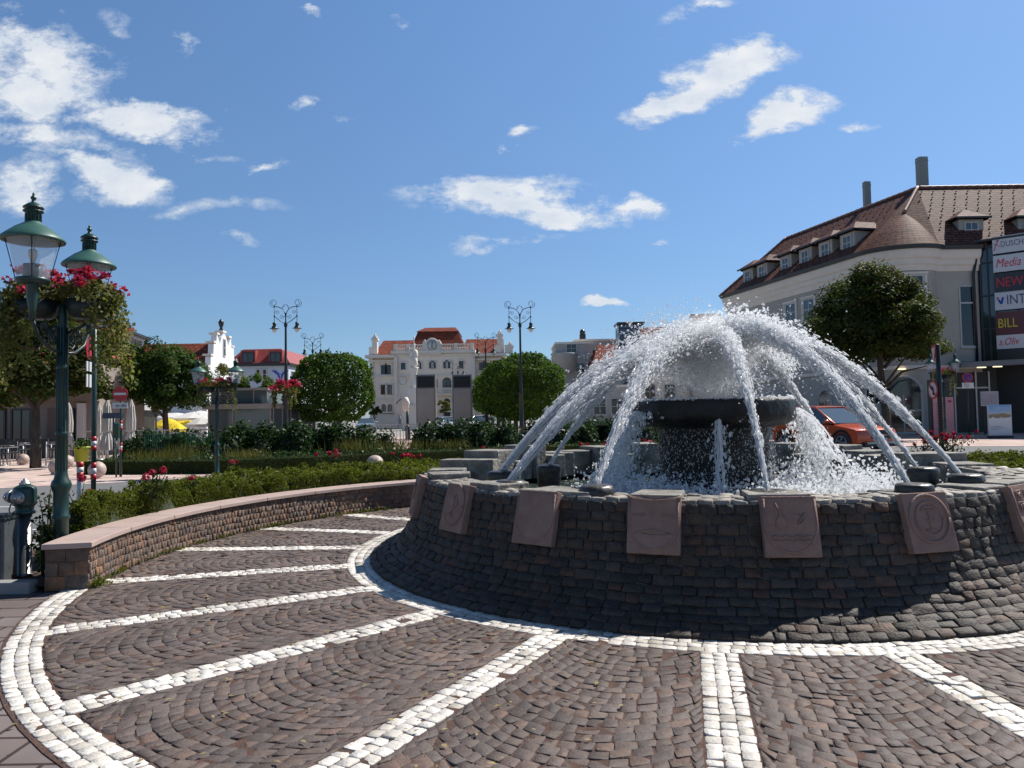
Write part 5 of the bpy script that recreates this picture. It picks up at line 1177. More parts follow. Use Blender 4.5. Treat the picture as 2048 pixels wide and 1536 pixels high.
for (x0, x1, y0, y1) in ((444, 482, 541, 597), (568, 590, 538, 592), (594, 616, 538, 592), (683, 708, 535, 588), (713, 738, 535, 588), (803, 829, 531, 587), (834, 860, 531, 587), (936, 972, 526, 586)):
    o = lc((x0 + x1) / 2, y1); o.y = -.94; window(pal, o, up_, nf, lc(x1, 0).x - lc(x0, 0).x, lc(0, y0).z - lc(0, y1).z, frame=M['dframe'], cols=2, rows=2, fw=.08, surround=TRIM)
for (x0, x1, y0, y1) in ((272, 304, 890, 965), (324, 357, 890, 965)):
    o = lc((x0 + x1) / 2, y1); o.y = -.04; window(pal, o, up_, nf, lc(x1, 0).x - lc(x0, 0).x, lc(0, y0).z - lc(0, y1).z, frame=M['dframe'], arch=True, cols=2, rows=1, fw=.10)
for (x0, x1, y0, y1) in ((797, 868, 665, 790), (690, 752, 665, 790), (590, 650, 665, 790), (910, 972, 665, 790)):
    o = lc((x0 + x1) / 2, y1); o.y = -.94; window(pal, o, up_, nf, lc(x1, 0).x - lc(x0, 0).x, lc(0, y0).z - lc(0, y1).z, frame=M['dframe'], arch=True, cols=2, rows=3, fw=.12)
o = lc(835, 1045); o.y = -.94; window(pal, o, up_, nf, lc(880, 0).x - lc(790, 0).x, lc(0, 878).z, frame=TRIM, pane=M['dark'], arch=True, cols=1, rows=1, fw=.3, sill=False, name='entrance')
o = lc(460, 690); mb = MB(); mb.M = Matrix.Translation((o.x, -.95, o.z)) @ Matrix.Rotation(R(90), 4, 'X'); mb.lathe([(.35, .02), (.42, .1), (.55, .08), (.6, 0)], 20); mb.build('oval_relief', TRIM, pal)
mb = MB(); xx0, xx1 = lc(745, 0).x, lc(875, 0).x; zb2 = lc(0, 822).z
mb.box(((xx0 + xx1) / 2, -1.5, zb2), (xx1 - xx0, 1.3, .2)); mb.box(((xx0 + xx1) / 2, -2.1, zb2 + .85), (xx1 - xx0, .15, .12))
for x in np.linspace(xx0 + .1, xx1 - .1, 13): mb.box((x, -2.1, zb2 + .45), (.1, .1, .75))
mb.build('balcony', TRIM, pal)
# column with figures, steles, small sculptures
q = P(829, 830, 88); t = T('monument_column', 'slender pale stone column with carved figures before the palace facade', 'monument', (q.x, q.y, 0))
zt = P(829, 684, 88).z
mb = MB(); mb.box((0, 0, 1.3), (2.6, 2.6, 2.6)); mb.box((0, 0, 2.75), (3.0, 3.0, .3)); mb.box((0, 0, 3.9), (1.7, 1.7, 2.2), taper=.9); mb.build('pedestal', TRIM, t)
mb = MB(); mb.lathe([(.55, 4.9), (.42, 5.2), (.36, zt - 3.6), (.5, zt - 3.2), (.55, zt - 3.0), (0, zt - 3.0)], 16); mb.build('shaft', TRIM, t)
mb = MB(); mb.v = []
mb.ell((0, 0, zt - 2.3), (.48, .45, .8), 14, 9); mb.ell((.2, 0, zt - 1.5), (.28, .3, .6), 12, 8); mb.ell((-.2, 0, zt - 1.3), (.25, .25, .55), 12, 8); mb.ell((0, 0, zt - .7), (.2, .2, .5), 12, 8); mb.ell((-.35, 0, zt - 2.0), (.25, .25, .35), 10, 7); mb.tube([(0, 0, zt - .3), (0, 0, zt + .8)], .06, 6)
mb.v = [tuple(Vector(p) + Vector((1, .5, .6)) * .18 * mnoise.noise(Vector(p) * 2.5)) for p in mb.v]; mb.build('figures', TRIM, t)
ST = mat('stele_panel', (.30, .28, .25), (.36, .34, .30), rough=.5, scale=.9); SF = mat('stele_frame', (.20, .19, .175), rough=.5, metal=.2)
def stele(label, x0, x1, y0, y1, Y):
    a, b = P(x0, y0, Y), P(x1, y1, Y); w = b.x - a.x; h = a.z; t = T('stele', label, 'stele', ((a.x + b.x) / 2, Y, 0), 0, 'tall grey steles on the square')
    mb = MB(); mb.box((0, 0, h / 2), (w, .8, h)); mb.build('body', SF, t, bevel=.02)
    mb = MB(); mb.box((0, -.41, h * .40), (w * .86, .03, h * .76)); mb.build('panel', ST, t)
    mb = MB(); mb.box((0, -.405, h * .885), (w * .86, .02, h * .175)); o = mb.build('vent', M['dark'], t)
    mb = MB()
    for k in range(9): mb.box((0, -.425, h * .805 + k * h * .02), (w * .86, .05, .012))
    mb.build('vent_slats', mat('slat_dark', (.03, .032, .038), rough=.4), o)
    return t
stele('left one of the two tall grey steles, standing by the carved column', 833, 873, 750, 845, 52)
stele('right one of the two tall grey steles, close to the clipped trees', 905, 945, 750, 845, 52)
q = P(797, 830, 50); t = T('teardrop_banner', 'white teardrop shaped banner on a thin pole left of the steles', 'banner', (q.x, q.y, 0), R(12))
mb = MB(); mb.tube([(.1, 0, 0), (.1, 0, 1.6)], .03, 6); mb.build('pole', M['darkiron'], t)
mb = MB(); pl = [(.1, 1.5), (-.1, 1.9), (-.3, 2.35), (-.34, 2.75), (-.15, 3.0), (.15, 3.02), (.36, 2.85), (.42, 2.5), (.3, 2.0)]; mb.slab([(x, 0, z) for x, z in pl], (0, .02, 0)); mb.build('cloth', mat('banner_cloth', (.5, .5, .49), (.6, .6, .59), rough=.7), t)
mb = MB(); mb.tube([(-.15, -.02, 2.45), (.0, -.02, 2.6), (.2, -.02, 2.75)], .025, 5); mb.build('banner_print', M['darkiron'], t)
q = P(815, 830, 49); t = T('post_lantern', 'dark bollard lamp topped by a crumpled white bag left of the steles', 'post', (q.x, q.y, 0))
mb = MB(); mb.tube([(.0, 0, 0), (0, 0, 2.1)], .09, 8); mb.lathe([(.16, 0), (.16, .9), (.09, 1.0)], 10); mb.build('post', M['dark'], t)
mb = MB(); mb.ell((-.1, 0, 2.35), (.26, .2, .5), 14, 10); mb.v = [tuple(Vector(p) + Vector((.6, .5, .4)) * .16 * mnoise.noise(Vector(p) * 4)) for p in mb.v]; mb.build('wrapped_top', TRIM, t)
# railings / white planter row in front of the palace
q = P(790, 842, 44); t = T('low_railing', 'thin pale railing behind the leafy hedge, left of the steles', 'railing', (q.x, q.y, 0))
mb = MB()
for i in range(16): mb.box((-1.5 + i * .2, 0, .55), (.03, .03, 1.1))
mb.box((0, 0, 1.1), (3.2, .05, .05)); mb.box((0, 0, .2), (3.2, .05, .05)); mb.build('rails', M['alu'], t)

# ---- gabled white house and red roofed hotel, pavilion
YG = 59.0
a, b_ = P(418, 735, YG), P(474, 735, YG + 7.5); gx = -24.2
t = T('gabled_house', 'white house with curved stepped gable and dark red tiled roof', 'house', (gx, YG, 0)); zpk = P(436, 664, YG + 3).z; zev = P(425, 742, YG).z - .2
mb = MB(); mb.box((-6, 3.3, zev / 2), (12, 6.6, zev)); mb.build('wall', WHITEW, t)
gp = [(0, zev - .3), (.0, zev + .5), (.5, zev + .6), (.55, zev + 1.4), (1.05, zev + 1.5), (1.15, zev + 2.5), (1.65, zev + 2.6), (1.8, zev + 3.4), (2.4, zpk - 1.1), (2.75, zpk - .5), (3.3, zpk), (3.85, zpk - .5), (4.2, zpk - 1.1), (4.8, zev + 3.4), (4.95, zev + 2.6), (5.45, zev + 2.5), (5.55, zev + 1.5), (6.05, zev + 1.4), (6.1, zev + .6), (6.6, zev + .5), (6.6, zev - .3)]
mb = MB(); mb.slab([(-.35, y, z) for y, z in gp], (.45, 0, 0)); mb.build('gable', WHITEW, t)
mb = MB()
for (y, z) in ((0.2, zev + .5), (.75, zev + 1.45), (1.35, zev + 2.55), (2.0, zev + 3.3)): mb.box((-.2, y, z + .1), (.7, .55, .16)); mb.box((-.2, 6.6 - y, z + .1), (.7, .55, .16))
mb.box((-.2, 3.3, zpk + .05), (.7, .8, .16)); mb.build('gable_coping', TRIM, t); mb = MB(); mb.lathe([(.2, 0), (.1, .25), (.2, .5), (.24, .7), (.1, .95), (0, 1.0)], 10, (-.15, 3.3, zpk + .13)); mb.build('gable_finial', M['dframe'], t)
roofplane(t, [(-12, -.2, zev), (-.35, -.2, zev), (-.35, 3.3, zpk - .9), (-12, 3.3, zpk - .9)], TILE_RED); roofplane(t, [(-12, 6.8, zev), (-.35, 6.8, zev), (-.35, 3.3, zpk - .9), (-12, 3.3, zpk - .9)], TILE_RED)
window(t, (.11, 3.3, zev + 1.6), (0, 1, 0), (1, 0, 0), .5, 1.5, cols=1, rows=2, sill=False)

YH = 80.0
t = T('hotel', 'white hotel block with red mansard roof and blue winged emblem', 'building', (P(520, 830, YH).x, YH, 0)); HO = Vector((P(520, 830, YH).x, YH, 0))
def hl(x, y, Y=YH): return P(x, y, Y) - HO
x0, x1 = hl(458, 760).x, hl(577, 760).x; ze2 = hl(0, 738).z; zt2 = hl(0, 705).z
HW = mat('bluish_white_wall', (.46, .50, .56), (.52, .56, .62), rough=.8, scale=.4)
mb = MB(); mb.box(((x0 + x1) / 2, 8, ze2 / 2), (x1 - x0, 16, ze2)); mb.build('wall', HW, t)
mb = MB(); mb.box(((x0 + x1) / 2, 7.9, ze2), (x1 - x0 + .5, 16.6, .3)); mb.build('eaves', M['dframe'], t)
MR = mat('red_sheet_roof', (.26, .045, .035), (.32, .06, .05), rough=.5, scale=1.0)
xi0, xi1 = x0 + 1.1, x1 - 1.1
roofplane(t, [(x0 - .2, -.2, ze2 + .15), (x1 + .2, -.2, ze2 + .15), (xi1, 1.2, zt2), (xi0, 1.2, zt2)], MR); roofplane(t, [(x1 + .2, -.2, ze2 + .15), (x1 + .2, 16, ze2 + .15), (xi1, 15, zt2), (xi1, 1.2, zt2)], MR); roofplane(t, [(x0 - .2, 16, ze2 + .15), (x0 - .2, -.2, ze2 + .15), (xi0, 1.2, zt2), (xi0, 15, zt2)], MR); roofplane(t, [(xi0, 1.2, zt2), (xi1, 1.2, zt2), (xi1 - 2, 7, zt2 + .6), (xi0 + 2, 7, zt2 + .6)], MR)
for (a0, a1) in ((484, 508), (540, 562)):
    o = hl((a0 + a1) / 2, 730); o.y = -.05; w_ = hl(a1, 720).x - hl(a0, 720).x
    mb = MB(); mb.box((o.x, .75, o.z + .75), (w_ + .3, 1.5, 1.7)); d = mb.build('dormer', MR, t); window(d, (o.x, -.04, o.z + .1), up_, nf, w_, 1.25, cols=2, rows=1, frame=M['dframe'], fw=.1, sill=False)
o = hl(561, 752)
mb = MB()
for s in (-1, 1): mb.slab([(o.x, -.06, o.z - .9), (o.x + s * .28, -.06, o.z + .1), (o.x + s * .95, -.06, o.z + .62), (o.x + s * .5, -.06, o.z + .58), (o.x + s * .12, -.06, o.z + .2)], (0, -.05, 0))
mb.build('emblem', mat('emblem_blue', (.012, .05, .42), rough=.4), t)
for (px, py) in ((523, 760),): 
    for dx in (-.35, .35): window(t, (hl(px, py).x + dx, -.03, hl(px, py).z), up_, nf, .5, 1.2, cols=1, rows=2, sill=False)
for k in range(4):
    for z in (2.2, 4.6, 6.3): window(t, (x1 + .03, 2 + k * 3.4, z - 1.0), (0, 1, 0), (1, 0, 0), 2.2, 1.5, cols=2, rows=1, pane=M['pane2'], sill=False)

YP = 42.0
t = T('glass_pavilion', 'low glass pavilion with flat metal roof and louvred upper box', 'pavilion', (P(490, 830, YP).x, YP, 0)); VO = Vector((P(490, 830, YP).x, YP, 0))
def pv(x, y): return P(x, y, YP) - VO
PG = glassmat('pavilion_glass', (.10, .13, .14), .08); MET = mat('pavilion_metal', (.30, .28, .26), (.36, .34, .32), rough=.5, metal=.3, scale=2)
x0, x1, zr1, zr0 = pv(416, 800).x, pv(545, 800).x, pv(0, 816).z, pv(0, 826).z
mb = MB(); mb.box(((x0 + x1) / 2, 2.5, (zr1 + zr0) / 2), (x1 - x0 + .4, 5.6, zr1 - zr0)); mb.slab([(x1 + .2, -.3, zr0), (x1 + 1.7, 3.5, zr0), (x1 + 1.7, 5, zr0), (x1 + .2, 5, zr0)], (0, 0, zr1 - zr0)); mb.build('roof', MET, t)
mb = MB(); mb.box(((x0 + x1) / 2, 2.5, zr0 / 2), (x1 - x0 - .1, 5, zr0)); mb.slab([(x1 - .05, 0, 0), (x1 + 1.5, 3.5, 0), (x1 + 1.5, 4.9, 0), (x1 - .05, 4.9, 0)], (0, 0, zr0)); mb.build('glass_wall', PG, t)
mb = MB()
for x in (x0 + .05, (x0 + x1) / 2 - .4, x1 - .1): mb.box((x, -.03, zr0 / 2), (.07, .08, zr0))
for i in range(6): f = i / 5; mb.box((x1 + .05 + 1.45 * f, .0 + 3.4 * f, zr0 / 2), (.05, .05, zr0))
mb.box(((x0 + x1) / 2, -.03, zr0 * .45), (x1 - x0, .05, .04)); mb.build('mullion', MET, t)
xa, xb = pv(418, 800).x, pv(530, 800).x; za, zb3 = zr1, pv(0, 788).z
mb = MB(); mb.box(((xa + xb) / 2, 2.6, (za + zb3) / 2), (xb - xa, 4.4, zb3 - za)); mb.build('upper_box', PG, t)
mb = MB(); mb.box(((xa + xb) / 2, 2.6, zb3 + .06), (xb - xa + .2, 4.8, .14))
for x in (xa, pv(466, 800).x, pv(503, 800).x, xb): mb.box((x, .36, (za + zb3) / 2), (.06, .08, zb3 - za))
mb.build('upper_frame', MET, t)
mb = MB()
for k in range(8): mb.box(((xa + pv(466, 800).x) / 2, .34, za + .08 + k * (zb3 - za) / 8), (pv(466, 800).x - xa - .08, .07, .05))
mb.build('louvres', MET, t)
# railing behind the hedge and mesh fence
q0, q1 = P(170, 858, 30), P(420, 856, 30); t = T('glass_railing', 'pale glass and metal terrace railing left of the pavilion', 'railing', (q0.x, 30, 0)); w = q1.x - q0.x
mb = MB(); mb.box((w / 2, 0, 1.15), (w, .05, .05))
for i in range(12): mb.box((w * i / 11, 0, .58), (.04, .04, 1.15))
mb.build('rail', M['alu'], t)
q0, q1 = P(290, 860, 25.6), P(430, 860, 26.2); t = T('mesh_fence', 'green wire mesh fence among the leafy hedge', 'fence', (q0.x, 25.6, 0)); w = q1.x - q0.x
mb = MB()
for i in range(40): mb.box((w * i / 39, .6 * i / 39, .55), (.011, .011, 1.1))
for z in (.15, .6, 1.05): mb.box((w / 2, .3, z), (w, .02, .02), math.atan2(.6, w))
mb.build('mesh_wires', mat('fence_green', (.03, .12, .08), rough=.4), t)

# ---- white building on the left
bx = lambda Y: -18.3 - .209 * (Y - 30)
t = T('white_townhouse', 'white townhouse with brown upper roof, grey louvred dormer band and orange lower eaves', 'house', (bx(36.2), 36.2, 0)); LO = Vector((bx(36.2), 36.2, 0)); ld = Vector((-.2046, .9788, 0)); ln_ = Vector((.9788, .2046, 0))
def lw(s, o, z): p = ld * s + ln_ * o; return (p.x, p.y, z)
Ll = 8.6
zE = P(215, 722, 36).z
mb = MB(); mb.slab([lw(0, 0, 0), lw(Ll, 0, 0), lw(Ll, -9, 0), lw(0, -9, 0)], (0, 0, zE)); mb.build('wall', WHITEW, t)
OR_ = brickmat('orange_tiles', (.34, .10, .06), (.42, .14, .085), (.2, .06, .04), .3, .3, rough=.6, ms=.05, axis='ROOF')
zD0 = zE + .75; zD1 = zE + 1.75
roofplane(t, [lw(-.2, .45, zE - .05), lw(Ll + .2, .45, zE - .05), lw(Ll + .2, -.7, zD0), lw(-.2, -.7, zD0)], OR_, name='lower_roof')
mb = MB(); mb.slab([lw(0, -.75, zD0 - .1), lw(Ll, -.75, zD0 - .1), lw(Ll, -4, zD0 - .1), lw(0, -4, zD0 - .1)], (0, 0, zD1 - zD0 + .1)); o = mb.build('dormer_band', mat('grey_louvre', (.32, .34, .35), rough=.6), t)
mb = MB()
for k in range(14): mb.slab([lw(.2, -.74, zD0 + k * .065), lw(Ll - .2, -.74, zD0 + k * .065), lw(Ll - .2, -.68, zD0 + k * .065), lw(.2, -.68, zD0 + k * .065)], (0, 0, .03))
mb.build('louvre_slats', M['alu'], o)
mb = MB(); mb.slab([lw(-.2, -.55, zD1), lw(Ll + .2, -.55, zD1), lw(Ll + .2, -.9, zD1), lw(-.2, -.9, zD1)], (0, 0, .2)); mb.build('fascia', M['white'], t)
mb = MB(); mb.slab([lw(-.3, -.35, zD1 + .2), lw(Ll + .3, -.35, zD1 + .2), lw(Ll + .3, -.9, zD1 + .2), lw(-.3, -.9, zD1 + .2)], (0, 0, .13)); mb.tube([lw(-.2, .55, zE - .08), lw(Ll + .2, .55, zE - .08)], .08, 8); mb.tube([lw(.4, .5, zE - .1), lw(.4, .12, zE - .5), lw(.4, .1, .3)], .05, 8); mb.build('gutter', M['dframe'], t)
zR = zD1 + 2.1
roofplane(t, [lw(-.3, -.4, zD1 + .33), lw(Ll + .3, -.4, zD1 + .33), lw(Ll - 2.0, -4.5, zR), lw(-.3, -4.5, zR)], TILE_DARK); roofplane(t, [lw(Ll + .3, -.4, zD1 + .33), lw(Ll + .3, -9, zD1 + .33), lw(Ll - 2.0, -4.5, zR)], TILE_DARK)
mb = MB(); q = lw(Ll - 1.8, -4.5, zR); mb.tube([q, (q[0], q[1], q[2] + 1.4)], .025, 5); mb.build('lightning_rod', M['darkiron'], t)
for s in (1.3, 3.2, 5.1, 7.0): window(t, lw(s, .02, zE - 1.75), ld, ln_, .85, 1.35, cols=2, rows=2, surround=M['white'])
for s in (1.2,): window(t, lw(s, .02, .12), ld, ln_, 1.7, 2.15, cols=2, rows=1, frame=M['dframe'], sill=False, name='shop_window')
mb = MB(); mb.slab([lw(2.4, .0, 2.15), lw(8.4, .0, 2.15), lw(8.4, .35, 2.15), lw(2.4, .35, 2.15)], (0, 0, .42)); mb.build('shop_fascia', mat('shop_fascia', (.42, .42, .42), (.5, .5, .5), rough=.6), t)
mb = MB(); mb.slab([lw(2.6, .02, .05), lw(8.2, .02, .05), lw(8.2, .06, .05), lw(2.6, .06, .05)], (0, 0, 2.05)); mb.build('shop_opening', M['dark'], t)
# ground floor shops left, behind the big tree
q0, q1 = P(-160, 830, 34), P(196, 830, 34)
t = T('shop_front', 'row of shops with dark glass and a plain beige wall panel behind the cafe tables', 'building', (q0.x, 34, 0)); w = q1.x - q0.x
mb = MB(); mb.box((w / 2, 2.2, 2.1), (w, 4.2, 4.2)); mb.build('wall', mat('taupe_wall', (.24, .20, .18), (.29, .25, .22), rough=.8, scale=.8), t)
def sx_(px): return P(px, 830, 34).x - q0.x
for (a0, a1) in ((-120, -50), (-40, 10), (20, 62), (144, 158)): window(t, ((sx_(a0) + sx_(a1)) / 2, .06, .1), up_, nf, sx_(a1) - sx_(a0), 2.1, cols=2, rows=1, frame=M['dframe'], sill=False, name='shop_window')
mb = MB(); mb.box(((sx_(94) + sx_(116)) / 2, .06, 1.1), (sx_(116) - sx_(94), .08, 2.2)); mb.build('panel', mat('brown_panel', (.16, .105, .09), rough=.7), t)
mb = MB(); mb.box(((sx_(157) + sx_(170)) / 2, .0, 1.2), (sx_(170) - sx_(157), .3, 2.4)); mb.build('pillar', mat('pale_pillar', (.66, .58, .52), rough=.7), t)
mb = MB(); mb.box((w / 2, -.05, 2.75), (w, .3, .5)); mb.build('fascia', mat('fascia_brown', (.20, .13, .09), (.26, .18, .12), rough=.7), t)
roofplane(t, [(-.3, -.3, 4.2), (w + .2, -.3, 4.2), (w + .2, 2.8, 6.2), (-.3, 2.8, 6.2)], OR_)

# ---- houses behind the fountain
def simple_house(name, label, px0, px1, py_eave, py_ridge, Y, wallm, roofm, depth=9, flat=False, wins=()):
    a, b = P(px0, py_eave, Y), P(px1, py_eave, Y); t = T(name, label, 'house', ((a.x + b.x) / 2, Y, 0)); w = b.x - a.x; zr = P(px0, py_ridge, Y + depth / 2).z
    mb = MB(); mb.box((0, depth / 2, a.z / 2), (w, depth, a.z)); mb.build('wall', wallm, t)
    if flat:
        mb = MB(); mb.box((0, depth / 2, a.z + .1), (w + .3, depth + .3, .25)); mb.build('roof_edge', TRIM, t)
    else:
        roofplane(t, [(-w / 2 - .2, -.3, a.z), (w / 2 + .2, -.3, a.z), (w / 2 - 1, depth / 2, zr), (-w / 2 + 1, depth / 2, zr)], roofm); roofplane(t, [(w / 2 + .2, -.3, a.z), (w / 2 + .2, depth + .3, a.z), (w / 2 - 1, depth / 2, zr)], roofm); roofplane(t, [(-w / 2 - .2, depth + .3, a.z), (-w / 2 - .2, -.3, a.z), (-w / 2 + 1, depth / 2, zr)], roofm); roofplane(t, [(-w / 2 - .2, depth + .3, a.z), (w / 2 + .2, depth + .3, a.z), (w / 2 - 1, depth / 2, zr), (-w / 2 + 1, depth / 2, zr)], roofm)
    for (wx, wy, ww, wh) in wins:
        q = P(wx, wy, Y); window(t, (q.x - (a.x + b.x) / 2, -.03, q.z), up_, nf, ww, wh)
    return t
GW = mat('pale_grey_wall', (.36, .35, .33), (.42, .41, .39), rough=.85, scale=.4)
gh = simple_house('grey_house', 'plain pale grey flat roofed block with rounded balcony left of the water', 1112, 1185, 688, 680, 95, GW, None, flat=True, wins=((1143, 706, 1.4, 1.2), (1125, 745, 1.4, 1.3), (1160, 745, 1.4, 1.3)))
q = P(1130, 745, 94); mb = MB(); mb.lathe([(1.6, q.z), (1.6, q.z + 2.2), (1.7, q.z + 2.3), (1.7, q.z + 2.5), (0, q.z + 2.5)], 24, (q.x - gh.location.x, .2, 0)); mb.build('round_balcony', GW, gh)
gh2 = simple_house('grey_house', 'taller pale grey block stepped behind the rounded balcony', 1150, 1232, 682, 676, 101, GW, None, flat=True, wins=((1190, 720, 1.4, 1.4), (1215, 720, 1.4, 1.4)))
mb = MB(); q = P(1168, 676, 101); mb.box((q.x - gh2.location.x, 2, q.z + .2), (.8, .8, 1.0)); mb.lathe([(.35, 0), (.4, .4), (.2, .7), (0, .7)], 8, (q.x - gh2.location.x, 2, q.z + .7)); mb.build('chimney', M['dframe'], gh2)
simple_house('red_roof_house', 'house with bright red tiled roof seen through the spray left of the dark tower', 1188, 1262, 726, 690, 88, STUCCO, TILE_RED, wins=((1215, 760, 1.2, 1.6), (1235, 760, 1.2, 1.6)))
simple_house('red_roof_house', 'long house with dull red roof seen through the spray right of the dark tower', 1270, 1460, 700, 655, 92, STUCCO, TILE_RED, wins=((1300, 740, 1.2, 1.7), (1340, 740, 1.2, 1.7), (1380, 740, 1.2, 1.7), (1300, 800, 1.4, 2), (1340, 800, 1.4, 2)))
simple_house('pale_house', 'pale ground floor range low behind the left jets', 1100, 1290, 776, 768, 78, GW, None, flat=True, wins=((1130, 830, 1.4, 1.8), (1165, 830, 1.4, 1.8), (1200, 830, 1.4, 1.8), (1235, 830, 1.4, 1.8)))
simple_house('dark_roof_house', 'house with dark sloping roof adjoining the far end of the mall', 1385, 1480, 700, 628, 90, STUCCO2, TILE_DARK, wins=((1415, 740, 1.2, 1.7), (1440, 740, 1.2, 1.7)))
q = P(1263, 830, 84); zt = P(1263, 650, 84).z; t = T('glazed_tower', 'dark blue glazed stair tower with flat overhanging cap behind the spray', 'tower', (q.x, q.y, 0))
mb = MB(); mb.box((0, 1.2, zt / 2), (2.5, 2.5, zt)); mb.build('shaft', glassmat('tower_glass', (.03, .045, .09), .15), t)
mb = MB(); mb.box((.15, 1.2, zt + .2), (3.1, 3.1, .22)); mb.build('cap', M['dframe'], t)
mb = MB()
for k in range(12): mb.box((0, -.06, zt - .4 - k * .9), (2.5, .05, .06))
for k in range(4): mb.box((-1.1 + k * .73, -.06, zt / 2), (.06, .05, zt))
mb.build('glazing_bars', M['dframe'], t)
# ------------------------------------------------------------------ mall with the rounded corner
wd = Vector((-.232, .973, 0)); wn_ = Vector((-.973, -.232, 0))
A0 = Vector((28.8, 60.0, 0)); ZW = 13.2
far = A0 + wd * 22.0
arc = []
rc = 3.1; cen = A0 + Vector((.973, .232, 0)) * rc
a_start = math.atan2(A0.y - cen.y, A0.x - cen.x); 
for i in range(13):
    a = a_start + R(96) * i / 12; arc.append(cen + Vector((math.cos(a), math.sin(a), 0)) * rc)
e1 = arc[-1]; front0 = Vector((e1.x + .75, e1.y + .55, 0)); front1 = Vector((36.9, front0.y, 0))
path = [far, A0] + arc[1:] + [Vector((e1.x + .35, e1.y + .2, 0)), Vector((e1.x + .6, e1.y + .42, 0)), front0, front1]
path = [Vector((p.x, p.y, 0)) for p in path]
# the roadside of this path is on its right-hand side (outward)
mall = T('shopping_mall', 'large beige shopping mall with rounded corner, brown tiled roof and row of dormers', 'mall', tuple(A0)); MO = A0.copy()
lp_ = [(p - MO) for p in path]
foot = [(p.x, p.y) for p in lp_] + [(40, 30), (15, 30)]
mb = MB(); mb.prism([(p.x, p.y) for p in lp_] + [(lp_[-1].x, 24), (lp_[0].x + 14, 24)], 0, ZW + .7); mb.build('wall', STUCCO2, mall)
p2 = [(p.x, p.y) for p in lp_]
sgn = 1.0
def sw(prof, m, name): mb = MB(); mb.sweep(p2, [(-o, z) for o, z in prof]); return mb.build(name, m, mall)
def sw2(prof, m, name): mb = MB(); mb.sweep(p2, prof); return mb.build(name, m, mall)
sw_ = sw2
sw_([(-.05, ZW - .9), (.10, ZW - .9), (.16, ZW - .5), (.28, ZW - .38), (.28, ZW - .02), (.42, ZW + .1), (.55, ZW + .5), (.55, ZW + .74), (-.05, ZW + .74)], TRIM, 'cornice')
sw_([(.3, ZW + .75), (.72, ZW + .75), (.76, ZW + 1.05), (.3, ZW + 1.08)], M['dframe'], 'gutter')
sw_([(-.05, 4.6), (.18, 4.6), (.18, 4.9), (-.05, 4.9)], TRIM, 'string_course')
# roof
ZE_ = ZW + 1.0
def off(p, o, z): return Vector((p.x + o[0], p.y + o[1], z))
Rg0 = P(1572, 478, 83.0) - MO; Rg1 = P(1835, 376, 64.6) - MO; Rg1.z += .0; Rg2 = Vector((62 - MO.x, Rg1.y, Rg1.z)); Rg0.z = Rg1.z
ov = .6
eF = lp_[0] + wn_ * ov; eF.z = ZE_; eF = eF + wd * .4
eA = lp_[1] + wn_ * ov; eA.z = ZE_
arcE = []
for p in path[1:15]:
    d = (p - cen); d.z = 0; q = p + d.normalized() * ov - MO; q.z = ZE_; arcE.append(q)
fr = lp_[-1].copy(); frE = Vector((62 - MO.x, lp_[-1].y - ov, ZE_)); fr0 = Vector((lp_[-2].x, lp_[-2].y - ov, ZE_))
Acone = (P(1808, 427, 62.2) - MO)
roofplane(mall, [eF, arcE[0], Acone, Rg1, Rg0], TILE_MALL, .16)
roofplane(mall, [fr0, frE, Rg2, Rg1, Acone], TILE_MALL, .16)
mb = MB()
for a, b in zip(arcE, arcE[1:]):
    for k in range(6):
        f0, f1 = k / 6, (k + 1) / 6; bul = lambda f: .35 * math.sin(math.pi * f)
        q = [a.lerp(Acone, f0), b.lerp(Acone, f0), b.lerp(Acone, f1), a.lerp(Acone, f1)]
        for j, f in enumerate((f0, f0, f1, f1)): q[j] = q[j] + Vector((0, 0, bul(f)))
        mb.add([tuple(v) for v in q], [(0, 1, 2, 3)], True)
a = arcE[-1]; mb.add([tuple(a), tuple(fr0), tuple(Acone + Vector((0, 0, .05)))], [(0, 1, 2)])
mb.build('roof', TILE_MALL, mall)
eB = eF + Vector((14, 3.4, 0)); roofplane(mall, [eF, Rg0, eB], TILE_MALL, .16); roofplane(mall, [eB, Rg0, Rg1, Rg2, Vector((Rg2.x, 24, ZE_))], TILE_MALL, .16)
mb = MB()
def ridge(a, b, r=.16): mb.tube([tuple(a.lerp(b, f) + Vector((0, 0, .06 + .03 * (i % 2)))) for i, f in enumerate(np.linspace(0, 1, int((b - a).length / .35) + 2))], r, 6)
ridge(Rg0, Rg1, .12); ridge(Rg1, Rg2, .12); ridge(Rg1, Acone); ridge(eF, Rg0); mb.build('ridge_tiles', mat('ridge_tile', (.20, .11, .085), (.26, .15, .12), rough=.6, scale=3), mall)
# snow guards
mb = MB()
nfr = (Rg2 - fr0).cross(frE - fr0).normalized(); nfr = nfr if nfr.z > 0 else -nfr
for i in range(9):
    for j in range(24):
        f = (i + .6) / 9.6; x = fr0.x + 1.2 + j * 1.0 + (.5 if i % 2 else 0); p = Vector((x, fr0.y + (Rg1.y - fr0.y) * f, ZE_ + (Rg1.z - ZE_) * f))
        if x < Rg1.x - (1 - f) * 3.0: continue
        mb.box(tuple(p + Vector((0, 0, .12))), (.10, .07, .10))
for i in range(8):
    for j in range(22):
        f = (i + .6) / 8.6; s = 1.0 + j * 1.0 + (.5 if i % 2 else 0); base = eA.lerp(eF, s / 23.5); top = Rg1.lerp(Rg0, s / 23.5); mb.box(tuple(base.lerp(top, f) + Vector((0, 0, .12))), (.10, .07, .10))
mb.build('snow_guards', M['dframe'], mall)['kind'] = 'stuff'
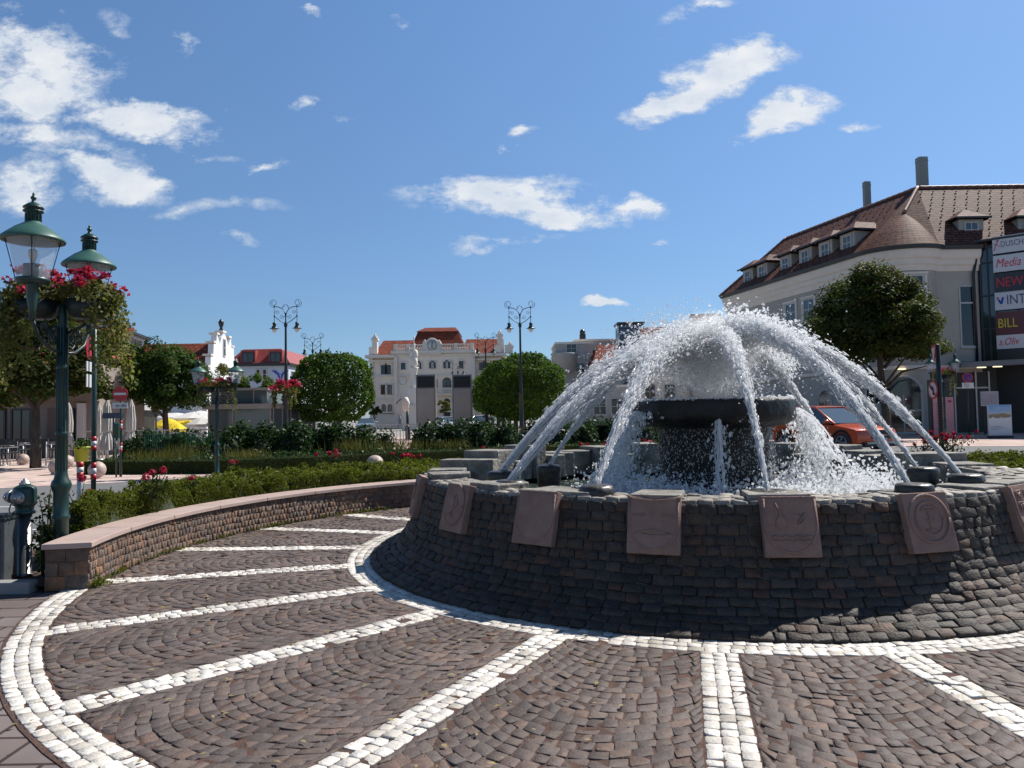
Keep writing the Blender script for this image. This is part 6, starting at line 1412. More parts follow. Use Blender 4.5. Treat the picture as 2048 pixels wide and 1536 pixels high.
# dormers
def dormer(c, n, w=1.9, h=1.75, back=3.4):
    n = Vector(n).normalized(); u = Vector((0, 0, 1)).cross(n).normalized(); m4 = Matrix((u, n, Vector((0, 0, 1)))).transposed().to_4x4(); m4.translation = c
    mb = MB(); mb.M = m4; mb.box((0, -back / 2, h / 2 - .15), (w, back, h + .3)); o = mb.build('dormer', STUCCO2, mall)
    mb = MB(); mb.M = m4; e, z0, z1 = .42, h + .14, h + 1.05
    P1, P2, P3, P4 = (-w / 2 - e, e, z0), (w / 2 + e, e, z0), (w / 2 + e, -back - .6, z0), (-w / 2 - e, -back - .6, z0); r1, r2 = (0, -.9, z1), (0, -back - .6, z1)
    mb.add([P1, P2, P3, P4, r1, r2], [(0, 1, 4), (1, 2, 5, 4), (3, 0, 4, 5)]); mb.add([P1, P2, P3, P4], [(3, 2, 1, 0)]); mb.build('roof', TILE_MALL, o)
    mb = MB(); mb.M = m4; mb.box((0, e, z0 - .06), (w + 2 * e, .12, .14)); mb.box((-w / 2 - e, -back / 2, z0 - .06), (.12, back, .14)); mb.box((w / 2 + e, -back / 2, z0 - .06), (.12, back, .14)); mb.build('eaves', M['dframe'], o)
    window(o, m4 @ Vector((0, .03, .22)), u, n, 1.15, 1.35, cols=2, rows=2, pane=M['pane2'], fw=.12, sill=False)
for px in (1503, 1532, 1580, 1620, 1661, 1706):
    k = (px - CX) / F; t_ = (29.4 - k * 60.1) / (k + .238) if False else ((28.8 + 1.0) - k * (60.0 + .24)) / (k * .973 / .973 + .238) 
    s = t_; base = A0 + Vector((-.238 * s, s, 0)) + Vector((.973, .232, 0)) * 1.0 - MO; base.z = ZE_ + .75; dormer(base, wn_)
q = P(1943, 470, front0.y + 1.1) - MO; q.z = ZE_ + .75; dormer(q, (0, -1, 0), 2.0)
q = P(2062, 470, front0.y + 1.1) - MO; q.z = ZE_ + .75; dormer(q, (0, -1, 0), 2.0)
for (px, yt, yb, Y, r) in ((1733, 370, 420, 72.5, .30), (1843, 322, 385, 66.5, .40)):
    a, b = P(px, yt, Y) - MO, P(px, yb, Y) - MO; mb = MB(); mb.box((a.x, a.y, (a.z + b.z) / 2), (r * 2, r * 1.6, a.z - b.z + .6)); mb.box((a.x, a.y, a.z - .06), (r * 2.15, r * 1.75, .10)); mb.tube([(a.x, a.y, a.z), (a.x, a.y, a.z + .5)], .02, 4); mb.build('chimney', mat('chimney_grey', (.20, .22, .21), (.25, .27, .26), rough=.6, scale=2), mall)
# windows of the wing
un_ = wd
for px, y0, y1 in ((1587, 606, 645), (1624, 596, 641), (1664, 585, 638), (1706, 575, 634)):
    k = (px - CX) / F; s = (28.8 - k * 60) / (k + .238); b_ = A0 + Vector((-.238 * s, s, 0)) - MO; Yw = 60 + s; z1, z0 = P(px, y0, Yw).z, P(px, y1, Yw).z
    window(mall, (b_.x - .03, b_.y, z0), un_, wn_, 1.7, z1 - z0, cols=2, rows=2, pane=M['pane2'], fw=.14, surround=TRIM)
for px in (1560, 1650, 1712):
    k = (px - CX) / F; s = (28.8 - k * 60) / (k + .238); b_ = A0 + Vector((-.238 * s, s, 0)) - MO; window(mall, (b_.x - .03, b_.y, .9), un_, wn_, 1.9, 2.5, arch=True, cols=2, rows=2, fw=.12, pane=M['pane'], sill=False)
def arcpt(f): a = a_start + R(96) * f; d = Vector((math.cos(a), math.sin(a), 0)); return cen + d * rc - MO, d, Vector((-d.y, d.x, 0))
p_, n_, u_ = arcpt(.72); z1, z0 = P(1850, 548, 57.6).z, P(1850, 605, 57.6).z; window(mall, (p_.x, p_.y, z0), u_, n_, 1.6, z1 - z0, cols=1, rows=2, pane=M['pane'], fw=.16, surround=TRIM)
# arched glass door in the rounded corner
p_, n_, u_ = arcpt(.52); d_ = window(mall, (p_.x, p_.y, .05), u_, n_, 2.7, 4.1, arch=True, cols=2, rows=2, fw=.16, frame=M['wframe'], pane=M['pane'], sill=False, name='door')
p_, n_, u_ = arcpt(.10); window(mall, (p_.x, p_.y, 1.9), u_, n_, 1.7, 2.0, arch=True, cols=2, rows=2, fw=.10, sill=False)
x0, x1 = P(1921, 680, front0.y).x - MO.x, P(1951, 680, front0.y).x - MO.x; z1, z0 = P(1935, 571, front0.y).z, P(1935, 694, front0.y).z
window(mall, ((x0 + x1) / 2, lp_[-1].y - .03, z0), up_, nf, x1 - x0, z1 - z0, cols=1, rows=1, pane=M['pane'], fw=.10, surround=None)
mb = MB(); zz = P(1935, 606, front0.y).z; mb.box(((x0 + x1) / 2, lp_[-1].y - .06, zz), (x1 - x0, .1, .12)); mb.build('transom', M['wframe'], mall)
xa, xb = P(1903, 680, front0.y).x - MO.x, P(1972, 680, front0.y).x - MO.x
mb = MB(); mb.box(((xa + xb) / 2, lp_[-1].y - .03, 2.2), (xb - xa, .1, 4.2)); mb.build('shop_glass', M['dark'], mall)
mb = MB()
for x in (xa, xa + (xb - xa) * .62, xb): mb.box((x, lp_[-1].y - .1, 2.2), (.12, .12, 4.3))
mb.box(((xa + xb) / 2, lp_[-1].y - .1, 3.1), (xb - xa, .1, .12)); mb.build('shop_frame', M['alu'], mall)
mb = MB(); mb.tube([(lp_[-1].x - .15, lp_[-1].y - .25, ZW + .6), (lp_[-1].x - .5, lp_[-1].y - .2, ZW - 1.2), (lp_[-1].x - .45, lp_[-1].y - .15, 5)], .10, 8); mb.build('drainpipe', M['dframe'], mall)
# canopy and soffit lights
mb = MB(); mb.slab([(xa - .3, lp_[-1].y, 4.75), (xa - .3, lp_[-1].y - 1.6, 4.6), (18, lp_[-1].y - 7.5, 4.9), (18, lp_[-1].y, 4.9)], (0, 0, .4)); mb.build('canopy', mat('canopy_grey', (.12, .13, .14), (.16, .17, .18), rough=.4, scale=1), mall)
for px, py, Y in ((1964, 757, 55.3), (1996, 757, 54.6)):
    q = P(px, py, Y) - MO; mb = MB(); mb.box((q.x, q.y, 4.52), (.55, .25, .07)); mb.build('soffit_light', emit('lit_tube', (1, .8, .5), 1.1), mall)
q = arcpt(.5)[0]; mb = MB(); mb.box((q.x - .15, q.y - .3, 4.62), (.6, .3, .08)); mb.build('soffit_light', emit('lit_bulkhead', (1, .8, .5), 1.2), mall)
# glass entrance block with sign boards
G0 = Vector((36.95, front0.y - .1, 0)) - MO; gd = Vector((.75, -.66, 0)).normalized(); gn = Vector((-.66, -.75, 0)).normalized()
def gw(s, o, z): p = G0 + gd * s + gn * o; return (p.x, p.y, z)
glass = T('glass_entrance', 'dark glass entrance block of the mall carrying a column of shop signs', 'building', tuple(MO))
GB = glassmat('dark_curtain_glass', (.02, .035, .04), .06)
mb = MB(); mb.slab([gw(0, 0, 5.0), gw(7, 0, 5.0), gw(7, -6, 5.0), (G0.x + 6, G0.y + 8, 5.0), (G0.x - .4, G0.y + 8, 5.0), (G0.x - .4, G0.y + .5, 5.0)], (0, 0, ZW - 4.0)); mb.build('glass_wall', GB, glass)
mb = MB()
for s in (0.02, .5, 1.0, 2.4, 3.8, 5.2, 6.9): mb.slab([gw(s, .02, 5.0), gw(s + .1, .02, 5.0), gw(s + .1, .14, 5.0), gw(s, .14, 5.0)], (0, 0, ZW - 3.8))
for z in (5.0, 7.6, 10.2, 12.8, ZW + .8): mb.slab([gw(0, .03, z), gw(7, .03, z), gw(7, .12, z), gw(0, .12, z)], (0, 0, .12))
mb.slab([gw(-.3, .4, ZW + 1.3), gw(7.2, .4, ZW + 1.3), gw(7.2, -.6, ZW + 1.3), gw(-.3, -.6, ZW + 1.3)], (0, 0, .16)); mb.build('glazing_bars', M['dframe'], glass)
mb = MB(); mb.slab([(G0.x - .2, G0.y + .8, 0), gw(.6, -1.5, 0), gw(7, -1.5, 0), gw(7, -6, 0), (G0.x + 4, G0.y + 7, 0), (G0.x - .2, G0.y + 7, 0)], (0, 0, 4.9)); mb.build('entrance_glass', M['dark'], glass)
W_ = mat('sign_white', (.56, .57, .60), rough=.35); D_ = mat('sign_black', (.015, .015, .02), rough=.3); BR_ = mat('sign_maroon', (.10, .02, .025), rough=.35)
RD_ = mat('sign_red', (.55, .01, .03), rough=.4); YL_ = mat('sign_yellow', (.62, .50, .02), rough=.4); NV_ = mat('sign_navy', (.03, .03, .12), rough=.4); GY_ = mat('sign_grey', (.10, .09, .12), rough=.4)
SIGNS = [(487, 34, W_, 'DUSCHE', GY_, .62, .0, 'white sign board with thin grey capitals at the top of the sign column'), (525, 33, W_, 'Media', RD_, .95, .3, 'white sign board with slanted red lettering'), (564, 38, D_, 'NEW', RD_, 1.05, .0, 'black sign board with bold red capitals'),
         (600, 36, W_, 'INT', NV_, 1.05, .0, 'white sign board with navy capitals and small red blue mark'), (646, 46, BR_, 'BILL', YL_, 1.0, .0, 'maroon sign board with bold yellow capitals'), (683, 27, W_, 's.Oliv', RD_, .78, .35, 'low white sign board with slanted red script'), (708, 22, D_, '', W_, .4, 0, 'small black sign board at the bottom of the sign column')]
ZC = lambda py: P(2008, py, 56.6).z
for (py, hh, bm_, body, tm, size, it, lab) in SIGNS:
    zc = ZC(py); h = hh / F * 56.6 * 1.02; s0, s1 = .98, 4.6
    t = T('sign_board', lab, 'sign', tuple(Vector(gw(s0, .3, zc)) + MO), 0, 'shop signs on the glass entrance'); so_ = Vector(gw(s0, .3, zc))
    mb = MB(); mb.slab([tuple(Vector(gw(s0, .2, zc - h / 2)) - so_), tuple(Vector(gw(s1, .2, zc - h / 2)) - so_), tuple(Vector(gw(s1, .36, zc - h / 2)) - so_), tuple(Vector(gw(s0, .36, zc - h / 2)) - so_)], (0, 0, h)); mb.build('board', bm_, t)
    st = .12
    if body == 'INT':
        mb = MB(); q = lambda s, z: tuple(Vector(gw(s0 + s, .365, zc + z)) - so_)
        mb.slab([q(.18, .12), q(.34, -.25), q(.5, -.25), q(.62, .28), q(.48, .28), q(.40, -.02), q(.32, .12)], tuple(gn * .02)); mb.build('mark', mat('mark_blue', (.02, .05, .35), rough=.4), t)
        mb = MB(); mb.ell(q(.2, .22), (.08, .06, .08), 10, 8); mb.build('mark_dot', RD_, t); st = .75
    if body == 'DUSCHE':
        mb = MB(); q = lambda s, z: tuple(Vector(gw(s0 + s, .37, zc + z)) - so_)
        mb.tube([q(.08, -.45), q(.25, .05), q(.42, .4)], .025, 5); mb.tube([q(.08, .1), q(.3, .0), q(.5, -.15)], .02, 5); mb.ell(q(.32, .33), (.05, .04, .05), 8, 6); mb.build('mark', RD_, t); st = .52
    if body:
        text(body, size, tm, t, tuple(Vector(gw(s0 + st, .37, zc)) - so_), tuple(gn), sx=.72, italic=it)

# the whole block stands nearer than it was drawn: shrink it towards the eye and let its walls reach the ground
KM = .76
bpy.context.view_layer.update()
for r_ in [o for o in list(COL.objects) if o.parent is None and (o.name.split('.')[0] in ('shopping_mall', 'glass_entrance', 'sign_board'))]:
    r_.location = (r_.location.x * KM, r_.location.y * KM, CAMH + (r_.location.z - CAMH) * KM); r_.scale = (KM,) * 3
    if r_.name.split('.')[0] == 'sign_board': continue
    low = -(CAMH * (1 - KM)) / KM
    for ch in r_.children_recursive:
        for v_ in ch.data.vertices:
            if v_.co.z < .25: v_.co.z = v_.co.z + low

# ------------------------------------------------------------------ orange car
def car(label, loc, rz, paint_c, L_=4.5, H=1.70, Wd=1.84, simple=False):
    t = T('parked_car', label, 'car', loc, rz); PM = mat('car_paint', paint_c, rough=.25, metal=.25, coat=.8)
    # side profile (x forward, z up); lower body and greenhouse swept across the width with tumblehome
    low = [(-L_ / 2, .45), (-L_ / 2 + .02, .80), (-L_ / 2 + .10, 1.02), (-L_ / 2 + .35, 1.06), (.55, 1.05), (1.15, 1.02), (1.75, .94), (L_ / 2 - .08, .82), (L_ / 2, .62), (L_ / 2 - .02, .34), (L_ / 2 - .3, .24), (-L_ / 2 + .3, .24)]
    nw = 9; vs = []; fs = []
    for j in range(nw):
        f = -1 + 2 * j / (nw - 1); y = f * Wd / 2; pinch = 1 - .07 * abs(f) ** 4
        for (x, z) in low: vs.append((x * pinch, y * (1 - .04 * max(0, z - .7)), z - .05 * abs(f) ** 3 * (z > .9)))
    n = len(low)
    for j in range(nw - 1):
        for i in range(n): k = (i + 1) % n; fs.append((j * n + i, j * n + k, (j + 1) * n + k, (j + 1) * n + i))
    mb = MB(); mb.add(vs, fs, True); mb.add([vs[i] for i in range(n)], [tuple(range(n))]); mb.add([vs[(nw - 1) * n + i] for i in range(n)], [tuple(range(n - 1, -1, -1))])
    bo = mb.build('body', PM, t, bevel=.04)
    top = [(-L_ / 2 + .12, 1.0), (-L_ / 2 + .55, H - .12), (-L_ / 2 + .95, H - .03), (-.55, H), (.02, H - .05), (1.02, 1.03)]
    def hull(pr, wb, wt, z0, z1): 
        vv = []
        for s in (-1, 1):
            for (x, z) in pr: vv.append((x, s * (wb + (wt - wb) * (z - z0) / (z1 - z0)), z))
        m = len(pr); return vv, [tuple(range(m - 1, -1, -1)), tuple(range(m, 2 * m))] + [(i, (i + 1) % m, m + (i + 1) % m, m + i) for i in range(m)]
    mb = MB(); mb.add(*hull(top, Wd / 2 - .06, Wd / 2 - .24, 1.0, H)); mb.build('window_glass', glassmat('car_glass', (.05, .07, .09), .04), t, bevel=.03)
    mb = MB(); mb.add(*hull([(-L_ / 2 + .5, H - .14), (-L_ / 2 + .95, H), (-.55, H + .03), (.05, H - .02), (.0, H - .09), (-.55, H - .05)], Wd / 2 - .20, Wd / 2 - .235, H - .14, H)); 
    for s in (-1, 1): mb.tube([(.02, s * (Wd / 2 - .225), H - .05), (.55, s * (Wd / 2 - .14), H - .36), (1.04, s * (Wd / 2 - .07), 1.02)], .035, 6); mb.tube([(-L_ / 2 + .55, s * (Wd / 2 - .23), H - .12), (-L_ / 2 + .14, s * (Wd / 2 - .08), 1.0)], .07, 6); mb.tube([(-.35, s * (Wd / 2 - .235), H - .06), (-.30, s * (Wd / 2 - .07), 1.02)], .03, 6)
    mb.build('roof', PM, t, bevel=.015)
    mb = MB()
    for s in (-1, 1):
        for x in (-L_ / 2 + .85, L_ / 2 - .88): mb.tube([(x + .42 * math.cos(a), s * (Wd / 2 - .0), .36 + .42 * math.sin(a)) for a in np.linspace(R(-12), R(192), 16)], .05, 6)
        mb.box((0, s * (Wd / 2 - .02), .27), (L_ - 1.9, .08, .14))
    mb.box((L_ / 2 - .1, 0, .30), (.24, Wd - .3, .16)); mb.build('cladding', M['black'], t)
    for s in (-1, 1):
        for x in (-L_ / 2 + .85, L_ / 2 - .88):
            w_ = MB(); w_.M = Matrix.Translation((x, s * (Wd / 2 - .10), .36)) @ Matrix.Rotation(R(90), 4, 'X'); w_.lathe([(.22, -.11), (.33, -.11), (.36, -.08), (.36, .08), (.33, .11), (.22, .11)], 28); wo = w_.build('wheel', M['black'], t)
            r_ = MB(); r_.M = Matrix.Translation((x, s * (Wd / 2 + .015), .36)) @ Matrix.Rotation(R(90), 4, 'X')
            r_.lathe([(.25, -.03), (.25, .0), (.22, .0), (.22, -.03)], 24); r_.lathe([(.06, .0), (0, .01)], 12)
            for k in range(5):
                a = k * 2 * math.pi / 5; r_.tube([(.03 * math.cos(a), .03 * math.sin(a), 0), (.23 * math.cos(a + .1), .23 * math.sin(a + .1), 0)], .028, 6)
            r_.build('rim', M['alu'], wo)
    mb = MB(); mb.slab([(L_ / 2 - .035, -.42, .50), (L_ / 2 - .035, .42, .50), (L_ / 2 - .09, .52, .80), (L_ / 2 - .09, -.52, .80)], (.05, 0, 0)); mb.build('grille', M['black'], t)
    mb = MB(); mb.box((L_ / 2 + .02, 0, .47), (.02, .5, .11)); mb.build('number_plate', M['white'], t)
    mb = MB(); mb.box((L_ / 2 + .0, 0, .36), (.06, Wd - .5, .07)); mb.build('bumper_trim', M['alu'], t)
    for s in (-1, 1):
        mb = MB(); mb.slab([(L_ / 2 - .13, s * .50, .72), (L_ / 2 - .26, s * .82, .76), (L_ / 2 - .30, s * .82, .85), (L_ / 2 - .17, s * .52, .82)], (.06, 0, .01)); mb.build('headlight', mat('headlamp', (.7, .72, .75), rough=.1), t)
        mb = MB(); mb.ell((.82, s * (Wd / 2 + .08), 1.10), (.09, .12, .08), 12, 8); mb.build('mirror', PM, t)
    return t
p = P(1684, 830, 27.0); hx = Vector((.38, -.925, 0))
car('orange red sport utility car parked behind the water, facing right', (p.x - .05, p.y + .9, 0), math.atan2(hx.y, hx.x), (.62, .10, .035), H=1.66)
p = P(897, 830, 78); car('small white car parked between the two steles', (p.x, p.y, 0), R(-60), (.7, .72, .74), H=1.5)
p = P(732, 830, 76); car('silver grey car parked left of the palace under the round tree edge', (p.x, p.y, 0), R(-80), (.25, .27, .29), H=1.5)
p = P(962, 830, 74); car('white van like car half hidden right of the steles', (p.x, p.y, 0), R(-110), (.6, .6, .6), H=1.6)

# ------------------------------------------------------------------ cafe terrace
def closed_parasol(label, px, Y, zt):
    p = P(px, 830, Y); t = T('closed_parasol', label, 'parasol', (p.x, p.y, 0), 0, 'closed beige parasols on the terrace')
    mb = MB(); mb.tube([(0, 0, 0), (0, 0, zt)], .03, 8); mb.lathe([(.25, 0), (.25, .06), (.05, .08)], 16); mb.build('pole', M['alu'], t)
    mb = MB(); prof = [(.03, zt), (.10, zt - .25), (.15, zt - .8), (.14, zt - 1.15), (.10, zt - 1.22), (.17, zt - 1.5), (.20, zt - 1.85), (.0, zt - 1.8)]; vs = []; fs = []; n = 24
    for (r, z) in prof:
        for i in range(n): a = 2 * math.pi * i / n; q = r * (1 + .22 * (i % 2) * (r > .05)); vs.append((q * math.cos(a), q * math.sin(a), z))
    for j in range(len(prof) - 1):
        for i in range(n): k = (i + 1) % n; fs.append((j * n + i, j * n + k, (j + 1) * n + k, (j + 1) * n + i))
    mb.add(vs, fs); mb.build('canopy', mat('parasol_cloth', (.46, .43, .39), (.54, .51, .46), rough=.85), t)
closed_parasol('closed beige parasol just left of the no entry sign', 214, 27.0, 2.35)
closed_parasol('closed beige parasol right behind the no entry sign', 262, 28.1, 2.35)
closed_parasol('closed beige parasol half hidden by the near lamp post', 137, 29.2, 2.3)
closed_parasol('closed beige parasol between striped post and first shop pillar', 198, 29.7, 2.25)
def open_parasol(label, px, Y, z, r, m, group):
    p = P(px, 830, Y); t = T('open_parasol', label, 'parasol', (p.x, p.y, 0), 0, group)
    mb = MB(); mb.tube([(0, 0, 0), (0, 0, z)], .03, 8); mb.build('pole', M['alu'], t); mb = MB()
    vs = [(0, 0, z)]; n = 8
    for (f, dz) in ((.5, -.18), (1.0, -.5), (1.0, -.66)): vs += [(r * f * math.cos(2 * math.pi * i / n), r * f * math.sin(2 * math.pi * i / n), z + dz) for i in range(n)]
    fs = [(0, 1 + i, 1 + (i + 1) % n) for i in range(n)]
    for j in range(2): fs += [(1 + j * n + i, 1 + (j + 1) * n + i, 1 + (j + 1) * n + (i + 1) % n, 1 + j * n + (i + 1) % n) for i in range(n)]
    mb.add(vs, fs); mb.build('canopy', m, t)
YC = mat('yellow_cloth', (.80, .62, .03), rough=.8, transl=.3); WC = mat('white_cloth', (.72, .72, .70), rough=.8, transl=.25)
for k, (px, Y, z, r) in enumerate(((335, 48, 1.75, 1.0), (368, 52, 1.9, 1.1), (350, 47, 1.5, .8))): open_parasol(['yellow open parasol farthest left under the chestnut tree', 'yellow open parasol farthest right beside the white ones', 'lowest and nearest of the yellow open parasols'][k], px, Y, z, r, YC, 'yellow parasols')
for k, (px, Y, z, r) in enumerate(((400, 50, 2.2, 1.9), (408, 46, 1.8, 1.1), (345, 58, 2.3, 1.7))): open_parasol(['large white open parasol beside the pavilion', 'smaller low white open parasol touching the pavilion', 'white open parasol behind the chestnut trunk'][k], px, Y, z, r, WC, 'white parasols')
t = None
def cafe_table(i, px, Y):
    p = P(px, 830, Y); t = T('cafe_table', i, 'table', (p.x, p.y, 0), 0, 'cafe tables on the terrace')
    mb = MB(); mb.lathe([(.34, .70), (.34, .73), (0, .73)], 20); mb.build('table_top', mat('table_top', (.10, .10, .10), (.2, .2, .2), rough=.3), t)
    mb = MB(); mb.tube([(0, 0, .02), (0, 0, .70)], .03, 8); mb.lathe([(.22, 0), (.22, .02), (.04, .05)], 16); mb.build('leg', M['alu'], t)
def cafe_chair(i, px, Y, rz):
    p = P(px, 830, Y); t = T('cafe_chair', i, 'chair', (p.x, p.y, 0), rz, 'dark cafe chairs on the terrace')
    mb = MB(); mb.box((0, 0, .45), (.44, .44, .05)); mb.build('seat', M['black'], t, bevel=.01)
    mb = MB(); mb.box((0, .22, .70), (.44, .04, .36)); mb.build('backrest', M['black'], t, bevel=.01)
    for x in (-.19, .19):
        for y in (-.19, .2): mb = MB(); mb.tube([(x, y, 0), (x, y, .86 if y > 0 else .64)], .018, 6); mb.build('leg', M['alu'], t)
        mb = MB(); mb.box((x * 1.1, 0, .65), (.04, .42, .03)); mb.build('armrest', M['alu'], t)
TB = [('cafe table at the left edge of the picture', 8, 27.0), ('cafe table behind the smallest stone ball', 40, 30.3), ('cafe table between the tree trunk and lamp post', 108, 30.8), ('cafe table behind the striped sign post', 182, 31.4), ('cafe table beside the yellow green pot', 150, 30.3), ('cafe table right of the striped post near the hedge', 205, 30.8)]
for a in TB: cafe_table(*a)
k = 0
wh = ['left', 'right']
for (lab, px, Y) in TB:
    nm = lab.replace('cafe table ', '')
    cafe_chair('dark cafe chair on the near side of the table ' + nm.replace(' of the picture', '').replace(' and lamp post', '').replace(' near the hedge', ''), px - 9, Y - .3, R(160)); cafe_chair('dark cafe chair on the far side of the table ' + nm.replace(' of the picture', '').replace(' and lamp post', '').replace(' near the hedge', ''), px + 10, Y + .5, R(-20))
q = P(56, 830, 32.5); t = T('planter_box', 'long dark planter hedge box screening the cafe terrace', 'planter', (q.x, q.y, 0))
mb = MB(); mb.box((0, 0, .42), (3.2, .4, .85)); mb.build('box', M['dark'], t)
for lab, px in (('white thin barrier post standing left beside the tree trunk', 75), ('white thin barrier post standing right of the tree trunk', 93)):
    p = P(px, 830, 25.5); t = T('barrier_post', lab, 'post', (p.x, p.y, 0), 0, 'white barrier posts'); mb = MB(); mb.tube([(0, 0, .04), (0, 0, .88)], .025, 8); mb.build('pole', M['white'], t); mb = MB(); mb.lathe([(.22, 0), (.22, .03), (.04, .07)], 20); mb.build('base', M['grey'], t)
p = P(164, 830, 26); t = T('flower_pot', 'tapered yellow green plant pot on the terrace edge', 'plant pot', (p.x, p.y, 0)); mb = MB(); mb.lathe([(.16, 0), (.25, .62), (.27, .62), (.27, .68), (.22, .68), (.22, .6), (0, .6)], 20); mb.build('pot', mat('lime_pot', (.32, .36, .03), rough=.5), t)
leaves('leaves', np.array([0, 0, .75]) + rng.normal(0, 1, (160, 3)) * np.array([.18, .18, .1]), .14, LF['chestnut'], t, bias=UP, bw=.3)
# ------------------------------------------------------------------ the fountain's water
def watermat(name, transp, trn, white, rough=.07):
    m = bpy.data.materials.new(name); m.use_nodes = True; t = m.node_tree; b = t.nodes['Principled BSDF']
    b.inputs['Base Color'].default_value = (.93, .96, 1, 1); b.inputs['Roughness'].default_value = rough; b.inputs['IOR'].default_value = 1.33; b.inputs['Transmission Weight'].default_value = trn
    d = t.nodes.new('ShaderNodeBsdfTranslucent'); d.inputs[0].default_value = (.97, .975, .98, 1); df = t.nodes.new('ShaderNodeBsdfDiffuse'); df.inputs[0].default_value = (.97, .975, .98, 1)
    m0 = t.nodes.new('ShaderNodeMixShader'); m0.inputs[0].default_value = .55; L(df.outputs[0], m0.inputs[1], t); L(d.outputs[0], m0.inputs[2], t)
    m1 = t.nodes.new('ShaderNodeMixShader'); m1.inputs[0].default_value = white; L(b.outputs[0], m1.inputs[1], t); L(m0.outputs[0], m1.inputs[2], t)
    tr = t.nodes.new('ShaderNodeBsdfTransparent'); m2 = t.nodes.new('ShaderNodeMixShader'); m2.inputs[0].default_value = transp; L(m1.outputs[0], m2.inputs[1], t); L(tr.outputs[0], m2.inputs[2], t)
    L(m2.outputs[0], t.nodes['Material Output'].inputs[0], t); return m
WS = watermat('stream_water', .22, .9, .72, .06); WJ = watermat('jet_water', .30, .85, .93, .06); WD = watermat('drop_water', .25, .9, .5); WM = watermat('mist_water', .6, .2, .95, .3)
def ico(sub):
    import bmesh
    bm = bmesh.new(); bmesh.ops.create_icosphere(bm, subdivisions=sub, radius=1); bm.verts.ensure_lookup_table()
    v = np.array([tuple(x.co) for x in bm.verts]); f = np.array([[x.index for x in q.verts] for q in bm.faces]); bm.free(); return v, f
ICO1, ICO2 = ico(1), ico(2)
VAR = []
for k in range(10):
    v, f = ICO2; d = np.array([1 + .55 * mnoise.noise(Vector(q) * 1.5 + Vector((k * 7.3, 0, 0))) + .25 * mnoise.noise(Vector(q) * 3.5 + Vector((0, k * 5.1, 0))) for q in v]); VAR.append(v * d[:, None])
def blobs(pos, size, dirs=None, stretch=(1.0, 2.2), big=.011):
    """irregular drops; returns vertex and triangle arrays"""
    n = len(pos); a = rng.normal(0, 1, (n, 3)) if dirs is None else np.asarray(dirs) + rng.normal(0, .28, (n, 3)); a /= np.linalg.norm(a, axis=1, keepdims=True) + 1e-9
    b = np.cross(a, rng.normal(0, 1, (n, 3))); b /= np.linalg.norm(b, axis=1, keepdims=True) + 1e-9; c = np.cross(a, b)
    st = rng.uniform(*stretch, (n, 1)); Vs, Fs = [], []; base = 0
    for lo, hi, sets, F_ in ((0, big, [ICO1[0]], ICO1[1]), (big, 9, VAR, ICO2[1])):
        for vi, vv in enumerate(sets):
            sel = np.where((size >= lo) & (size < hi))[0]
            if len(sets) > 1: sel = sel[sel % len(sets) == vi]
            if not len(sel): continue
            s = size[sel][:, None]
            V = pos[sel][:, None] + (a[sel] * s * st[sel])[:, None] * vv[None, :, :1] + (b[sel] * s)[:, None] * vv[None, :, 1:2] + (c[sel] * s * rng.uniform(.6, 1, (len(sel), 1)))[:, None] * vv[None, :, 2:3]
            Vs.append(V.reshape(-1, 3)); Fs.append((F_[None] + (np.arange(len(sel)) * len(vv))[:, None, None]).reshape(-1, 3) + base); base += len(sel) * len(vv)
    return np.vstack(Vs), np.vstack(Fs)
BC = np.array([BCX, BCY, 0])
def strands(path, r_off, r_str, n, seed, nring=8):
    """ragged threads of water that run together along a path"""
    Vs, Fs, base = [], [], 0; m = len(path); tan = np.gradient(path, axis=0); tan /= np.linalg.norm(tan, axis=1, keepdims=True)
    sd_ = np.cross(tan, [0, 0, 1.0]); sd_ /= np.linalg.norm(sd_, axis=1, keepdims=True) + 1e-9; up2 = np.cross(sd_, tan); ln = np.concatenate([[0], np.cumsum(np.linalg.norm(np.diff(path, axis=0), axis=1))])
    for k in range(n):
        a0 = 2 * math.pi * k / n + seed; V = np.zeros((m, nring, 3))
        for i in range(m):
            w = mnoise.noise(Vector((ln[i] * 4, k * 3.1, seed))); w2 = mnoise.noise(Vector((ln[i] * 4, k * 3.1, seed + 40))); gr = min(1, i / m * 1.6)
            c = path[i] + (sd_[i] * (math.cos(a0) + w * 1.6 * gr) + up2[i] * (math.sin(a0) + w2 * 1.6 * gr)) * r_off[i]
            for j in range(nring):
                a = 2 * math.pi * j / nring
                rr = r_str[i] * (1 + (.25 + .75 * gr) * mnoise.fractal(Vector((ln[i] * 13, a * 1.3 + k * 9, seed * 3)), 1, 2, 3) * 1.2)
                V[i, j] = c + (sd_[i] * math.cos(a) + up2[i] * math.sin(a)) * max(.002, rr)
        Vs.append(V.reshape(-1, 3)); i_ = np.arange(m - 1)[:, None] * nring; j_ = np.arange(nring)[None]; j2 = (j_ + 1) % nring
        q = np.stack([i_ + j_, i_ + j2, i_ + nring + j2, i_ + nring + j_], 2).reshape(-1, 4) + base; Fs.append(np.vstack([q[:, :3], q[:, [0, 2, 3]]])); base += m * nring
    return np.vstack(Vs), np.vstack(Fs)
def merge(parts):
    V, Fc, b = [], [], 0
    for v, f in parts: V.append(v); Fc.append(f + b); b += len(v)
    return np.vstack(V), np.vstack(Fc)
def ballistic(p0, apex, t): 
    t = np.asarray(t)[:, None]; xy = p0[:2] + (apex[:2] - p0[:2]) * t; z = p0[2] + (apex[2] - p0[2]) * (1 - (1 - t) ** 2); return np.hstack([xy, z])
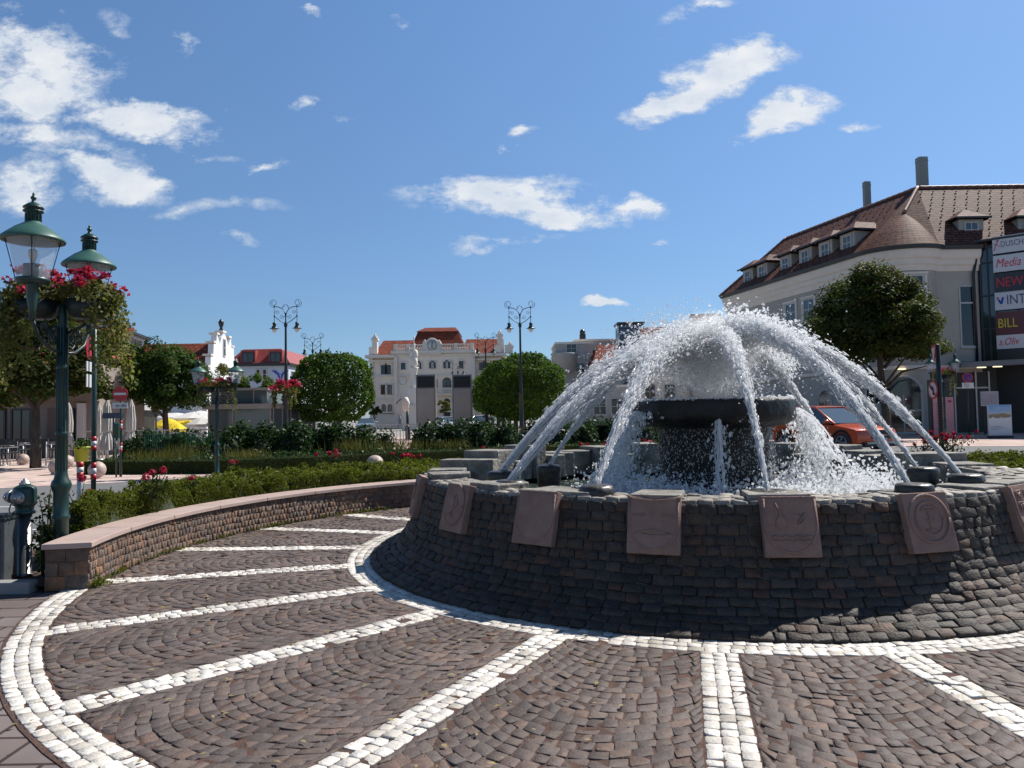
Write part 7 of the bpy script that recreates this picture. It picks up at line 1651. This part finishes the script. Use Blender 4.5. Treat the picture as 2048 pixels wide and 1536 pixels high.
JETS = [(0, 'water jet farthest left, arching up from the dark boulder at the left rim', (-.10, -.10), 2.36, 1.0), (1, 'water jet beside the farthest left one, from the lower flat boulder', (-.05, -.2), 2.32, .95),
        (2, 'slim water jet rising from the tall dark block in the basin', (-.18, .1), 2.30, .6), (3, 'ragged water jet crossing in front of the left edge of the bowl', (-.25, -.1), 2.34, .9),
        (4, 'slim bright water jet crossing in front of the bowl and column', (.04, -.28), 2.34, .58), (5, 'thin water jet just left of the orange car, from the far right boulder', (.15, .15), 2.36, .5),
        (6, 'water jet rising from the flat boulder near the shield with circles', (.22, -.10), 2.47, .85), (7, 'middle one of the three right water jets, from the tall dark block', (.22, .05), 2.47, .62), (8, 'water jet farthest right, from the round boulder at the right rim', (.30, .0), 2.43, .7)]
for (ni, lab, dxy, za, wide) in JETS:
    p0 = np.array(NOZ_TOP[ni]) + np.array([0, 0, -.01]); tow = BC[:2] - p0[:2]; tow /= np.linalg.norm(tow)
    if ni >= 5: p0[:2] += tow * .05
    ap = np.array([BC[0] + dxy[0], BC[1] + dxy[1], za]); tt_ = np.linspace(0, 1.02, 120); path = ballistic(p0, ap, tt_)
    so_ = (.014 + .125 * tt_ ** 1.0) * wide; ss_ = (.0075 + .004 * np.minimum(tt_, .5)) * wide ** .5 * np.clip((.62 - tt_) / .5, .03, 1)
    if ni in (0, 1): so_ = so_ + .014
    parts = [strands(path, so_, ss_, 9 if wide > .7 else 6, ni * 1.7)]
    n = int(16000 * wide); f = rng.beta(1.1, 1.0, n) * 1.12; c = ballistic(p0, ap, f); clump = np.array([mnoise.noise(Vector((q * 11, ni * 5.3, 0))) for q in f]); sp = (.014 + .150 * f ** 1.1) * wide ** .8 * (1 + .45 * clump)
    ang = rng.uniform(0, 6.28, n); rad = np.abs(rng.normal(0, .62, n)) + .25
    tn = ballistic(p0, ap, f + .01) - c; tn /= np.linalg.norm(tn, axis=1, keepdims=True); sdv = np.cross(tn, [0, 0, 1.0]); sdv /= np.linalg.norm(sdv, axis=1, keepdims=True); upv = np.cross(sdv, tn)
    pos = c + (sdv * np.cos(ang)[:, None] + upv * np.sin(ang)[:, None]) * (sp * rad)[:, None]; pos[:, 2] -= .05 * f ** 2 * np.abs(rng.normal(0, 1, n)) * wide
    sz = (.0032 + .0115 * rng.random(n) ** 2.8) * (.75 + .35 * f)
    lo_ = f < .42 + .2 * rng.random(n); parts.append(blobs(pos[lo_], sz[lo_] * .62, tn[lo_] * 4, (3.0, 9.0))); parts.append(blobs(pos[~lo_], sz[~lo_], tn[~lo_], (1.0, 2.6)))
    n = int(260 * wide); f = rng.uniform(.25, 1.1, n); c = ballistic(p0, ap, f); pos = c + rng.normal(0, 1, (n, 3)) * (.05 + .10 * f[:, None]); parts.append(blobs(pos, .003 + .006 * rng.random(n) ** 2, None, (1, 1.6)))
    o = T('water_jet', lab, 'water jet', tuple(p0), 0, 'water jets of the fountain')
    V, Fc = parts[0]; npmesh('stream', V - p0, np.full(len(Fc), 3), Fc, WS, o, True)
    V, Fc = merge(parts[1:]); npmesh('drops', V - p0, np.full(len(Fc), 3), Fc, WJ, o, True)['kind'] = 'stuff'
def stuff(name, parts, m): V, Fc = merge(parts); o = npmesh(name, V, np.full(len(Fc), 3), Fc, m, None, True); o['kind'] = 'stuff'; return o
# where the jets meet: broken water, fine spray and mist over the bowl
n = 7000; d = rand_dir(n); r = rng.random(n)[:, None] ** .6
pos = BC + np.array([.02, 0, 2.12]) + d * r * np.array([.70, .46, .40]); pos[:, 2] -= .30 * ((pos[:, 0] - BC[0]) / .62) ** 2
n2 = 3200; side = rng.uniform(.15, .95, n2); pos2 = BC + np.column_stack([side, rng.normal(0, .12, n2) - .05 * side, 2.46 - .50 * side ** 1.6 + rng.normal(0, .07, n2)])
n3 = 1800; s3 = rng.uniform(.2, .95, n3); pos3 = BC + np.column_stack([-s3, rng.normal(0, .15, n3), 2.28 - .42 * s3 ** 1.6 + rng.normal(0, .10, n3)])
pos = np.vstack([pos, pos2, pos3]); stuff('water_spray', [blobs(pos, .0028 + .0085 * rng.random(len(pos)) ** 2.8, None, (1, 2.4))], WJ)
n = 1900; pos = BC + np.column_stack([rng.normal(-.42, .46, n), rng.normal(0, .2, n), 2.36 + np.abs(rng.normal(0, .17, n))]); pos[:, 2] -= .10 * ((pos[:, 0] - BC[0] + .4) / .5) ** 2
n2 = 500; pos2 = BC + np.column_stack([rng.normal(.05, .5, n2), rng.normal(0, .4, n2), rng.uniform(1.7, 2.75, n2)])
stuff('flying_drops', [blobs(np.vstack([pos, pos2]), .0032 + .0095 * rng.random(n + n2) ** 2.2, None, (1, 1.9))], WD)
n = 3000; d = rand_dir(n); r = np.abs(rng.normal(0, .55, (n, 1))); pos = BC + np.array([-.04, 0, 2.02]) + d * r * np.array([.42, .32, .46]); pos = pos[pos[:, 2] > 1.62]
stuff('fine_spray', [blobs(pos, .003 + .0045 * rng.random(len(pos)), None, (1, 1.4))], WM)
mv = bpy.data.materials.new('mist_air'); mv.use_nodes = True; t = mv.node_tree; t.nodes.remove(t.nodes['Principled BSDF'])
pv_ = t.nodes.new('ShaderNodeVolumePrincipled'); pv_.inputs['Color'].default_value = (1, 1, 1, 1); pv_.inputs['Anisotropy'].default_value = .25
tcn = t.nodes.new('ShaderNodeTexCoord'); ln = t.nodes.new('ShaderNodeVectorMath'); ln.operation = 'LENGTH'; L(tcn.outputs['Object'], ln.inputs[0], t)
nz_ = t.nodes.new('ShaderNodeTexNoise'); nz_.inputs['Scale'].default_value = 6.5; nz_.inputs['Detail'].default_value = 4; L(tcn.outputs['Object'], nz_.inputs['Vector'], t)
fall_ = math_node('SUBTRACT', 1.0, ln.outputs['Value'], t, True); fall_ = math_node('POWER', fall_, 1.7, t)
L(math_node('MULTIPLY', math_node('MULTIPLY', fall_, math_node('POWER', math_node('MULTIPLY', nz_.outputs['Fac'], 1.55, t), 5.0, t), t), 60.0, t), pv_.inputs['Density'], t); L(pv_.outputs[0], t.nodes['Material Output'].inputs['Volume'], t)
mb = MB(); mb.ell((0, 0, 0), (1, 1, 1), 24, 14); o = mb.build('mist', mv); o['kind'] = 'stuff'; o.location = (BC[0] - .02, BC[1] - .08, 2.16); o.scale = (.62, .52, .54)
n = 1500; a = rng.uniform(0, 6.28, n); pos = np.column_stack([BC[0] + .86 * np.cos(a) + rng.normal(0, .02, n), BC[1] + .86 * np.sin(a) + rng.normal(0, .02, n), 1.635 + np.abs(rng.normal(0, .016, n))]); stuff('splash', [blobs(pos, .004 + .008 * rng.random(n) ** 2, None, (1, 2))], WJ)
# falls from the bowl's edge: left curtain, right curtain, thin thread in front
def fall(ang_c, ang_w, out, n, big, z0=1.50, st=6, thread=.014, outz=1.0):
    parts = []
    for k in range(st):
        a = R(ang_c) + rng.normal(0, R(ang_w) * .5); e = out * rng.uniform(.55, 1.15); f = np.linspace(0, 1, 60); rr = .905 + e * f; zz = z0 + .02 - (z0 -   .55) * f ** 1.7
        path = np.column_stack([BC[0] + rr * math.cos(a), BC[1] + rr * math.sin(a), zz]); parts.append(strands(path, .01 + .035 * f, thread * (.6 + .8 * rng.random()) * np.ones(60) * (1 - .5 * f), 2, rng.random() * 50, 6))
    f = rng.random(n) ** .8; a = R(ang_c) + rng.normal(0, R(ang_w) * .6, n); e = out * rng.uniform(.3, 1.25, n); rr = .90 + e * f; pos = np.column_stack([BC[0] + rr * np.cos(a), BC[1] + rr * np.sin(a), z0 - (z0 -   .55) * f ** 1.6]) + rng.normal(0, .02, (n, 3)) * (.4 + f[:, None] * 1.5)
    dr = np.column_stack([np.cos(a) * .3, np.sin(a) * .3, -np.ones(n)]); parts.append(blobs(pos, .0028 + big * rng.random(n) ** 3, dr, (1.1, 3.2))); return parts
stuff('falling_water', fall(188, 18, .46, 4800, .010, st=5, thread=.008) + fall(-6, 20, .58, 4200, .011, st=6, thread=.008) + fall(-101, 3, .05, 420, .012, 1.40, 3, .014), WJ)
n = 2600; a = rng.uniform(math.pi, 2 * math.pi, n); r = .615 + np.abs(rng.normal(0, .05, n)); pos = np.column_stack([BC[0] + r * np.cos(a), BC[1] + r * np.sin(a), rng.uniform(.62, 1.40, n)]); stuff('drips', [blobs(pos, .0022 + .0035 * rng.random(n) ** 2, np.tile([0, 0, -1.0], (n, 1)), (1, 4))], WJ)
# foam where the falls hit the pool
pos = []
for (cx_, cy_, sx2, sy2, k, h) in ((-1.0, -.55, .30, .30, 4200, .13), (1.15, -.45, .42, .34, 8000, .15), (.55, -.95, .4, .3, 3200, .10), (-.55, -.95, .35, .3, 2000, .09), (0, -.75, .6, .12, 700, .05), (1.4, .2, .3, .4, 700, .05)):
    pos.append(np.column_stack([BC[0] + rng.normal(cx_, sx2, k), BC[1] + rng.normal(cy_, sy2, k), .56 + np.abs(rng.normal(0, h, k))]))
pos = np.vstack(pos); rr = np.hypot(pos[:, 0] - FC[0], pos[:, 1] - FC[1]); pos = pos[rr < 2.7]
stuff('foam', [blobs(pos, .004 + .012 * rng.random(len(pos)) ** 2, None, (1, 2.2))], WJ)
